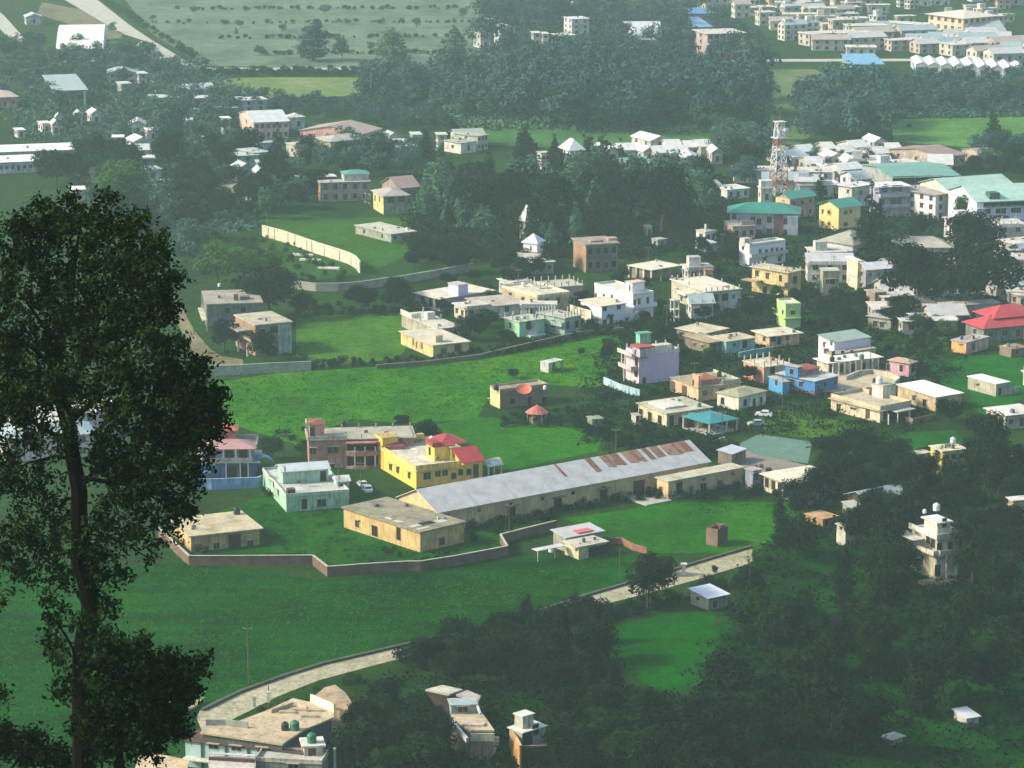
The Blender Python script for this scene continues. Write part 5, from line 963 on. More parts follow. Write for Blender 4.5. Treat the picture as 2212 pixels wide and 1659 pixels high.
h.block(0, 8, P((.22, .27, .23))).roof('slab', S_((.46, .42, .30), .45), .4, t=.3); h.bx('lit_end_panel', P((.38, .46, .40)), (h.w * .62, -.12, -.3, h.w + .02, -.02, 7.7)); h.win('R', [(1035, 970)], 2.4, 1.8, 'o').win('R', [(930, 990)], 1.6, 1.4, 'o'); h.bx('side_skin', P((.40, .24, .16)), (-.05, 0, 0, -.01, h.d, 7.9)); h.win('L', [(800, 1000), (720, 1050), (740, 960)], 1.8, 2, 'o')  # paler panel paints the sunlit stretch of the right wall
h.balcony('L', 4.0, 1.4, .2, h.d * .8, P((.58, .48, .38))); h.bx('red_panel', P((.38, .05, .05)), (-1.5, h.d * .5, 2.2, -1.3, h.d * .8, 3.6)); h.bx('entrance_post', P((.66, .62, .52)), (-2.2, .6, -.3, -1.8, 1, 3.4), (-2.2, h.d * .5, -.3, -1.8, h.d * .5 + .4, 3.4)); h.bx('roof_rubble', S_((.36, .32, .26)), (-4, 2, 6.2, -.5, h.d, 6.6))
wallrun('grey-green panel wall in front of the derelict houses', [(480, 1288), (660, 1283), (850, 1272), (1020, 1262), (1190, 1255), (1360, 1248)], 2.6, S_((.30, .35, .28), .3), S_((.40, .44, .36), .2), .3, posts=6)
wallrun('leaning cream boundary wall on the mid slope', [(925, 48), (1095, 92), (1280, 155), (1410, 200), (1540, 240), (1680, 285), (1745, 320), (1785, 370)], 3.6, S_((.62, .57, .42), .25), S_((.74, .70, .54), .15), .35, posts=5)
for i, (x, y) in enumerate(((1285, 318), (1350, 362), (1515, 433))):
    q = U((x, y)); o = MB().box(-3.2, -.7, 0, 3.2, .9, .5).build('concrete_slab', S_((.66, .66, .6), .2), None, q); o.rotation_euler = (0, 0, -.25); tag(o, ['pale slab lying nearest the top of the cream wall', 'pale slab lying below the middle of the cream wall', 'pale slab lying near the foot of the cream wall'][i], 'slab')
wallrun('long grey stone wall running to the green houses', [(1180, 535), (1400, 560), (1600, 560), (1800, 545), (2030, 510), ('R2', 250, 490), ('R2', 550, 440), ('R2', 850, 385)], 2.4, S_((.30, .31, .24), .4), S_((.36, .37, .28), .3), .4)
wallrun('low stone hedge wall below the terraced houses', [('R2', 0, 1280), ('R2', 450, 1245), ('R2', 900, 1190), ('R2', 1350, 1085), ('R2', 1800, 985), ('R2', 2180, 950)], 1.2, S_((.12, .14, .09), .4), None, .5)
h = House('flat pale roof ruin in the upper clearing', ('R2', 130, 130), ('R2', -60, 40), ('R2', 300, 95), 2.6); h.block(0, 2.6, P((.36, .38, .3))).roof('slab', S_((.50, .50, .40), .35), .4).autow(3, 2, 1, 1, 1.2, 'o')
# ---- T2 / T1: far middle left
use('T2')
h = House('yellow two-storey house with a row of small windows and grey hip roof', (935, 1385), (785, 1350), (1115, 1385), 6.0); h.block(0, 6, P((.36, .38, .30))).roof('hip', S_((.40, .37, .34), .2), .8, 1.6); h.bx('yellow_skin', P((.80, .66, .28)), (-.06, 0, 0, -.01, h.d, 6)); h.win('L', [(810, 1385), (842, 1390), (875, 1397), (905, 1405), (810, 1442), (838, 1452)], 1.2, 1.7, 'w', .08).win('R', [(985, 1410), (1060, 1405)], 2.2, 1.9)  # yellow skin is the lit left side, other walls greyed as its shade
h = House('peach two-storey house with greyed shaded side and teal rear roof', (490, 1290), (405, 1280), (775, 1320), 6.4); h.block(0, 6.4, P((.44, .38, .34))).roof('slab', S_((.44, .42, .38), .3), .5); h.bx('lit_peach_skin', P((.80, .50, .32)), (-.06, 0, 0, -.01, h.d, 6.4)); h.autow(5, 2, 2, 1.3, 1.8); h.block(6.56, 8.6, P((.5, .55, .5)), (h.w * .5, 2, h.w, 9)).roof('hip', sheetm((.12, .34, .26)), .5, 1.2)  # main walls painted grey for shade, peach skin on the lit left side
h = House('long white open-sided roof above the peach two-storey house', (340, 1255), 5, (595, 1245), 6.0, 'shed', 'shed'); h.block(0, 6, P((.05, .05, .05))).roof('slab', P((.7, .74, .7)), .5); h.autow(3, 1, 1)
h = House('rust-pink gabled house behind the yellow windows row', (1040, 1330), (1010, 1290), (1150, 1310), 6.0); h.block(0, 6, P((.40, .30, .26))).roof('gable', sheetm((.44, .30, .26)), .5, 3).autow(2, 1, 1)
h = House('white long roofed pink terrace building', (20, 865), (-150, 800), (270, 860), 6.5); h.block(0, 6.5, P((.72, .54, .46))).roof('gable', sheetm((.72, .74, .70)), .5, 2.6); h.autow(6, 1, 2, 1.2, 1.4)
h = House('pink gable house with a dark red window', (345, 920), (250, 880), (495, 985), 7.0); h.block(0, 7, P((.68, .38, .34))).roof('gable', sheetm((.46, .34, .26)), .5, 2.4, axis='y'); h.win('L', [(345, 965)], 1.5, 1.7, 'd').autow(3, 1, 2)
h = House('long cream wing right of the pink gable house', (330, 1030), (245, 1010), (500, 1015), 4.5); h.block(0, 4.5, P((.60, .56, .44))).roof('slab', S_((.56, .54, .44)), .5).autow(5, 1, 1)
h = House('pale yellow house with round hip roof near the pink gable', (560, 1000), (520, 970), (740, 960), 6.5); h.block(0, 6.5, P((.74, .68, .40))).roof('hip', S_((.42, .42, .36)), .8, 1.6).autow(3, 1, 2)
h = House('small white belfry house above the pink gable', (290, 830), (275, 815), (360, 820), 5.0); h.block(0, 5, P((.64, .64, .60))).roof('hip', S_((.6, .6, .58)), .4, 1.4).autow(1, 1, 1)
h = House('pale teal two-storey house left of the pine', (20, 1080), (-150, 1060), (140, 1075), 5.5); h.block(0, 5.5, P((.40, .46, .46))).roof('slab', S_((.46, .52, .5)), .5).autow(4, 1, 2, 1.2, 1.3)
h = House('bright grey-blue house wing in front of the pink terrace', (45, 1010), (20, 1000), (160, 1005), 5.0); h.block(0, 5, P((.52, .56, .60))).roof('slab', S_((.5, .54, .56)), .3); h.autow(2, 1, 1)
h = House('cream arch house at the foot of the pine', (0, 1350), (-90, 1300), (80, 1330), 4.0); h.block(0, 4, P((.54, .50, .28))).roof('slab', S_((.5, .48, .38)), .5).autow(3, 2, 1, 1.3, 1.8, 'a')
h = House('small white house behind the dark ridge of trees', (1480, 1010), (1440, 985), (1530, 990), 4.0); h.block(0, 4, P((.8, .76, .66))).roof('slab', S_((.4, .42, .34)), .5).autow(1, 1, 1)
h = House('low grey-roofed house in the upper street', (1450, 960), (1430, 930), (1640, 950), 4.5); h.block(0, 4.5, P((.46, .5, .42))).roof('gable', sheetm((.44, .46, .38)), .6, 1.8).autow(3, 1, 1)
white_roofs('T2', [(860, 960, 90, 4, 8, 'gable'), (930, 990, 100, 4, 8, 'gable'), (1010, 980, 100, 4, 7, 'gable'), (1080, 1000, 90, 3.5, 7, 'slab'), (1170, 960, 60, 4, 7, 'slab'), (1030, 1060, 80, 4, 7, 'slab'), (1130, 1060, 60, 5, 6, 'slab'), (1350, 980, 60, 5, 6, 'slab'), (830, 1030, 70, 4, 8, 'gable')], 'pale house in the street above the dark trees', 'pale houses in the upper street', (.52, .52, .47), (.54, .56, .52))
use('T1')
h = House('bright white arched hangar roof at the far left', (400, 345), (150, 215), (710, 350), 5.0, 'hangar', 'hangar'); h.block(0, 5, P((.6, .6, .56))).roof('vault', P((.84, .82, .74), dirt=.05), .4, 6); h.win('R', [(650, 375)], 8, 3, 'o')
h = House('long white double-roofed greenhouse hall at the left edge', (-60, 1150), (-160, 1110), (280, 1145), 4.0, 'hall', 'hall'); h.block(0, 4, P((.68, .72, .70))).roof('slab', P((.80, .82, .78), dirt=.08), .6); h.autow(8, 1, 1)
h = House('long white flat-roofed hall behind the greenhouse hall', (-60, 1075), (-100, 1030), (520, 1060), 4.0, 'hall', 'hall'); h.block(0, 4, P((.5, .55, .5))).roof('slab', P((.80, .80, .74), dirt=.08), .8); h.autow(10, 1, 1)
h = House('pale blue-grey two-storey warehouse with deep roof', (390, 640), (365, 570), (600, 630), 6.5, 'warehouse', 'warehouse'); h.block(0, 6.5, P((.10, .14, .13))).roof('shed', sheetm((.42, .50, .47)), 1.0, 2.4); h.autow(3, 1, 1, 3, 2, 'o'); h.bx('white_pillar', P((.6, .64, .6)), (h.w * .92, -.3, -.3, h.w, 0, 6))
h = House('salmon roofed cottage at the far left edge', (-60, 690), (-100, 650), (120, 680), 5.0); h.block(0, 5, P((.5, .3, .22))).roof('hip', sheetm((.64, .48, .38)), .6, 1.6).autow(3, 1, 1)
white_roofs('T1', [(860, 540, 200, 5, 12, 'gable'), (1010, 545, 60, 5, 8, 'slab'), (890, 600, 70, 4, 7, 'slab'), (1170, 595, 140, 4, 9, 'slab'), (640, 470, 60, 4, 7, 'gable'), (460, 450, 60, 4, 7, 'slab'), (1000, 335, 60, 4, 7, 'gable'), (1090, 372, 50, 4, 7, 'gable'), (1160, 470, 40, 7, 5, 'slab'), (240, 130, 110, 4, 10, 'gable')], 'grey-white house in the top left hamlet', 'grey-white hamlet houses', (.48, .52, .5), (.56, .6, .58))
white_roofs('T1', [(1140, 700, 240, 4, 9, 'slab'), (1400, 665, 280, 5, 12, 'gable'), (1420, 720, 170, 5, 8, 'slab'), (1640, 730, 130, 5, 8, 'slab'), (1800, 735, 170, 5, 9, 'slab'), (1530, 770, 320, 3, 6, 'slab')], 'grey-white long house in the row under the pale field', 'long houses under the pale field', (.5, .52, .52), (.58, .6, .6))
white_roofs('T1', [(970, 890, 110, 4, 9, 'gable'), (1080, 930, 70, 4, 7, 'slab'), (830, 960, 70, 3, 6, 'slab'), (820, 1030, 90, 4, 7, 'slab'), (1010, 1030, 130, 5, 9, 'gable'), (990, 1090, 120, 5, 8, 'gable'), (1020, 1150, 130, 5, 8, 'slab'), (1080, 1210, 120, 4, 8, 'slab'), (720, 1120, 120, 3, 7, 'slab'), (860, 1110, 110, 4, 7, 'slab'), (680, 815, 70, 4, 7, 'gable'), (555, 825, 50, 4, 6, 'gable'), (330, 880, 60, 4, 6, 'slab'), (395, 890, 50, 4, 6, 'gable'), (415, 840, 40, 4, 5, 'gable'), (150, 910, 50, 3, 6, 'slab'), (1200, 1300, 70, 4, 7, 'slab'), (1230, 1400, 110, 4, 9, 'gable'), (1330, 840, 60, 3, 6, 'slab'), (1600, 900, 50, 7, 5, 'slab'), (1330, 960, 60, 5, 6, 'slab'), (1410, 960, 70, 3, 6, 'slab'), (550, 1350, 90, 4, 7, 'slab')], 'white house scattered among the left trees', 'white houses among the left trees', (.66, .66, .6), (.72, .72, .68))
white_roofs('T1', [(1750, 1130, 150, 5, 8, 'slab'), (1850, 1180, 60, 5, 7, 'slab'), (1740, 1220, 110, 5, 8, 'gable'), (1840, 1250, 60, 5, 7, 'gable')], 'pale blue-grey house left of the big pine', 'pale houses left of the pine', (.42, .48, .48), (.5, .55, .54))
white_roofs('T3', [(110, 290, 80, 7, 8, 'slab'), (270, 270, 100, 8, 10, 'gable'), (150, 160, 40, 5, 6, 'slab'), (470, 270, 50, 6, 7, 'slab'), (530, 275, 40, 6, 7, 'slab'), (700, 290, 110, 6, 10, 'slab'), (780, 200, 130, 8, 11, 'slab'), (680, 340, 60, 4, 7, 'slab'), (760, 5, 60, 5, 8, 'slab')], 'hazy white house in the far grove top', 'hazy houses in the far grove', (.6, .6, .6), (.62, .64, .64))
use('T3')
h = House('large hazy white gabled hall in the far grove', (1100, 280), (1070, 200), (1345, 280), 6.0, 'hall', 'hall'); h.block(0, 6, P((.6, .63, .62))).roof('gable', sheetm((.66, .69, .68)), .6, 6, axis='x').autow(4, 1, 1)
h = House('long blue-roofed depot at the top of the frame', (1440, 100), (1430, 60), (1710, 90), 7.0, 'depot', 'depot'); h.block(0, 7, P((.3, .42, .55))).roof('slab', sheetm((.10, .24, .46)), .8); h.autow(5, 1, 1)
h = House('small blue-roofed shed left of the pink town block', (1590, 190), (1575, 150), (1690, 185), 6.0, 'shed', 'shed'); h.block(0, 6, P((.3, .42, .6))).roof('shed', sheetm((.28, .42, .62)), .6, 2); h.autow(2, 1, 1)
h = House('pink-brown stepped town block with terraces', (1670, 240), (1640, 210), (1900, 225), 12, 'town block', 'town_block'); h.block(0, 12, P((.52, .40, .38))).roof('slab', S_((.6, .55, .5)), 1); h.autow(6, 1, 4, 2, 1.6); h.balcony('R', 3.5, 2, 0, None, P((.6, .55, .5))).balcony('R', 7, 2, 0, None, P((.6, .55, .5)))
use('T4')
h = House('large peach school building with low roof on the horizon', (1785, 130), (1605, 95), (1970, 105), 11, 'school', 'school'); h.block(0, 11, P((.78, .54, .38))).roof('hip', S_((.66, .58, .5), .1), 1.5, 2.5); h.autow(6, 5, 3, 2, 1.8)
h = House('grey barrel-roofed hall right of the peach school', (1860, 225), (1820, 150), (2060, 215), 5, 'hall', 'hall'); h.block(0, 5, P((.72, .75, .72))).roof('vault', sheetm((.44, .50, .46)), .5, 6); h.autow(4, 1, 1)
h = House('bright sky-blue roofed shed on the plain', (1000, 455), (985, 405), (1215, 450), 4.5, 'shed', 'shed'); h.block(0, 4.5, P((.24, .36, .42))).roof('shed', sheetm((.20, .46, .66)), .6, 1.5); h.autow(3, 1, 1)
for i in range(9):
    c = (1450 + i * 88, 455 + i * 5)
    h = House('white saw-tooth greenhouse bay, %s in the long row' % ordw(i + 1, 9), (c[0], c[1]), (c[0] - 60, c[1] - 50), (c[0] + 84, c[1] + 1), 4.0, 'greenhouse', 'greenhouse', 'white saw-tooth bays'); h.block(0, 4, P((.62, .66, .68))).roof('gable', P((.78, .78, .74), dirt=.1), .1, random.uniform(1.0, 1.7), axis='y'); h.autow(1, 1, 1, 3, 1.5)
h = House('low pale wall of a curved stand near the school', (1210, 160), (1200, 145), (1450, 190), 4, 'stand', 'stand'); h.block(0, 4, P((.7, .74, .72))).roof('slab', P((.76, .78, .74)), .4); h.autow(3, 1, 1)
# ================================================================ far town, top right
EXCL = [(1630, 640, 1770, 735), (2000, 700, 2250, 900), (1550, 690, 1720, 790), (1740, 440, 1900, 575), (1530, 440, 1760, 560), (1600, 690, 1990, 870), (1180, 700, 1510, 910), (1520, 560, 1660, 650), (1210, 560, 1480, 700), (2020, 380, 2250, 520)]
def town(desc, poly, n, hr, gap, cols, group, roofs=('slab', 'slab', 'gable'), clear=0.0, sz=1.0, cat='house'):
    pts = sorted([q for q in scatter(poly, n, gap, clear) if not (clear and any(a_ < PX((q[0] + 4, q[1], 0))[0] < c_ and b_ < PX((q[0], q[1], 0))[1] < d_ for a_, b_, c_, d_ in EXCL))], key=lambda q: PX((q[0], q[1], 0))[0])
    for i, (x, y) in enumerate(pts):
        W_, D_, H_ = random.uniform(9, 20) * sz, random.uniform(8, 13) * sz, random.uniform(*hr); c = random.choice(cols); rk = random.choice(roofs)
        h = House.at('%s, %s' % (desc, ordw(i + 1, len(pts))), x, y, W_, D_, random.uniform(-.1, .5), H_, cat=cat, name=cat, group=group)
        h.block(0, H_, P(c)).roof(rk, S_((.58, .56, .5), .3) if rk == 'slab' else sheetm(random.choice([(.6, .6, .58), (.5, .42, .36), (.4, .5, .5)])), .6, 2)
        h.autow(max(2, int(W_ / 4)), 2, None, 1.4, 1.4)
        if clear > 1 and random.random() < .5: h.stubs(3, 2, 1)
        if clear and random.random() < .6: h.balcony('R', H_ - .3, 1.2, 0, None, P(c), None, 0)
        if (H_ > 7 or clear) and random.random() < .5: h.bx('roof_room', P(c), (1, 2, H_ + .1, 4.5, 5, H_ + 2.8))
tc = [(.70, .66, .52), (.66, .60, .44), (.62, .60, .54), (.66, .64, .60), (.60, .46, .36), (.58, .58, .50)]
use('D')
town('hazy cream town house at the top right', [(1500, 12), (1560, -25), (1780, -30), (1840, 25), (1820, 75), (1700, 105), (1640, 60), (1560, 40)], 48, (4, 8.5), 9, tc, 'cream town houses', sz=.75)
town('hazy cream small house on the horizon at the right', [(1560, -10), (1900, -20), (2240, 10), (2240, 50), (2150, 60), (1990, 50), (1900, 60), (1700, 50)], 34, (3.5, 6.5), 9, tc, 'cream small town houses', clear=.6, cat='apartment_block', sz=.6)  # small town houses; apartment_block is only a sorting name here
town('pale house on the right plain below the town', [(1720, 75), (1850, 65), (2240, 95), (2240, 138), (2000, 142), (1840, 125), (1760, 135)], 22, (3.5, 6), 12, [(.52, .48, .42), (.56, .52, .46), (.6, .56, .5)], 'pale plain houses')
town('tan-roofed house in rows behind the greenhouses', [(1930, 88), (2000, 80), (2230, 112), (2230, 124), (1960, 120)], 16, (4, 6), 10, [(.5, .44, .38), (.56, .5, .44)], 'tan-roofed rows', ('gable',), cat='barrack')  # ordinary houses in rows; the category is only a sorting name
town('greyish village house among the middle trees', [(1560, 395), (1800, 390), (1860, 430), (1640, 432)], 7, (4, 6), 11, [(.56, .54, .48), (.6, .6, .56)], 'greyish middle village')
town('patchy cottage on the right middle slope', [(1880, 650), (1990, 640), (2050, 700), (1960, 735), (1860, 700)], 8, (3, 3.8), 10, [(.44, .42, .36), (.5, .46, .38)], 'patchy cottages')
town('small roof among the right edge trees', [(2120, 560), (2240, 540), (2240, 650), (2140, 650)], 7, (3.5, 5), 10, [(.42, .42, .38), (.5, .48, .42)], 'right edge roofs')
town('red-roofed house seen through the left tree', [(-20, 930), (95, 930), (120, 985), (-20, 1010)], 3, (5, 6), 11, [(.66, .60, .54), (.6, .34, .3)], 'houses behind the left tree', ('hip', 'slab'))
pc = [(.66, .64, .58), (.66, .58, .42), (.54, .56, .60), (.70, .50, .40), (.50, .66, .60), (.66, .62, .46), (.42, .40, .34), (.36, .33, .27), (.7, .7, .68)]
town('white or pastel infill house in the upper right streets', [(1470, 560), (1540, 470), (1700, 470), (1900, 500), (2060, 560), (1960, 640), (1700, 650), (1480, 640)], 13, (3.2, 6.2), 10, pc, 'upper right infill houses', clear=2.5, sz=.66)
town('pastel infill house in the lower right streets', [(1340, 740), (1480, 660), (1760, 650), (1960, 660), (1990, 760), (1880, 830), (1700, 840), (1420, 900), (1360, 860)], 10, (3.0, 4.6), 10, pc, 'lower right infill houses', clear=2.2, sz=.6)
town('pale infill house in the terrace rows', [(880, 690), (1000, 620), (1300, 590), (1470, 620), (1480, 690), (1230, 710), (1040, 700)], 5, (3.0, 4.2), 10, pc, 'terrace row infill houses', clear=2.2, sz=.6)
town('white infill house around the campus', [(1560, 420), (1700, 370), (1920, 370), (2080, 400), (2240, 480), (2240, 560), (2060, 540), (1880, 470)], 12, (4, 7.5), 11, [(.74, .74, .72), (.70, .68, .62), (.64, .64, .70)], 'campus infill houses', clear=1.5, sz=.85)
town('roof among the far right trees', [(2060, 600), (2240, 560), (2240, 900), (2100, 900), (2000, 720)], 8, (3, 4.4), 11, pc, 'far right roofs', clear=1.5, sz=.75)
use('L5')
h = House('white three-storey tower house rising out of the dark trees', (1450, 605), (1215, 510), (1640, 580), 8.2)
h.block(0, 8.2, P((.70, .64, .48))).roof('slab', P((.72, .70, .62)), .5, t=.3); h.bx('parapet', P((.74, .72, .64)), (-.5, -.5, 8.5, h.w + .5, -.3, 9.3), (-.5, -.3, 8.5, -.3, h.d + .5, 9.3), (h.w + .3, -.3, 8.5, h.w + .5, h.d + .5, 9.3))
h.win('R', [(1465, 690), (1560, 680)], 1.1, 2.3, 'o').win('L', [(1370, 600), (1410, 640)], 1.4, 1.8, 'o').win('R', [(1450, 880)], 1.2, 2.2, 'o'); h.balcony('L', 5.2, 1.2, -.5, h.d, P((.76, .70, .56))).balcony('R', 5.2, 1.0, 0, None, P((.6, .58, .52))).bx('awning', P((.62, .60, .50)), (-3.6, h.d * .3, 7.6, -1.1, h.d + 1, 7.8))
h.block(8.5, 11.2, P((.80, .74, .56)), (.1, .3, h.w * .6, h.d * .55)).roof('slab', P((.80, .80, .76)), .5, t=.25); h.win('R', [(1510, 460)], 1.0, 1.8, 'o'); h.bx('porch_ramp', S_((.46, .34, .18)), (-4, -3, -.3, 3, -1.3, .4), (-5, -3, .41, -2, -1.3, 1.1))
tank('white twin water tank on the top roof of the tower house', h, (1440, 350), 11.5, 'white', 1.1); tank('small white water tank on the tower house', h, (1335, 375), 11.5, 'white', .6)
h.bx('front_leg', P((.6, .6, .5)), (h.w * .3, -1.2, -.3, h.w * .3 + .4, -.8, 5))
h = House('orange earth mound house among shrubs at the slope top', (440, 430), (300, 380), (560, 400), 1.6, 'ruin', 'ruin'); h.block(0, 1.6, P((.46, .26, .12))).roof('slab', S_((.5, .3, .16)), .3); h.autow(2, 1, 1, .8, .9, 'o')
h = House('white half-hidden cottage under the dark trees', (640, 500), (570, 470), (730, 480), 4.0); h.block(0, 4, P((.58, .56, .46))).roof('slab', S_((.5, .5, .4)), .3); h.win('R', [(690, 530)], .9, 1.8, 'o').win('L', [(600, 500)], .8, 1)
h = House('pale sheet roof hut above the white half-hidden cottage', (700, 330), (600, 295), (800, 320), 2.5, 'hut', 'hut'); h.block(0, 2.5, P((.3, .32, .26))).roof('shed', sheetm((.56, .58, .52)), .3, .4).autow(1, 1, 1)
h = House('tan-walled house with pale slab at the far right edge', (2120, 265), (2085, 240), (2330, 240), 4.2); h.block(0, 4.2, P((.42, .32, .20))).roof('slab', S_((.66, .64, .58)), .5).autow(3, 1, 1)
h = House('white broken roof scrap deep in the right trees', ('D', 2088, 1552), ('D', 2074, 1536), ('D', 2108, 1545), 1.2, 'hut', 'hut'); h.block(0, 1.2, P((.6, .6, .56))).roof('shed', sheetm((.8, .82, .82)), .3, .4)
h = House('cream low hut roof at the bottom right', ('D', 1925, 1596), ('D', 1903, 1590), ('D', 1955, 1590), 1.2, 'hut', 'hut'); h.block(0, 1.0, P((.4, .34, .24))).roof('slab', S_((.6, .56, .44)), .3)
# ---- L6 bottom left houses
use('L6')
def slabpoly(root_label, pts, zt, t, mat, cat, name, wall=None, zb=-.6, inset=.5):
    """a flat roof of free outline with the building's wall under it"""
    Q = [U(p, zt) for p in pts]; o = Vector((Q[0].x, Q[0].y, 0)); root = empty(name, o); tag(root, root_label, cat); C = sum(((q.x - o.x, q.y - o.y) for q in Q), ())
    P2 = [(q.x - o.x, q.y - o.y) for q in Q]; cx = sum(p[0] for p in P2) / len(P2); cyy = sum(p[1] for p in P2) / len(P2)
    if sum(P2[i][0] * P2[(i + 1) % len(P2)][1] - P2[(i + 1) % len(P2)][0] * P2[i][1] for i in range(len(P2))) < 0: P2 = P2[::-1]
    MB().prism(P2, 'z', zt - t, zt).build('roof', mat, root)
    if wall: k = 1 - inset / max(math.hypot(p[0] - cx, p[1] - cyy) for p in P2); MB().prism([(cx + (p[0] - cx) * k, cyy + (p[1] - cyy) * k) for p in P2], 'z', zb, zt - t + .01).build('wall', wall, root)
    return root, P2
tn = S_((.52, .42, .27), .35)
rt, P2 = slabpoly('large tan terrace roof house at the bottom left', [(380, 790), (1105, 895), (1300, 765), (1555, 660), (1560, 570), (1200, 490), (960, 600), (720, 690), (450, 740)], 5.6, .3, tn, 'house', 'house', P((.12, .13, .12)))
def on(root, name, mat, pts, z0, z1, th=.25):
    """a thin upright strip along pts (picture points at height z1), child of root"""
    Q = [U(p, z1) - root.location for p in pts]; m = MB()
    for i in range(len(Q) - 1):
        a, b = Q[i], Q[i + 1]; d = b - a; d.z = 0; d.normalize(); n = Vector((-d.y, d.x, 0)) * th; k = len(m.v)
        m.v += [(q.x, q.y, z0) for q in (a, b, b + n, a + n)] + [(q.x, q.y, z1) for q in (a, b, b + n, a + n)]
        m.f += [tuple(k + j for j in q) for q in ((0, 3, 2, 1), (4, 5, 6, 7), (0, 1, 5, 4), (1, 2, 6, 5), (2, 3, 7, 6), (3, 0, 4, 7))]
    return m.build(name, mat, root)
on(rt, 'parapet', S_((.30, .34, .30), .3), [(430, 680), (600, 680), (800, 705)], 5.6, 6.6); on(rt, 'parapet', P((.78, .74, .62)), [(1350, 455), (1560, 545)], 5.6, 7.0); on(rt, 'parapet', S_((.5, .4, .26)), [(1330, 560), (1200, 520), (1000, 590)], 5.6, 6.2)
for x, y in ((860, 510), (985, 470)):
    q = U((x, y + 55), 5.6) - rt.location; MB().box(q.x - .25, q.y - .25, 5.6, q.x + .25, q.y + .25, 7.4).build('post', P((.74, .70, .58)), rt)
tank('black water tank on the large tan terrace roof', None, (1130, 770), 5.6); tank('green water tank on the large tan terrace roof', None, (1215, 770), 5.6, 'green', 1.2)
for i, (x, y, a) in enumerate(((1165, 560, 0), (1260, 600, 0), (1390, 605, .1), (1340, 655, 0), (1150, 620, .1))):
    q = U((x, y), 5.6) - rt.location; o = MB().box(-1.3, -.4, 0, 1.3, .4, .35).build('roof_block', P((.62, .52, .34)), rt, q)
rt2, _ = slabpoly('brown-roofed shed house behind the large terrace roof', [(1350, 500), (1560, 560), (1680, 590), (1720, 530), (1660, 440), (1570, 370), (1480, 395)], 4.6, .3, S_((.44, .32, .2), .5), 'house', 'house', P((.42, .36, .22)))
h = House('long mint-walled wing with dark pillars at the bottom left', (250, 870), 5, (1280, 985), 4.2)
h.block(0, 4.2, P((.42, .62, .58), dirt=.15)).roof('slab', P((.12, .06, .05)), .25); 
for x in (400, 610, 805, 1060): q = h.hit((x, 920), ('y', 0)); h.bx('pillar', P((.06, .10, .09)), (q.x - .2, -.15, 0, q.x + .2, -.01, 4.15))
h.win('R', [(500, 915), (700, 930), (930, 945)], 1.6, .8); h.bx('ledge', P((.74, .70, .58)), (0, -1.6, 1.6, h.w, -.02, 1.8))
h = House('grey flat roofed house with cream band at the bottom edge', (870, 1045), 5, (1450, 1075), 4.0)
h.block(0, 4, P((.30, .34, .28))).roof('parapet', S_((.46, .46, .40), .3), rise=.5, pm=P((.68, .62, .46))); h.bx('window_band', P((.06, .09, .08)), (0, -.04, .8, h.w * .9, -.01, 2.4)); h.win('R', [(1200, 1100)], 1.6, 1.2)
h = House('cream corner tower room with a brown door at the bottom', (1300, 925), 3.4, (1465, 915), 5.6, 'tower room', 'tower_room')
h.block(0, 5.6, P((.64, .60, .46))).roof('slab', S_((.66, .66, .56), .2), .4, t=.3); h.win('R', [(1368, 1000)], 1.2, 2.4, 'd'); h.bx('white_post', P((.7, .7, .64)), (h.w + 1.6, -.2, 0, h.w + 2.0, .2, 5.2)); tank('dark green water tank on the corner tower room', h, (1365, 880), 5.9, 'green', 1.2)
rt3, _ = slabpoly('low white-grey roof house at the bottom left edge', [(450, 1000), (860, 1010), (860, 1140), (460, 1140)], 4.4, .35, S_((.52, .48, .42), .2), 'house', 'house', P((.5, .48, .42)))
on(rt3, 'parapet', P((.12, .05, .045)), [(455, 1010), (860, 1035)], 3.4, 4.9); on(rt3, 'coping', P((.80, .76, .66)), [(455, 975), (860, 1000)], 4.95, 5.1, .6)
rt4, _ = slabpoly('tan blotched roof under the foreground bush', [(-160, 1000), (40, 985), (290, 1040), (260, 1130), (-200, 1130)], 4.2, .3, S_((.56, .44, .26), .4), 'house', 'house', P((.3, .25, .18)))
rt5, _ = slabpoly('small ruined stone terrace left of the road end', [(200, 620), (340, 560), (420, 480), (300, 500), (190, 560)], .8, .3, S_((.32, .32, .14), .4), 'terrace', 'terrace')
for i, (x, y, w_) in enumerate(((110, 660, 1), (70, 540, .7))): h = House('tiny white hut by the foreground bush, %s' % ('lower', 'upper')[i], (x, y), 2, (x + 45, y), 3, 'hut', 'hut'); h.block(0, 3, P((.66, .66, .62))).roof('slab', P((.7, .7, .66)), .1); h.autow(1, 1, 1, .7, .9)
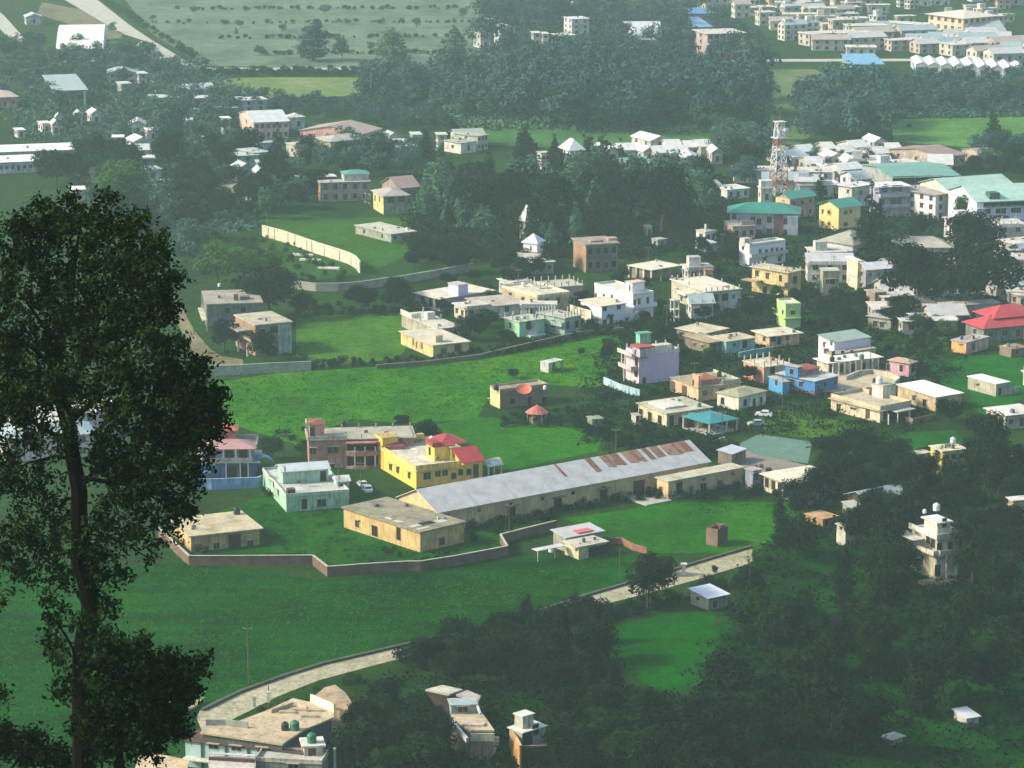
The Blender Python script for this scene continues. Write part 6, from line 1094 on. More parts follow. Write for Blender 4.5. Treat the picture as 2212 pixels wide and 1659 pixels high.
# ---- L7 bottom centre house
use('L7')
rt6, _ = slabpoly('tan-roofed house with pale front steps in the dark trees', [(640, 800), (830, 905), (1040, 905), (960, 790), (880, 690), (690, 690)], 5.0, .3, S_((.50, .42, .27), .3), 'house', 'house', P((.36, .32, .22)))
on(rt6, 'parapet', P((.72, .72, .62)), [(650, 805), (790, 975)], 4.6, 5.4, .4); on(rt6, 'fascia', P((.76, .70, .50)), [(830, 935), (1040, 935)], 3.8, 5.1); on(rt6, 'ledge', P((.66, .62, .48)), [(830, 975), (1080, 975)], 2.9, 3.3, .9); on(rt6, 'ledge', P((.60, .62, .50)), [(830, 1015), (1080, 1010)], 1.6, 2.2, .9)
q = U((850, 860), 5.0) - rt6.location; MB().box(-1.8, -.8, 0, 1.8, .8, .35).build('bedding', P((.74, .56, .46)), rt6, q)
h = House('pale blue-grey rear room of the tan-roofed house', (660, 690), 3, (880, 680), 6.4, 'room', 'rear_room'); h.block(0, 6.4, P((.38, .46, .46))).roof('slab', S_((.36, .44, .44), .3), .3); h.win('R', [(760, 720)], 1.6, 1.0); h.bx('white_beam', P((.7, .72, .68)), (h.w, -4, 6.0, h.w + .3, 0, 6.4))
rt7, _ = slabpoly('stone rubble roof behind the tan-roofed house', [(430, 545), (640, 590), (760, 545), (580, 505)], 5.0, .3, S_((.5, .50, .38), .45), 'house', 'house', P((.08, .04, .04)))
rt8, _ = slabpoly('patched brown shed roof behind the pale blue room', [(700, 590), (900, 640), (920, 600), (800, 550)], 5.2, .3, S_((.40, .36, .33), .5), 'shed', 'shed', P((.10, .06, .05)))
rt9, _ = slabpoly('pale patio slab at the foot of the front steps', [(850, 1080), (1040, 1110), (1060, 1050), (900, 1050)], .6, .3, S_((.42, .42, .32), .3), 'patio', 'patio')
h = House('white cottage with orange side wall in the dark trees', (1290, 930), (1195, 880), (1460, 860), 4.2); h.block(0, 4.2, P((.62, .62, .52))).roof('slab', S_((.70, .70, .60), .2), .3); h.win('R', [(1400, 900)], 1.4, 1.8, 'o'); h.win('R', [(1330, 980)], 2.2, 2.4, 'o')
h.block(4.36, 6.4, P((.60, .60, .52)), pxs=((1290, 790), 2, (1405, 770)), name='upper_room').roof('slab', S_((.66, .68, .58), .2), .2)
wallrun('orange plaster wall falling from the white cottage', [(1180, 915), (1220, 960), (1262, 1040)], 4.0, P((.62, .34, .12)), P((.7, .5, .24)), .3); wallrun('dark brown wall in front of the white cottage', [(1262, 1045), (1450, 1042), (1620, 1035)], 3.0, P((.10, .055, .035)), P((.3, .2, .12)), .3)
use('D')
field('crop_field', 'lighter green slope around the cream boundary wall', [(560, 455), (700, 470), (880, 470), (900, 540), (800, 590), (640, 610), (560, 560)], fieldm('slope_meadow', (.035, .12, .012), .35, .4), .034)
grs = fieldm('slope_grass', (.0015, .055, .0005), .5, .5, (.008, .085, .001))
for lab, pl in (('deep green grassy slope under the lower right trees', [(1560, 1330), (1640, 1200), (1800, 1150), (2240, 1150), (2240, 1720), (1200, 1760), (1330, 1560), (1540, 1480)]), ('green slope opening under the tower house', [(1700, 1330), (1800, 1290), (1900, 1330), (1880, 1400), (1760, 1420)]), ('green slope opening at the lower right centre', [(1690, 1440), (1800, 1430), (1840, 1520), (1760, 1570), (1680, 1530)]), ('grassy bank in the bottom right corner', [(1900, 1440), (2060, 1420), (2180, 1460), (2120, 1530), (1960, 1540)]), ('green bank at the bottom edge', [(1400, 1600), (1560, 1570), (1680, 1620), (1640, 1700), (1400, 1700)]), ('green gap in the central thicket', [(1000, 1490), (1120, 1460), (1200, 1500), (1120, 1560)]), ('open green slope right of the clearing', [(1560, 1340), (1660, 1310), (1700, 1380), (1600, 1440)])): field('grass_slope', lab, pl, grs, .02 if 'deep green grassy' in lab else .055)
FARW = [ordw(sorted((520, 610, 900, 330, 700, 960, 800, 560, 1000, 420)).index(v) + 1, 10) for v in (520, 610, 900, 330, 700, 960, 800, 560, 1000, 420)]
for k_, (x, y) in enumerate(((520, 60), (610, 70), (900, 60), (330, 45), (700, 30), (960, 100), (800, 110), (560, 120), (1000, 40), (420, 30))): T('small hazy tree on the far plain, %s' % FARW[k_], (x, y), y - 14 - x % 11, 'broad_b', 1.2)
# ================================================================ poles
UP = [(620, 1010), (780, 1075), (1330, 1000), (1560, 960), (1690, 880), (1500, 850), (1880, 800), (1440, 720), (1240, 700), (1620, 700), (1990, 640), (1800, 610), (1560, 560), (1400, 590), (1120, 640), (1760, 500), (640, 600), (1100, 1170)]
for i, p in enumerate(sorted(UP)): pole('slim utility pole among the houses, %s' % ordw(i + 1, len(UP)), p, 8)
pole('slim dark utility pole in the front field', (537, 1478), 10.5); 
for i, p in enumerate(((993, 1460), (1003, 1448))): pass
pole('utility pole behind the shack', ('L4', 760, 1370), 6.2, arm=False); pole('utility pole in front of the mint house side room', ('L2', 1608, 985), 8.6); pole('slim pole by the foreground road', ('L4', 1240, 1430), 4.5, arm=False); pole('tall pole on the large tan terrace', ('L6', 990, 790), 8, arm=False)
# ================================================================ trees
def TT(c, rows):
    use(c)
    for r in rows: T(*r)
TT('T1', [
 ('dark dome-shaped tree left of the hangar', (275, 370), 225, 'broad_b'), ('second dark dome tree in front of the hangar', (540, 440), 300, 'broad_b', 1.2), ('hazy tree on the broad pale road bend', (790, 230), 150, 'broad_b'),
 ('big dark tree between hangar and road', (850, 440), 260, 'wide_b'), ('small lone tree on the far plain', (1665, 240), 180, 'cone_b', 1.2), ('dark round tree below the greenhouse hall', (400, 1320), 1040, 'wide_d'), ('large soft green willow-like tree at the left', (850, 1480), 1110, 'wide_l', 1.15),
 ('dark tree right of the greenhouse hall', (560, 1300), 1030, 'broad_d'), ('dark tree in front of the hamlet row', (650, 600), 480, 'broad_b'), ('dark tall tree above the white cluster', (1210, 1080), 700, 'broad_b', .8), ('tall dark cypress-like tree left of the pink terrace', (1960, 1240), 860, 'cone_d', 1.0),
 ('dark leafy tree behind the pine foot', (1200, 1240), 900, 'broad_d', .8), ('round dark tree under the white cluster', (1380, 1380), 1080, 'broad_d'), ('dark oak below the cream arch house', (1330, 1700), 1380, 'broad_d', 1.1)])
TT('T2', [
 ('tall hazy twin-crowned tree on the plain', (440, 430), 140, 'col_b', 2.0), ('faint tree right of the twin-crowned tree', (640, 440), 240, 'broad_b', .7), ('big hazy square tree on the plain', (1000, 470), 190, 'col_b', 2.2), ('faint hazy tree at the plain edge', (1440, 450), 180, 'col_b', 1.6),
 ('tree before the pale yellow field corner', (880, 760), 570, 'broad_b'), ('dark tree in the long hazy hedge', (1150, 720), 430, 'col_b', 1.8), ('dark conifer left of the belfry roof', (500, 900), 790, 'wide_b'), ('tall dark cypress before the green strip', (1230, 1120), 860, 'cone_d', 1.0), ('slim tall cypress between the white houses', (1420, 1010), 830, 'col_d', 1.4), ('tall dark pine in front of the green strip', (1920, 1130), 860, 'cone_d', 1.3), ('slim conifer next to the onion tower', (2140, 1100), 940, 'cone_d', 1.0)])
TT('T3', [
 ('tall pointed pine left of the small broken white house', (390, 1130), 850, 'cone_d', 1.5), ('dark slim pine left of the onion tower', (590, 1190), 930, 'cone_d', 1.0), ('tall slim twin pine right of the onion tower', (830, 1130), 940, 'col_d', 1.3), ('big pointed pine right of the onion tower', (930, 1240), 900, 'cone_d', 1.3),
 ('massive dark round tree in the centre', (1350, 1640), 1150, 'wide_d', 1.0), ('dark round crown left of the centre', (1060, 1560), 1230, 'wide_d'), ('dark round tree left of the shrine', (200, 1640), 1170, 'wide_d', 1.1), ('broad dark tree over the shrine', (620, 1650), 1210, 'wide_d', 1.0), ('dark tree before the teal-roofed house', (1130, 1340), 1130, 'broad_d')])
TT('T4', [
 ('slim poplar in the far green field', (1985, 1025), 790, 'col_d', 1.2), ('small bush-like tree in the far green field', (1400, 910), 870, 'broad_d'), ('dark tree beside the telecom mast', (600, 1320), 1150, 'cone_d', 1.6), ('slim dark tree right of the telecom mast', (775, 1400), 1190, 'cone_d', 1.0), ('pine in the dark belt behind the far field', (1430, 790), 660, 'cone_b', 1.1),
 ('dark tall tree in the town near the horizon', (340, 320), 190, 'broad_b'), ('small tree left of the peach school', (1385, 150), 65, 'cone_b', 1.3), ('dark tree under the peach school', (1400, 310), 225, 'cone_b', 1.2), ('round dark tree below the barrel-roofed hall', (1800, 330), 220, 'wide_b'), ('dark tree right of the long barrack', (1860, 1210), 1080, 'broad_d'), ('dark tree in front of the barrack', (1310, 1130), 1050, 'broad_d', .8)])
TT('L5', [('dark tree in front of the tower house foot', (1440, 1200), 1000, 'wide_d', 1.1), ('dark tree left of the tower house foot', (1150, 1020), 640, 'broad_d'), ('dark tree right of the tower house', (1760, 1000), 470, 'broad_d'), ('tall dark cypress-like tree left of the tower house', (1050, 900), 380, 'col_d', 1.4)])
TT('R4', [
 ('tall dark shaggy conifer beside the yellow flower-window house', (860, 770), 80, 'cone_d', 1.15), ('huge dark round tree right of centre', (1270, 1230), 610, 'wide_d', 1.0), ('second huge dark tree with a bare trunk, at the right', (1790, 1270), 600, 'wide_d', 1.05), ('dark broad tree above the second huge tree', (1760, 800), 330, 'wide_d', .95), ('mid green tree before the mint roofs', (1680, 500), 180, 'broad_m', .8), ('dark tree beside the apartment block', (1300, 620), 330, 'broad_m', 1.0), ('dark tree in front of the three-storey institute', (2010, 560), 350, 'broad_d'),
 ('small dark cypress before the grey hall', (410, 760), 600, 'cone_d', 1.0), ('dark mango-like tree above the white gable house', (620, 1380), 1200, 'wide_d'), ('cream-flowering tree beside the vivid field', (1500, 1470), 1290, 'broad_l', 1.0), ('dark tree by the cream-flowering tree', (1370, 1440), 1280, 'broad_d'), ('dark crown right of the orange cabin trees', (1700, 1430), 1290, 'broad_m'), ('dark tree between lime house and bungalow', (770, 1200), 1060, 'broad_d')])
TT('R3', [
 ('dark round tree left of the white two-storey house', (1310, 930), 700, 'broad_d', 1.1), ('dark round bush-like tree below the long cream house', (1560, 1520), 1260, 'wide_d', 1.0), ('dark tree under the white corner house', (1340, 1500), 1360, 'wide_d'), ('dark tree under the long cream house', (1080, 1480), 1330, 'wide_d', 1.0), ('dark bushy tree right of the white frame tower', (1200, 1440), 1290, 'broad_d'), ('dark tree under the small brick gatehouse', (1250, 1080), 930, 'broad_d'), ('dark tree beside the brown block', (280, 1080), 960, 'wide_d')])
TT('R2', [
 ('dark round tree at the field corner by the grey wall', (190, 760), 490, 'broad_d', .9), ('small dark tree by the row of walls', (1210, 640), 430, 'wide_d'), ('dark bushy tree before the white arched house', (990, 1010), 770, 'broad_m', .9), ('dark bushy tree left of the mint green house', (830, 1060), 820, 'wide_d'), ('dark tree under the green house', (1200, 1090), 980, 'wide_d'), ('dark tree right of the pale green terrace', (1900, 1010), 860, 'broad_d'), ('small bush tree in the bright field', (1200, 1400), 1310, 'broad_d', 1.4), ('dark shrub tree beside the lavender house field', (2020, 1240), 1110, 'wide_d'), ('tiny shrub tree near the field hut', (1800, 1200), 1120, 'broad_m')])
TT('R1', [
 ('big dark round tree left of the grey wall', (1000, 860), 350, 'broad_d', 1.15), ('light green feathery tree on the slope', (540, 600), 180, 'broad_l', 1.1), ('light green tree right of the feathery tree', (760, 560), 240, 'broad_l', 1.2), ('dark green tree behind the derelict houses', (960, 560), 260, 'broad_l', 1.2), ('dark tree in front of the derelict grey house', (590, 1160), 850, 'broad_d', 1.0), ('dark bushy tree in front of the pale end panel', (960, 1260), 980, 'wide_d', 1.0), ('dark tree behind the panel wall end', (1290, 870), 640, 'broad_d', 1.1), ('dark round tree on the field edge', (1800, 830), 560, 'wide_d', .95), ('second dark round tree on the field edge', (2130, 800), 520, 'wide_d', 1.0), ('small tree left of the dirt road', (230, 560), 420, 'broad_m'), ('dark tree over the upper dirt road', (250, 440), 20, 'wide_b', .9)])
TT('L2', [('bushy tree behind the pink house', (1020, 600), 400, 'wide_m')])
TT('L3', [('dark tree right of the pink house terrace', (850, 340), 100, 'broad_d', 1.1), ('low dark tree behind the gazebo field', (640, 180), 60, 'wide_d')])
TT('L4', [('reddish-brown round bushy tree behind the warehouse', (655, 320), 160, 'broad_l', 1.1), ('dark tree at the road gap', (1010, 1620), 1150, 'broad_d', .95), ('dark tree over the foreground road left of the gap', (370, 1680), 1450, 'cone_d', 1.7), ('dark bushy tree top of the gap', (1160, 1340), 1170, 'wide_d'), ('small round dark tree beside the road', (1600, 1330), 1250, 'broad_d')])
TT('R6', [('dark pine in the plots', (1300, 520), 350, 'cone_d', 1.0), ('dark tree beside the cottage row', (1340, 560), 440, 'broad_d'), ('dark tree right of the cream terrace house', (1560, 960), 740, 'wide_d'), ('dark tall tree right of the vivid plots', (1900, 1250), 860, 'wide_d', .9), ('tall dark tree above the tower house', (1860, 1560), 1010, 'wide_d', .8), ('dark tree between the yellow cottages', (1400, 1330), 1160, 'broad_d'), ('tall dark tree below the plot corner', (1060, 1380), 1110, 'wide_d', .9), ('dark tree right of the paved yard', (490, 1300), 1060, 'wide_d')])
use('D')
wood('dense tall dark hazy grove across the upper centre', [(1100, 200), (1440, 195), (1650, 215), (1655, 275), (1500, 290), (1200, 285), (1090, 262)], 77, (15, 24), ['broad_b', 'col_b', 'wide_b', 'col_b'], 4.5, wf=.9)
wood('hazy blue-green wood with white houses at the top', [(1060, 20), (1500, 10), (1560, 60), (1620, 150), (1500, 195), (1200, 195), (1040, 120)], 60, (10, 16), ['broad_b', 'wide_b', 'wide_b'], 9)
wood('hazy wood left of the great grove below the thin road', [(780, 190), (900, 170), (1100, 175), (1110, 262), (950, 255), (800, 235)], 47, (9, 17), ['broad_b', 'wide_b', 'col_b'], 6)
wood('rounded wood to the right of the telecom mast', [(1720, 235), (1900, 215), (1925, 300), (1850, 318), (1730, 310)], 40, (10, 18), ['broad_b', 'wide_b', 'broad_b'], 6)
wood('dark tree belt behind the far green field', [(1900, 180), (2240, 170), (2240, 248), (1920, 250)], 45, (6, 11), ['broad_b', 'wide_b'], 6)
grove('tree left of the mast', [(1560, 300), (1680, 300), (1670, 400), (1600, 410), (1550, 350)], 16, (8, 14), ['broad_d', 'wide_b', 'broad_b'], 'trees left of the mast', 6)
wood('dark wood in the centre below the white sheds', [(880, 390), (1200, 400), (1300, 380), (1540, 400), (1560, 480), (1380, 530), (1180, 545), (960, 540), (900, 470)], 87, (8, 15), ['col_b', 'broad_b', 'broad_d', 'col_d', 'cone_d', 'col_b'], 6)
wood('dark tree bank above the yellow hip-roofed house', [(640, 330), (900, 330), (920, 380), (760, 385), (640, 370)], 32, (6, 10), ['broad_b', 'wide_b', 'broad_d'], 6)
wood('dark wood around the top left hamlet', [(0, 100), (330, 120), (420, 170), (520, 230), (500, 330), (330, 300), (180, 330), (0, 240)], 70, (7, 12), ['broad_b', 'wide_b', 'broad_b'], 7)
wood('dark tree belt under the pale yellow field', [(440, 225), (640, 225), (900, 250), (1000, 275), (840, 290), (720, 255), (560, 245)], 42, (5, 8), ['broad_b', 'wide_b'], 7)
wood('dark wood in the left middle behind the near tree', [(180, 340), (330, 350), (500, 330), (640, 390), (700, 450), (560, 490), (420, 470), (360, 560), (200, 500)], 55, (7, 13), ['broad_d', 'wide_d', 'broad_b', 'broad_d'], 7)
grove('dark tree at the far right edge', [(2080, 330), (2240, 320), (2240, 400), (2100, 390)], 18, (6, 10), ['broad_d', 'wide_b'], 'far right edge trees', 6)
grove('small dark tree between the lower street houses', [(1270, 720), (1480, 640), (1960, 630), (2060, 720), (1950, 880), (1660, 880), (1400, 900)], 34, (3, 5), ['wide_d', 'broad_d', 'broad_m'], 'lower street small trees', 5, clear=1.5)
grove('small dark tree between the terrace houses', [(860, 640), (1060, 590), (1480, 600), (1480, 700), (1230, 720), (900, 760)], 22, (3, 4.6), ['wide_d', 'broad_d'], 'terrace small trees', 5, clear=1.2)
grove('small tree among the centre-right houses', [(1420, 480), (1600, 470), (1600, 560), (1500, 600), (1440, 560)], 14, (4, 7), ['broad_d', 'wide_d'], 'centre-right small trees', 5)
grove('dark tree above the grey walls', [(900, 540), (1180, 545), (1200, 560), (1190, 600), (900, 600), (840, 560)], 20, (4, 8), ['broad_d', 'wide_d'], 'trees above the grey walls', 5)
grove('tree among the right middle houses', [(1900, 600), (2200, 560), (2200, 700), (2050, 740), (1900, 720)], 20, (4, 7.5), ['broad_d', 'wide_d', 'broad_m'], 'right middle trees', 6)
grove('dark tree on the lower right slope', [(1640, 1110), (1760, 1060), (2240, 1040), (2240, 1240), (1960, 1270), (1700, 1230)], 30, (6, 10), ['wide_d', 'broad_d', 'col_d', 'wide_d', 'broad_d'], 'lower right slope trees', 5.5)
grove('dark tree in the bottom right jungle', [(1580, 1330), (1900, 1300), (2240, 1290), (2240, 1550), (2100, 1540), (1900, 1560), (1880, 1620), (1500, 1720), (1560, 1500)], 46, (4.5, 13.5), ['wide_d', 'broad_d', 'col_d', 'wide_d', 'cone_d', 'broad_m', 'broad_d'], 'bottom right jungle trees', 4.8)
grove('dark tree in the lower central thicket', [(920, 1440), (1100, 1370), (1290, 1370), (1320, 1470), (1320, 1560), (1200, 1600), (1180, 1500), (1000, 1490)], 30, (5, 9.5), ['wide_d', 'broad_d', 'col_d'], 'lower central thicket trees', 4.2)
grove('dark tree at the bottom centre', [(740, 1570), (900, 1540), (960, 1600), (960, 1700), (730, 1700)], 14, (6, 9), ['wide_d', 'broad_d', 'broad_m'], 'bottom centre trees', 4)
grove('dark tree along the bottom edge', [(1200, 1640), (1500, 1560), (1600, 1620), (1700, 1720), (1200, 1760)], 22, (6, 9), ['wide_d', 'broad_d', 'broad_m'], 'bottom edge trees', 4.5)
grove('tree in the dark band under the yard', [(1750, 1000), (1880, 980), (2000, 1000), (2100, 990), (2100, 1040), (1780, 1050)], 18, (4, 7), ['wide_d', 'broad_d'], 'dark band trees', 5)
grove('tree among the bright white sheds', [(1900, 385), (1700, 375), (1620, 365), (1700, 350), (1890, 350)], 12, (4, 7), ['broad_d', 'broad_b'], 'trees among the sheds', 8)
for lb_, ya, xa, xb, n_ in (('faint hedge line across the far plain, nearest the thin road', 118, 560, 1080, 60), ('faint hedge line across the middle of the far plain', 84, 470, 1060, 50), ('faint hedge line across the upper far plain', 52, 330, 1100, 50), ('faint hedge line at the very top of the far plain', 22, 380, 1120, 50)):
    shrubs(lb_, [(xa, ya - 1.2), (xb, ya - 4), (xb, ya - 2), (xa, ya + 1.2)], n_, (2, 5), 'dm', 1.5)
shrubs('dark hedge strip under the thin far road', [(430, 155), (760, 153), (1100, 148), (1100, 160), (760, 165), (430, 165)], 190, (3, 6), 'dm', 1.5)
shrubs('dark shrubs along the broad pale road', [(190, -5), (300, 52), (345, 85), (440, 145), (450, 140), (350, 76), (305, 44), (205, -10)], 60, (3, 7), 'dm', 2)
field('dirt_patch', 'brown bare plot between the two pale roads', [(90, 5), (200, 25), (265, 75), (250, 90), (170, 60), (80, 30)], fieldm('bare_plot', (.22, .19, .13), .3, .35), .05)
shrubs('dark hedge hiding the foreground road at its middle', [(860, 1418), (1000, 1385), (1170, 1340), (1290, 1312), (1290, 1330), (1170, 1362), (1000, 1405), (870, 1436)], 110, (3, 5.5), 'd', 1.3)
bushes('dark bush behind the lavender fence plots', [(1250, 900), (1500, 960), (1640, 960), (1530, 1000), (1270, 960)], 46, (2.5, 5), 'ddm', 'bushes behind the warehouse', 2)
bushes('bush along the warehouse foot', [(1130, 1090), (1300, 1062), (1480, 1035), (1620, 1005), (1720, 1040), (1700, 1080), (1400, 1080), (1180, 1120)], 88, (1.8, 3.8), 'ddd', 'bushes along the warehouse', 1.3)
shrubs('dark hedge between the mint house and the brick compound', [(560, 1062), (640, 1095), (745, 1085), (745, 1070), (650, 1080)], 40, (1.6, 3), 'd', 1)
shrubs('dark hedge behind the warehouse compound lawn', [(1190, 1110), (1300, 1075), (1480, 1045), (1700, 1050), (1690, 1075), (1480, 1075), (1300, 1095)], 60, (1.6, 3.2), 'd', 1)
bushes('bush in front of the ochre annexe', [(830, 1180), (900, 1205), (1000, 1190), (1010, 1200), (900, 1215), (820, 1195)], 14, (1.2, 2.2), 'dm', 'bushes at the ochre annexe', 1)
bushes('dark shrub between warehouse and shack', [(1010, 1140), (1090, 1115), (1180, 1100), (1200, 1125), (1100, 1150), (1020, 1180)], 22, (2, 4), 'dd', 'shrubs near the shack', 1.4)
bushes('bush below the foreground road', [(890, 1432), (1160, 1362), (1280, 1328), (1450, 1285), (1620, 1235), (1630, 1270), (1400, 1330), (1180, 1385), (900, 1455)], 60, (2.2, 4.2), 'ddd', 'bushes below the retaining wall', 1.6)
bushes('bush below the left stretch of the road', [(480, 1585), (560, 1545), (700, 1488), (760, 1468), (790, 1480), (700, 1520), (560, 1580)], 22, (1.6, 3), 'dm', 'bushes at the left wall stretch', 1.2)
shrubs('dark hedge along the edge of the crop field', [(660, 800), (880, 788), (1100, 768), (1320, 722), (1325, 712), (1080, 750), (880, 775), (660, 780)], 105, (1.6, 3.2), 'dd', 1.6)
shrubs('dark meadow hedge around the gazebo', [(1080, 905), (1280, 880), (1320, 900), (1300, 925), (1180, 925), (1090, 925)], 51, (1.8, 3.6), 'dm', 1.8)
shrubs('dark shrubs at the foot of the grey wall', [(640, 660), (880, 640), (1000, 650), (1060, 700), (900, 680), (700, 685), (640, 680)], 51, (2, 4), 'dd', 2)
shrubs('shrubs above the lavender house', [(1330, 700), (1640, 690), (1640, 720), (1400, 740), (1340, 730)], 45, (1.8, 3.4), 'dm', 2)
shrubs('shrubs on the right slope around the white gable house', [(1840, 700), (2080, 690), (2100, 740), (1990, 790), (1900, 740)], 51, (1.8, 3.4), 'dml', 2)
bushes('shrub behind the pink house', [(560, 930), (660, 920), (900, 960), (930, 930), (900, 1000), (560, 985)], 22, (2, 4), 'dd', 'shrubs behind the pink house', 2)
bushes('shrub in the derelict yard', [(470, 720), (640, 730), (670, 780), (560, 780), (480, 770)], 16, (1.6, 3), 'dm', 'derelict yard shrubs', 1.6)
shrubs('light shrubs on the slope left of the cream wall', [(430, 500), (640, 520), (760, 600), (640, 640), (480, 620), (380, 560)], 66, (1.8, 4), 'mml', 2)
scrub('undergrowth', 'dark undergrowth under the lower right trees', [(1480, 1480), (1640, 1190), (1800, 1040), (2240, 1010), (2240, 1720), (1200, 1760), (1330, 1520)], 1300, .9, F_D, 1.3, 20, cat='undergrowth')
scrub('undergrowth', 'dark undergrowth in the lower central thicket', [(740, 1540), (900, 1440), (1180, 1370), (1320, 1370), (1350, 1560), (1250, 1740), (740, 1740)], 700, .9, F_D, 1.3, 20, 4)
scrub('undergrowth', 'undergrowth beneath the central wood', [(880, 380), (1560, 380), (1600, 480), (1400, 560), (900, 560)], 2600, 1.4, F_D, 2.0, 16, 5)
scrub('undergrowth', 'undergrowth beneath the great grove', [(800, 190), (1100, 150), (1650, 180), (1660, 290), (1000, 280), (780, 240)], 2400, 1.8, F_B, 2.2, 14, 6)
scrub('undergrowth', 'undergrowth beneath the upper hazy wood', [(1060, 0), (1500, 0), (1640, 160), (1200, 190), (1040, 130)], 1900, 2.0, F_B, 2.4, 14, 7)
scrub('undergrowth', 'undergrowth beneath the left woods', [(0, 90), (420, 130), (640, 250), (640, 400), (560, 500), (200, 520), (160, 340), (0, 250)], 3000, 1.6, F_B, 2.0, 14, 8)
scrub('undergrowth', 'weeds around the warehouse compound', [(560, 1075), (780, 1090), (1000, 1200), (1180, 1110), (1700, 1050), (1720, 1090), (1200, 1150), (1080, 1205), (700, 1225), (560, 1190)], 500, .4, F_M, .45, 16, 9)
scrub('undergrowth', 'weeds between the middle houses', [(1260, 840), (1330, 700), (1640, 640), (1960, 640), (2100, 760), (1900, 1010), (1640, 940), (1500, 990), (1260, 960)], 3200, .8, F_D, 1.0, 14, 10)
scrub('undergrowth', 'weeds along the upper right houses', [(1480, 480), (1900, 400), (2240, 420), (2240, 720), (1900, 700), (1480, 640)], 2600, 1.0, F_D, 1.4, 14, 11)
scrub('undergrowth', 'dark belt ground cover behind the far green field', [(1880, 170), (2240, 160), (2240, 252), (1900, 255)], 900, 1.8, F_B, 2, 14, 12)
scrub('grass_tufts', 'grass tufts over the front field', [(0, 1240), (390, 1215), (700, 1260), (1380, 1210), (1180, 1300), (880, 1380), (430, 1515), (330, 1660), (0, 1680)], 3500, .4, F_G, .25, 8, 13, 'grass')
scrub('grass_tufts', 'grass tufts over the middle field', [(460, 820), (880, 790), (1320, 730), (1330, 800), (1060, 880), (650, 960), (470, 890)], 3000, .45, F_G, .3, 8, 14, 'grass')
# ================================================================ the near tree at the left, standing on the hillside
ND = 100.0
def N3(p, dy=0.0):
    return UD(p, ND + dy)
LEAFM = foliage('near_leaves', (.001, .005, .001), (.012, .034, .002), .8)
root = empty('tree', (0, 0, 0)); base = N3((178, 1659)); base.z = hill(base.x, base.y) - .3; root.location = base
tag(root, 'tall dark leafy tree in the near left foreground with a bare forked trunk', 'tree')
rr = np.random.RandomState(5); mt = MB()
def limb(pts, r0, r1, seg=5, dy=None):
    Q = [N3(p[:2], (p[2] if len(p) > 2 else 0) + (1.2 if p[1] < 900 else 0)) - base for p in pts]; n = len(Q)
    for i in range(n - 1):
        a, b = Q[i], Q[i + 1]; ra = r0 + (r1 - r0) * i / (n - 1); rb = r0 + (r1 - r0) * (i + 1) / (n - 1); prev = a
        for k in range(3):
            t = (k + 1) / 3; c = a.lerp(b, t)
            if k < 2: c += Vector(rr.normal(size=3) * ra * .10)
            mt.tube(prev, c, ra + (rb - ra) * (k / 3), (ra + (rb - ra) * t) * 1.0, 8); prev = c
    return Q[-1]
mt.tube((0, 0, 0), N3((182, 1720)) - base, .52, .42, 10)
limb([(182, 1720), (180, 1600), (178, 1520), (178, 1425), (196, 1323), (190, 1272), (172, 1221), (171, 1119), (168, 1043), (158, 991), (146, 915), (132, 860), (122, 800)], .40, .22)
limb([(122, 800), (128, 740, 1), (150, 690, 1), (155, 620, 1), (165, 540, 2), (175, 480, 2)], .2, .03); limb([(150, 690, 1), (120, 650, 0), (95, 600), (70, 540), (55, 480)], .1, .02)
limb([(150, 690, 1), (190, 680), (225, 640, -1), (262, 560, -1), (290, 500, -1)], .11, .02); limb([(128, 740), (90, 700, 2), (50, 640, 2), (10, 600, 2)], .1, .02); limb([(122, 800), (80, 760), (40, 730), (-20, 720)], .1, .02)
limb([(132, 860), (170, 800, -1), (220, 740, -2), (290, 690, -2), (350, 660, -2)], .12, .02); limb([(146, 915), (210, 860, -2), (290, 830, -2), (370, 820, -2), (430, 830, -2)], .12, .02); limb([(170, 800), (200, 740, 1), (215, 690, 1), (240, 600, 1)], .08, .02)
limb([(158, 960), (110, 935), (60, 905), (0, 888), (-30, 880)], .11, .03); limb([(158, 991), (120, 985, 1), (60, 1000, 1), (10, 1030, 1)], .07, .02); limb([(165, 1030), (230, 1040, -1), (290, 1050, -1), (340, 1080, -1), (395, 1130, -1)], .09, .02)
limb([(169, 1060), (210, 1010, 1), (270, 985, 1), (340, 975, 1), (410, 960, 1)], .09, .02); limb([(171, 1150), (230, 1160), (280, 1180), (335, 1215)], .05, .015); limb([(172, 1190), (120, 1200), (70, 1230), (10, 1260)], .05, .015); limb([(178, 1440), (140, 1370), (110, 1330), (80, 1280)], .06, .015)
limb([(195, 1300), (215, 1270), (235, 1240)], .04, .015)
mt.build('trunk', plain('near_bark', (.006, .0045, .004), .95), root)
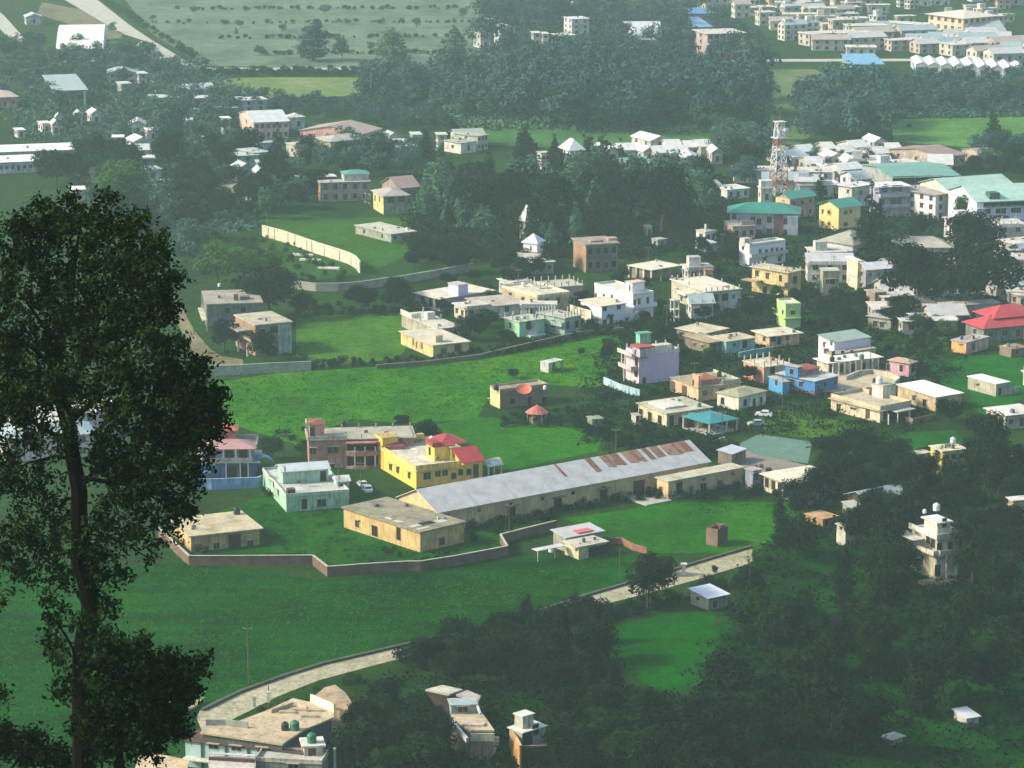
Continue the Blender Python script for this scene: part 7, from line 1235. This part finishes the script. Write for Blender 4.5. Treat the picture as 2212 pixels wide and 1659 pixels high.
# leaf sprays: (centre x, y, radius x, radius y, number of leaves, depth)
SPR = [(60, 500, 70, 55, 1500, 2), (130, 470, 80, 40, 1500, 2), (210, 480, 80, 45, 1600, 1), (290, 530, 60, 55, 1500, 0), (330, 590, 48, 60, 1500, -1), (335, 660, 45, 50, 1200, -1), (20, 560, 70, 80, 1900, 2), (110, 560, 90, 80, 2300, 2), (210, 580, 90, 80, 2400, 1), (270, 640, 80, 70, 2000, 0), (60, 660, 80, 60, 1300, 1), (0, 700, 60, 80, 1400, 1), (180, 660, 70, 50, 700, 0), (120, 730, 80, 40, 500, 1),
 (250, 720, 80, 50, 1300, -1), (190, 790, 80, 60, 1500, -1), (290, 790, 90, 60, 2000, -2), (370, 790, 60, 50, 1300, -2), (420, 840, 50, 50, 1300, -2), (330, 870, 90, 60, 2000, -2), (240, 880, 90, 60, 1800, -1), (440, 895, 40, 40, 700, -2), (400, 930, 60, 40, 1100, -1), (290, 950, 90, 50, 1500, -1), (80, 800, 80, 60, 1500, 1), (10, 800, 50, 60, 900, 1), (60, 860, 70, 35, 700, 0), (100, 880, 60, 40, 500, 0), (10, 880, 40, 30, 200, 0),
 (340, 1000, 80, 50, 1700, -1), (400, 1040, 45, 40, 620, -1), (250, 1010, 70, 50, 1200, 0), (380, 1090, 60, 40, 800, -1), (300, 1070, 70, 45, 900, -1), (240, 1090, 60, 45, 600, -1), (350, 1150, 50, 35, 420, -1), (280, 1130, 60, 40, 500, -1), (420, 985, 45, 35, 620, -2), (455, 930, 28, 35, 260, -2), (465, 905, 22, 18, 120, -2), (360, 760, 55, 35, 500, -2), (60, 940, 70, 40, 600, 1), (20, 1000, 50, 45, 500, 1), (90, 1050, 70, 45, 560, 1), (130, 950, 50, 40, 380, -1), (410, 1110, 25, 18, 110, -1), (40, 960, 50, 25, 170, 1), (110, 1010, 40, 30, 200, 1), (30, 1050, 50, 40, 420, 1), (100, 1100, 60, 40, 420, 1), (30, 1130, 40, 40, 350, 1), (210, 1140, 60, 40, 420, 0), (260, 1180, 45, 25, 200, 0), (325, 1205, 22, 18, 90, 0), (10, 1210, 45, 50, 380, 1), (110, 1190, 40, 30, 240, 1), (20, 1290, 30, 22, 110, 1), (215, 1260, 28, 40, 260, 0), (120, 1290, 40, 30, 220, 0), (105, 1340, 35, 30, 180, 0), (140, 1340, 30, 40, 200, 0), (0, 1180, 40, 40, 260, 1), (450, 865, 30, 30, 200, -1), (365, 560, 22, 22, 60, -1), (378, 590, 15, 20, 40, -1), (200, 1230, 22, 30, 120, 0)]
def near_leaves(parent, spr, mat, sz=.1, seed=3, name='foliage'):
    r = np.random.RandomState(seed); B = parent.location; cs = []; nr_ = []
    for (x, y, rx, ry, n, dp) in spr:
        c0 = N3((x, y), dp); s = 100 / FPX * 1.02; nt_ = max(1, n // 12)
        for t in range(nt_):
            v = r.normal(size=3); v /= np.linalg.norm(v); v *= r.rand() ** .45
            if t % 17 == 0: v *= 1.35
            tc = np.array([c0.x + v[0] * rx * s, c0.y + v[1] * (rx + ry) * .5 * s, c0.z + v[2] * ry * s]); k = 12
            cs.append(tc + r.normal(size=(k, 3)) * .13); a = r.normal(size=3) * .8; a[2] += .7; nr_.append(a + r.normal(size=(k, 3)) * .7)
    c = np.concatenate(cs) - np.array(B); nr = np.concatenate(nr_); n = len(c); nr /= np.linalg.norm(nr, axis=1)[:, None]
    t = r.normal(size=(n, 3)); t[:, 2] -= .5; t -= (t * nr).sum(1)[:, None] * nr; t /= np.linalg.norm(t, axis=1)[:, None]; b = np.cross(nr, t); z = sz * (.65 + .7 * r.rand(n))[:, None]
    V = np.stack([c - t * z, c - b * z * .48 - t * z * .1, c + b * 0 + t * z * 1.05 + nr * z * .2, c + b * z * .48 - t * z * .1], 1).reshape(-1, 3)
    me = bpy.data.meshes.new(name); me.vertices.add(len(V)); me.vertices.foreach_set('co', V.ravel().astype(np.float32))
    me.loops.add(4 * n); me.loops.foreach_set('vertex_index', np.arange(4 * n, dtype=np.int32)); me.polygons.add(n); me.polygons.foreach_set('loop_start', np.arange(0, 4 * n, 4, dtype=np.int32))
    me.update(calc_edges=True); me.materials.append(mat); return link(name, me, parent)
SPR = [(x, y, rx, ry, int(n * (.45 if n > 1200 else .72)), d) for x, y, rx, ry, n, d in SPR]
SPR += [(x + q * (rx * 1.05), y + w_ * ry * 1.05, 24, 20, 150, d) for x, y, rx, ry, n, d in SPR[:30] for q, w_ in ((-.9, .5), (.95, .25), (.3, -1), (-.2, 1))]
SPR += [(130, 1130, 45, 50, 420, 1), (215, 1200, 40, 40, 340, 0), (150, 1250, 45, 40, 380, 1), (225, 1310, 35, 40, 300, 0), (130, 1390, 40, 40, 330, 0), (215, 1380, 35, 30, 260, -1), (60, 1230, 50, 40, 380, 1), (60, 1160, 60, 40, 460, 1), (250, 1240, 30, 25, 160, 0), (165, 1180, 50, 30, 300, -.6), (190, 1340, 34, 30, 180, -.6)]
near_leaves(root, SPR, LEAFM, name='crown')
b2 = N3((270, 1760), -8); root2 = empty('tree', (b2.x, b2.y, hill(b2.x, b2.y) - .3)); tag(root2, 'low dark bushy tree in front of the near tree trunk', 'tree'); m2 = MB(); O2 = root2.location
def l2(a, b, ra, rb): m2.tube(N3(a, -8) - O2, N3(b, -8) - O2, ra, rb, 7)
m2.tube((0, 0, 0), N3((262, 1700), -8) - O2, .25, .2, 8); l2((262, 1700), (255, 1600), .18, .13); l2((255, 1600), (215, 1500), .1, .04); l2((255, 1600), (310, 1500), .1, .04); l2((310, 1500), (400, 1450), .04, .02); l2((255, 1600), (250, 1450), .08, .03); m2.build('trunk', plain('near_bark', (.006, .0045, .004), .95), root2)
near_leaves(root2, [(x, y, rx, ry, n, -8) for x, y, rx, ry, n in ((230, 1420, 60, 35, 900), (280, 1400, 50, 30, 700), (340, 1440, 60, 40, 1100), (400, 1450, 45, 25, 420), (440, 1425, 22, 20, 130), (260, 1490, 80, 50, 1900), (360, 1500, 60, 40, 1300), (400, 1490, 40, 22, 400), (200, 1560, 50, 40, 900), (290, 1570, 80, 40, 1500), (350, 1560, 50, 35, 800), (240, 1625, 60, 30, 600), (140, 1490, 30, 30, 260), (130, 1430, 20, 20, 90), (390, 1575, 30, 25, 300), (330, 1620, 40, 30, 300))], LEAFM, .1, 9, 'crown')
b3 = N3((-20, 1800), 5); root3 = empty('tree', (b3.x, b3.y, hill(b3.x, b3.y) - .3)); tag(root3, 'dark shrubby treetop in the bottom left corner', 'tree'); m3 = MB(); O3 = root3.location
m3.tube((0, 0, 0), N3((-5, 1600), 5) - O3, .2, .05, 7); m3.tube(N3((-5, 1700), 5) - O3, N3((70, 1600), 5) - O3, .08, .03, 6); m3.build('trunk', plain('near_bark', (.006, .0045, .004), .95), root3)
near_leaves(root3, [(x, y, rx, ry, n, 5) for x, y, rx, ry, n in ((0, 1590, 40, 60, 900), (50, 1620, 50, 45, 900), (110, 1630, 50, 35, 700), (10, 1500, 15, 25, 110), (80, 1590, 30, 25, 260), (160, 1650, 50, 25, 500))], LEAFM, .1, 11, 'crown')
# ================================================================ the air over the valley
hz = MB().box(-2600, -140, -3, 2600, 4100, 172).build('haze', bpy.data.materials.new('haze_air')); hz['kind'] = 'stuff'; hz['label'] = 'pale greenish haze over the valley'; hz['category'] = 'haze'
m = hz.data.materials[0]; m.use_nodes = True; n = m.node_tree; n.nodes.clear(); o = n.nodes.new('ShaderNodeOutputMaterial'); v = n.nodes.new('ShaderNodeVolumePrincipled')
v.inputs['Color'].default_value = (.62, .88, .85, 1); v.inputs['Density'].default_value = .00015; v.inputs['Anisotropy'].default_value = .1
n.links.new(v.outputs[0], o.inputs['Volume'])
dup_ = [k for k, q in LABELS.items() if len(q) > 1]; bad = [k for k in LABELS if not 4 <= len(k.split()) <= 16]
print('DUPLABELS', len(dup_), dup_[:20]); print('BADLEN', bad[:20]); print('OBJ', len(bpy.data.objects))
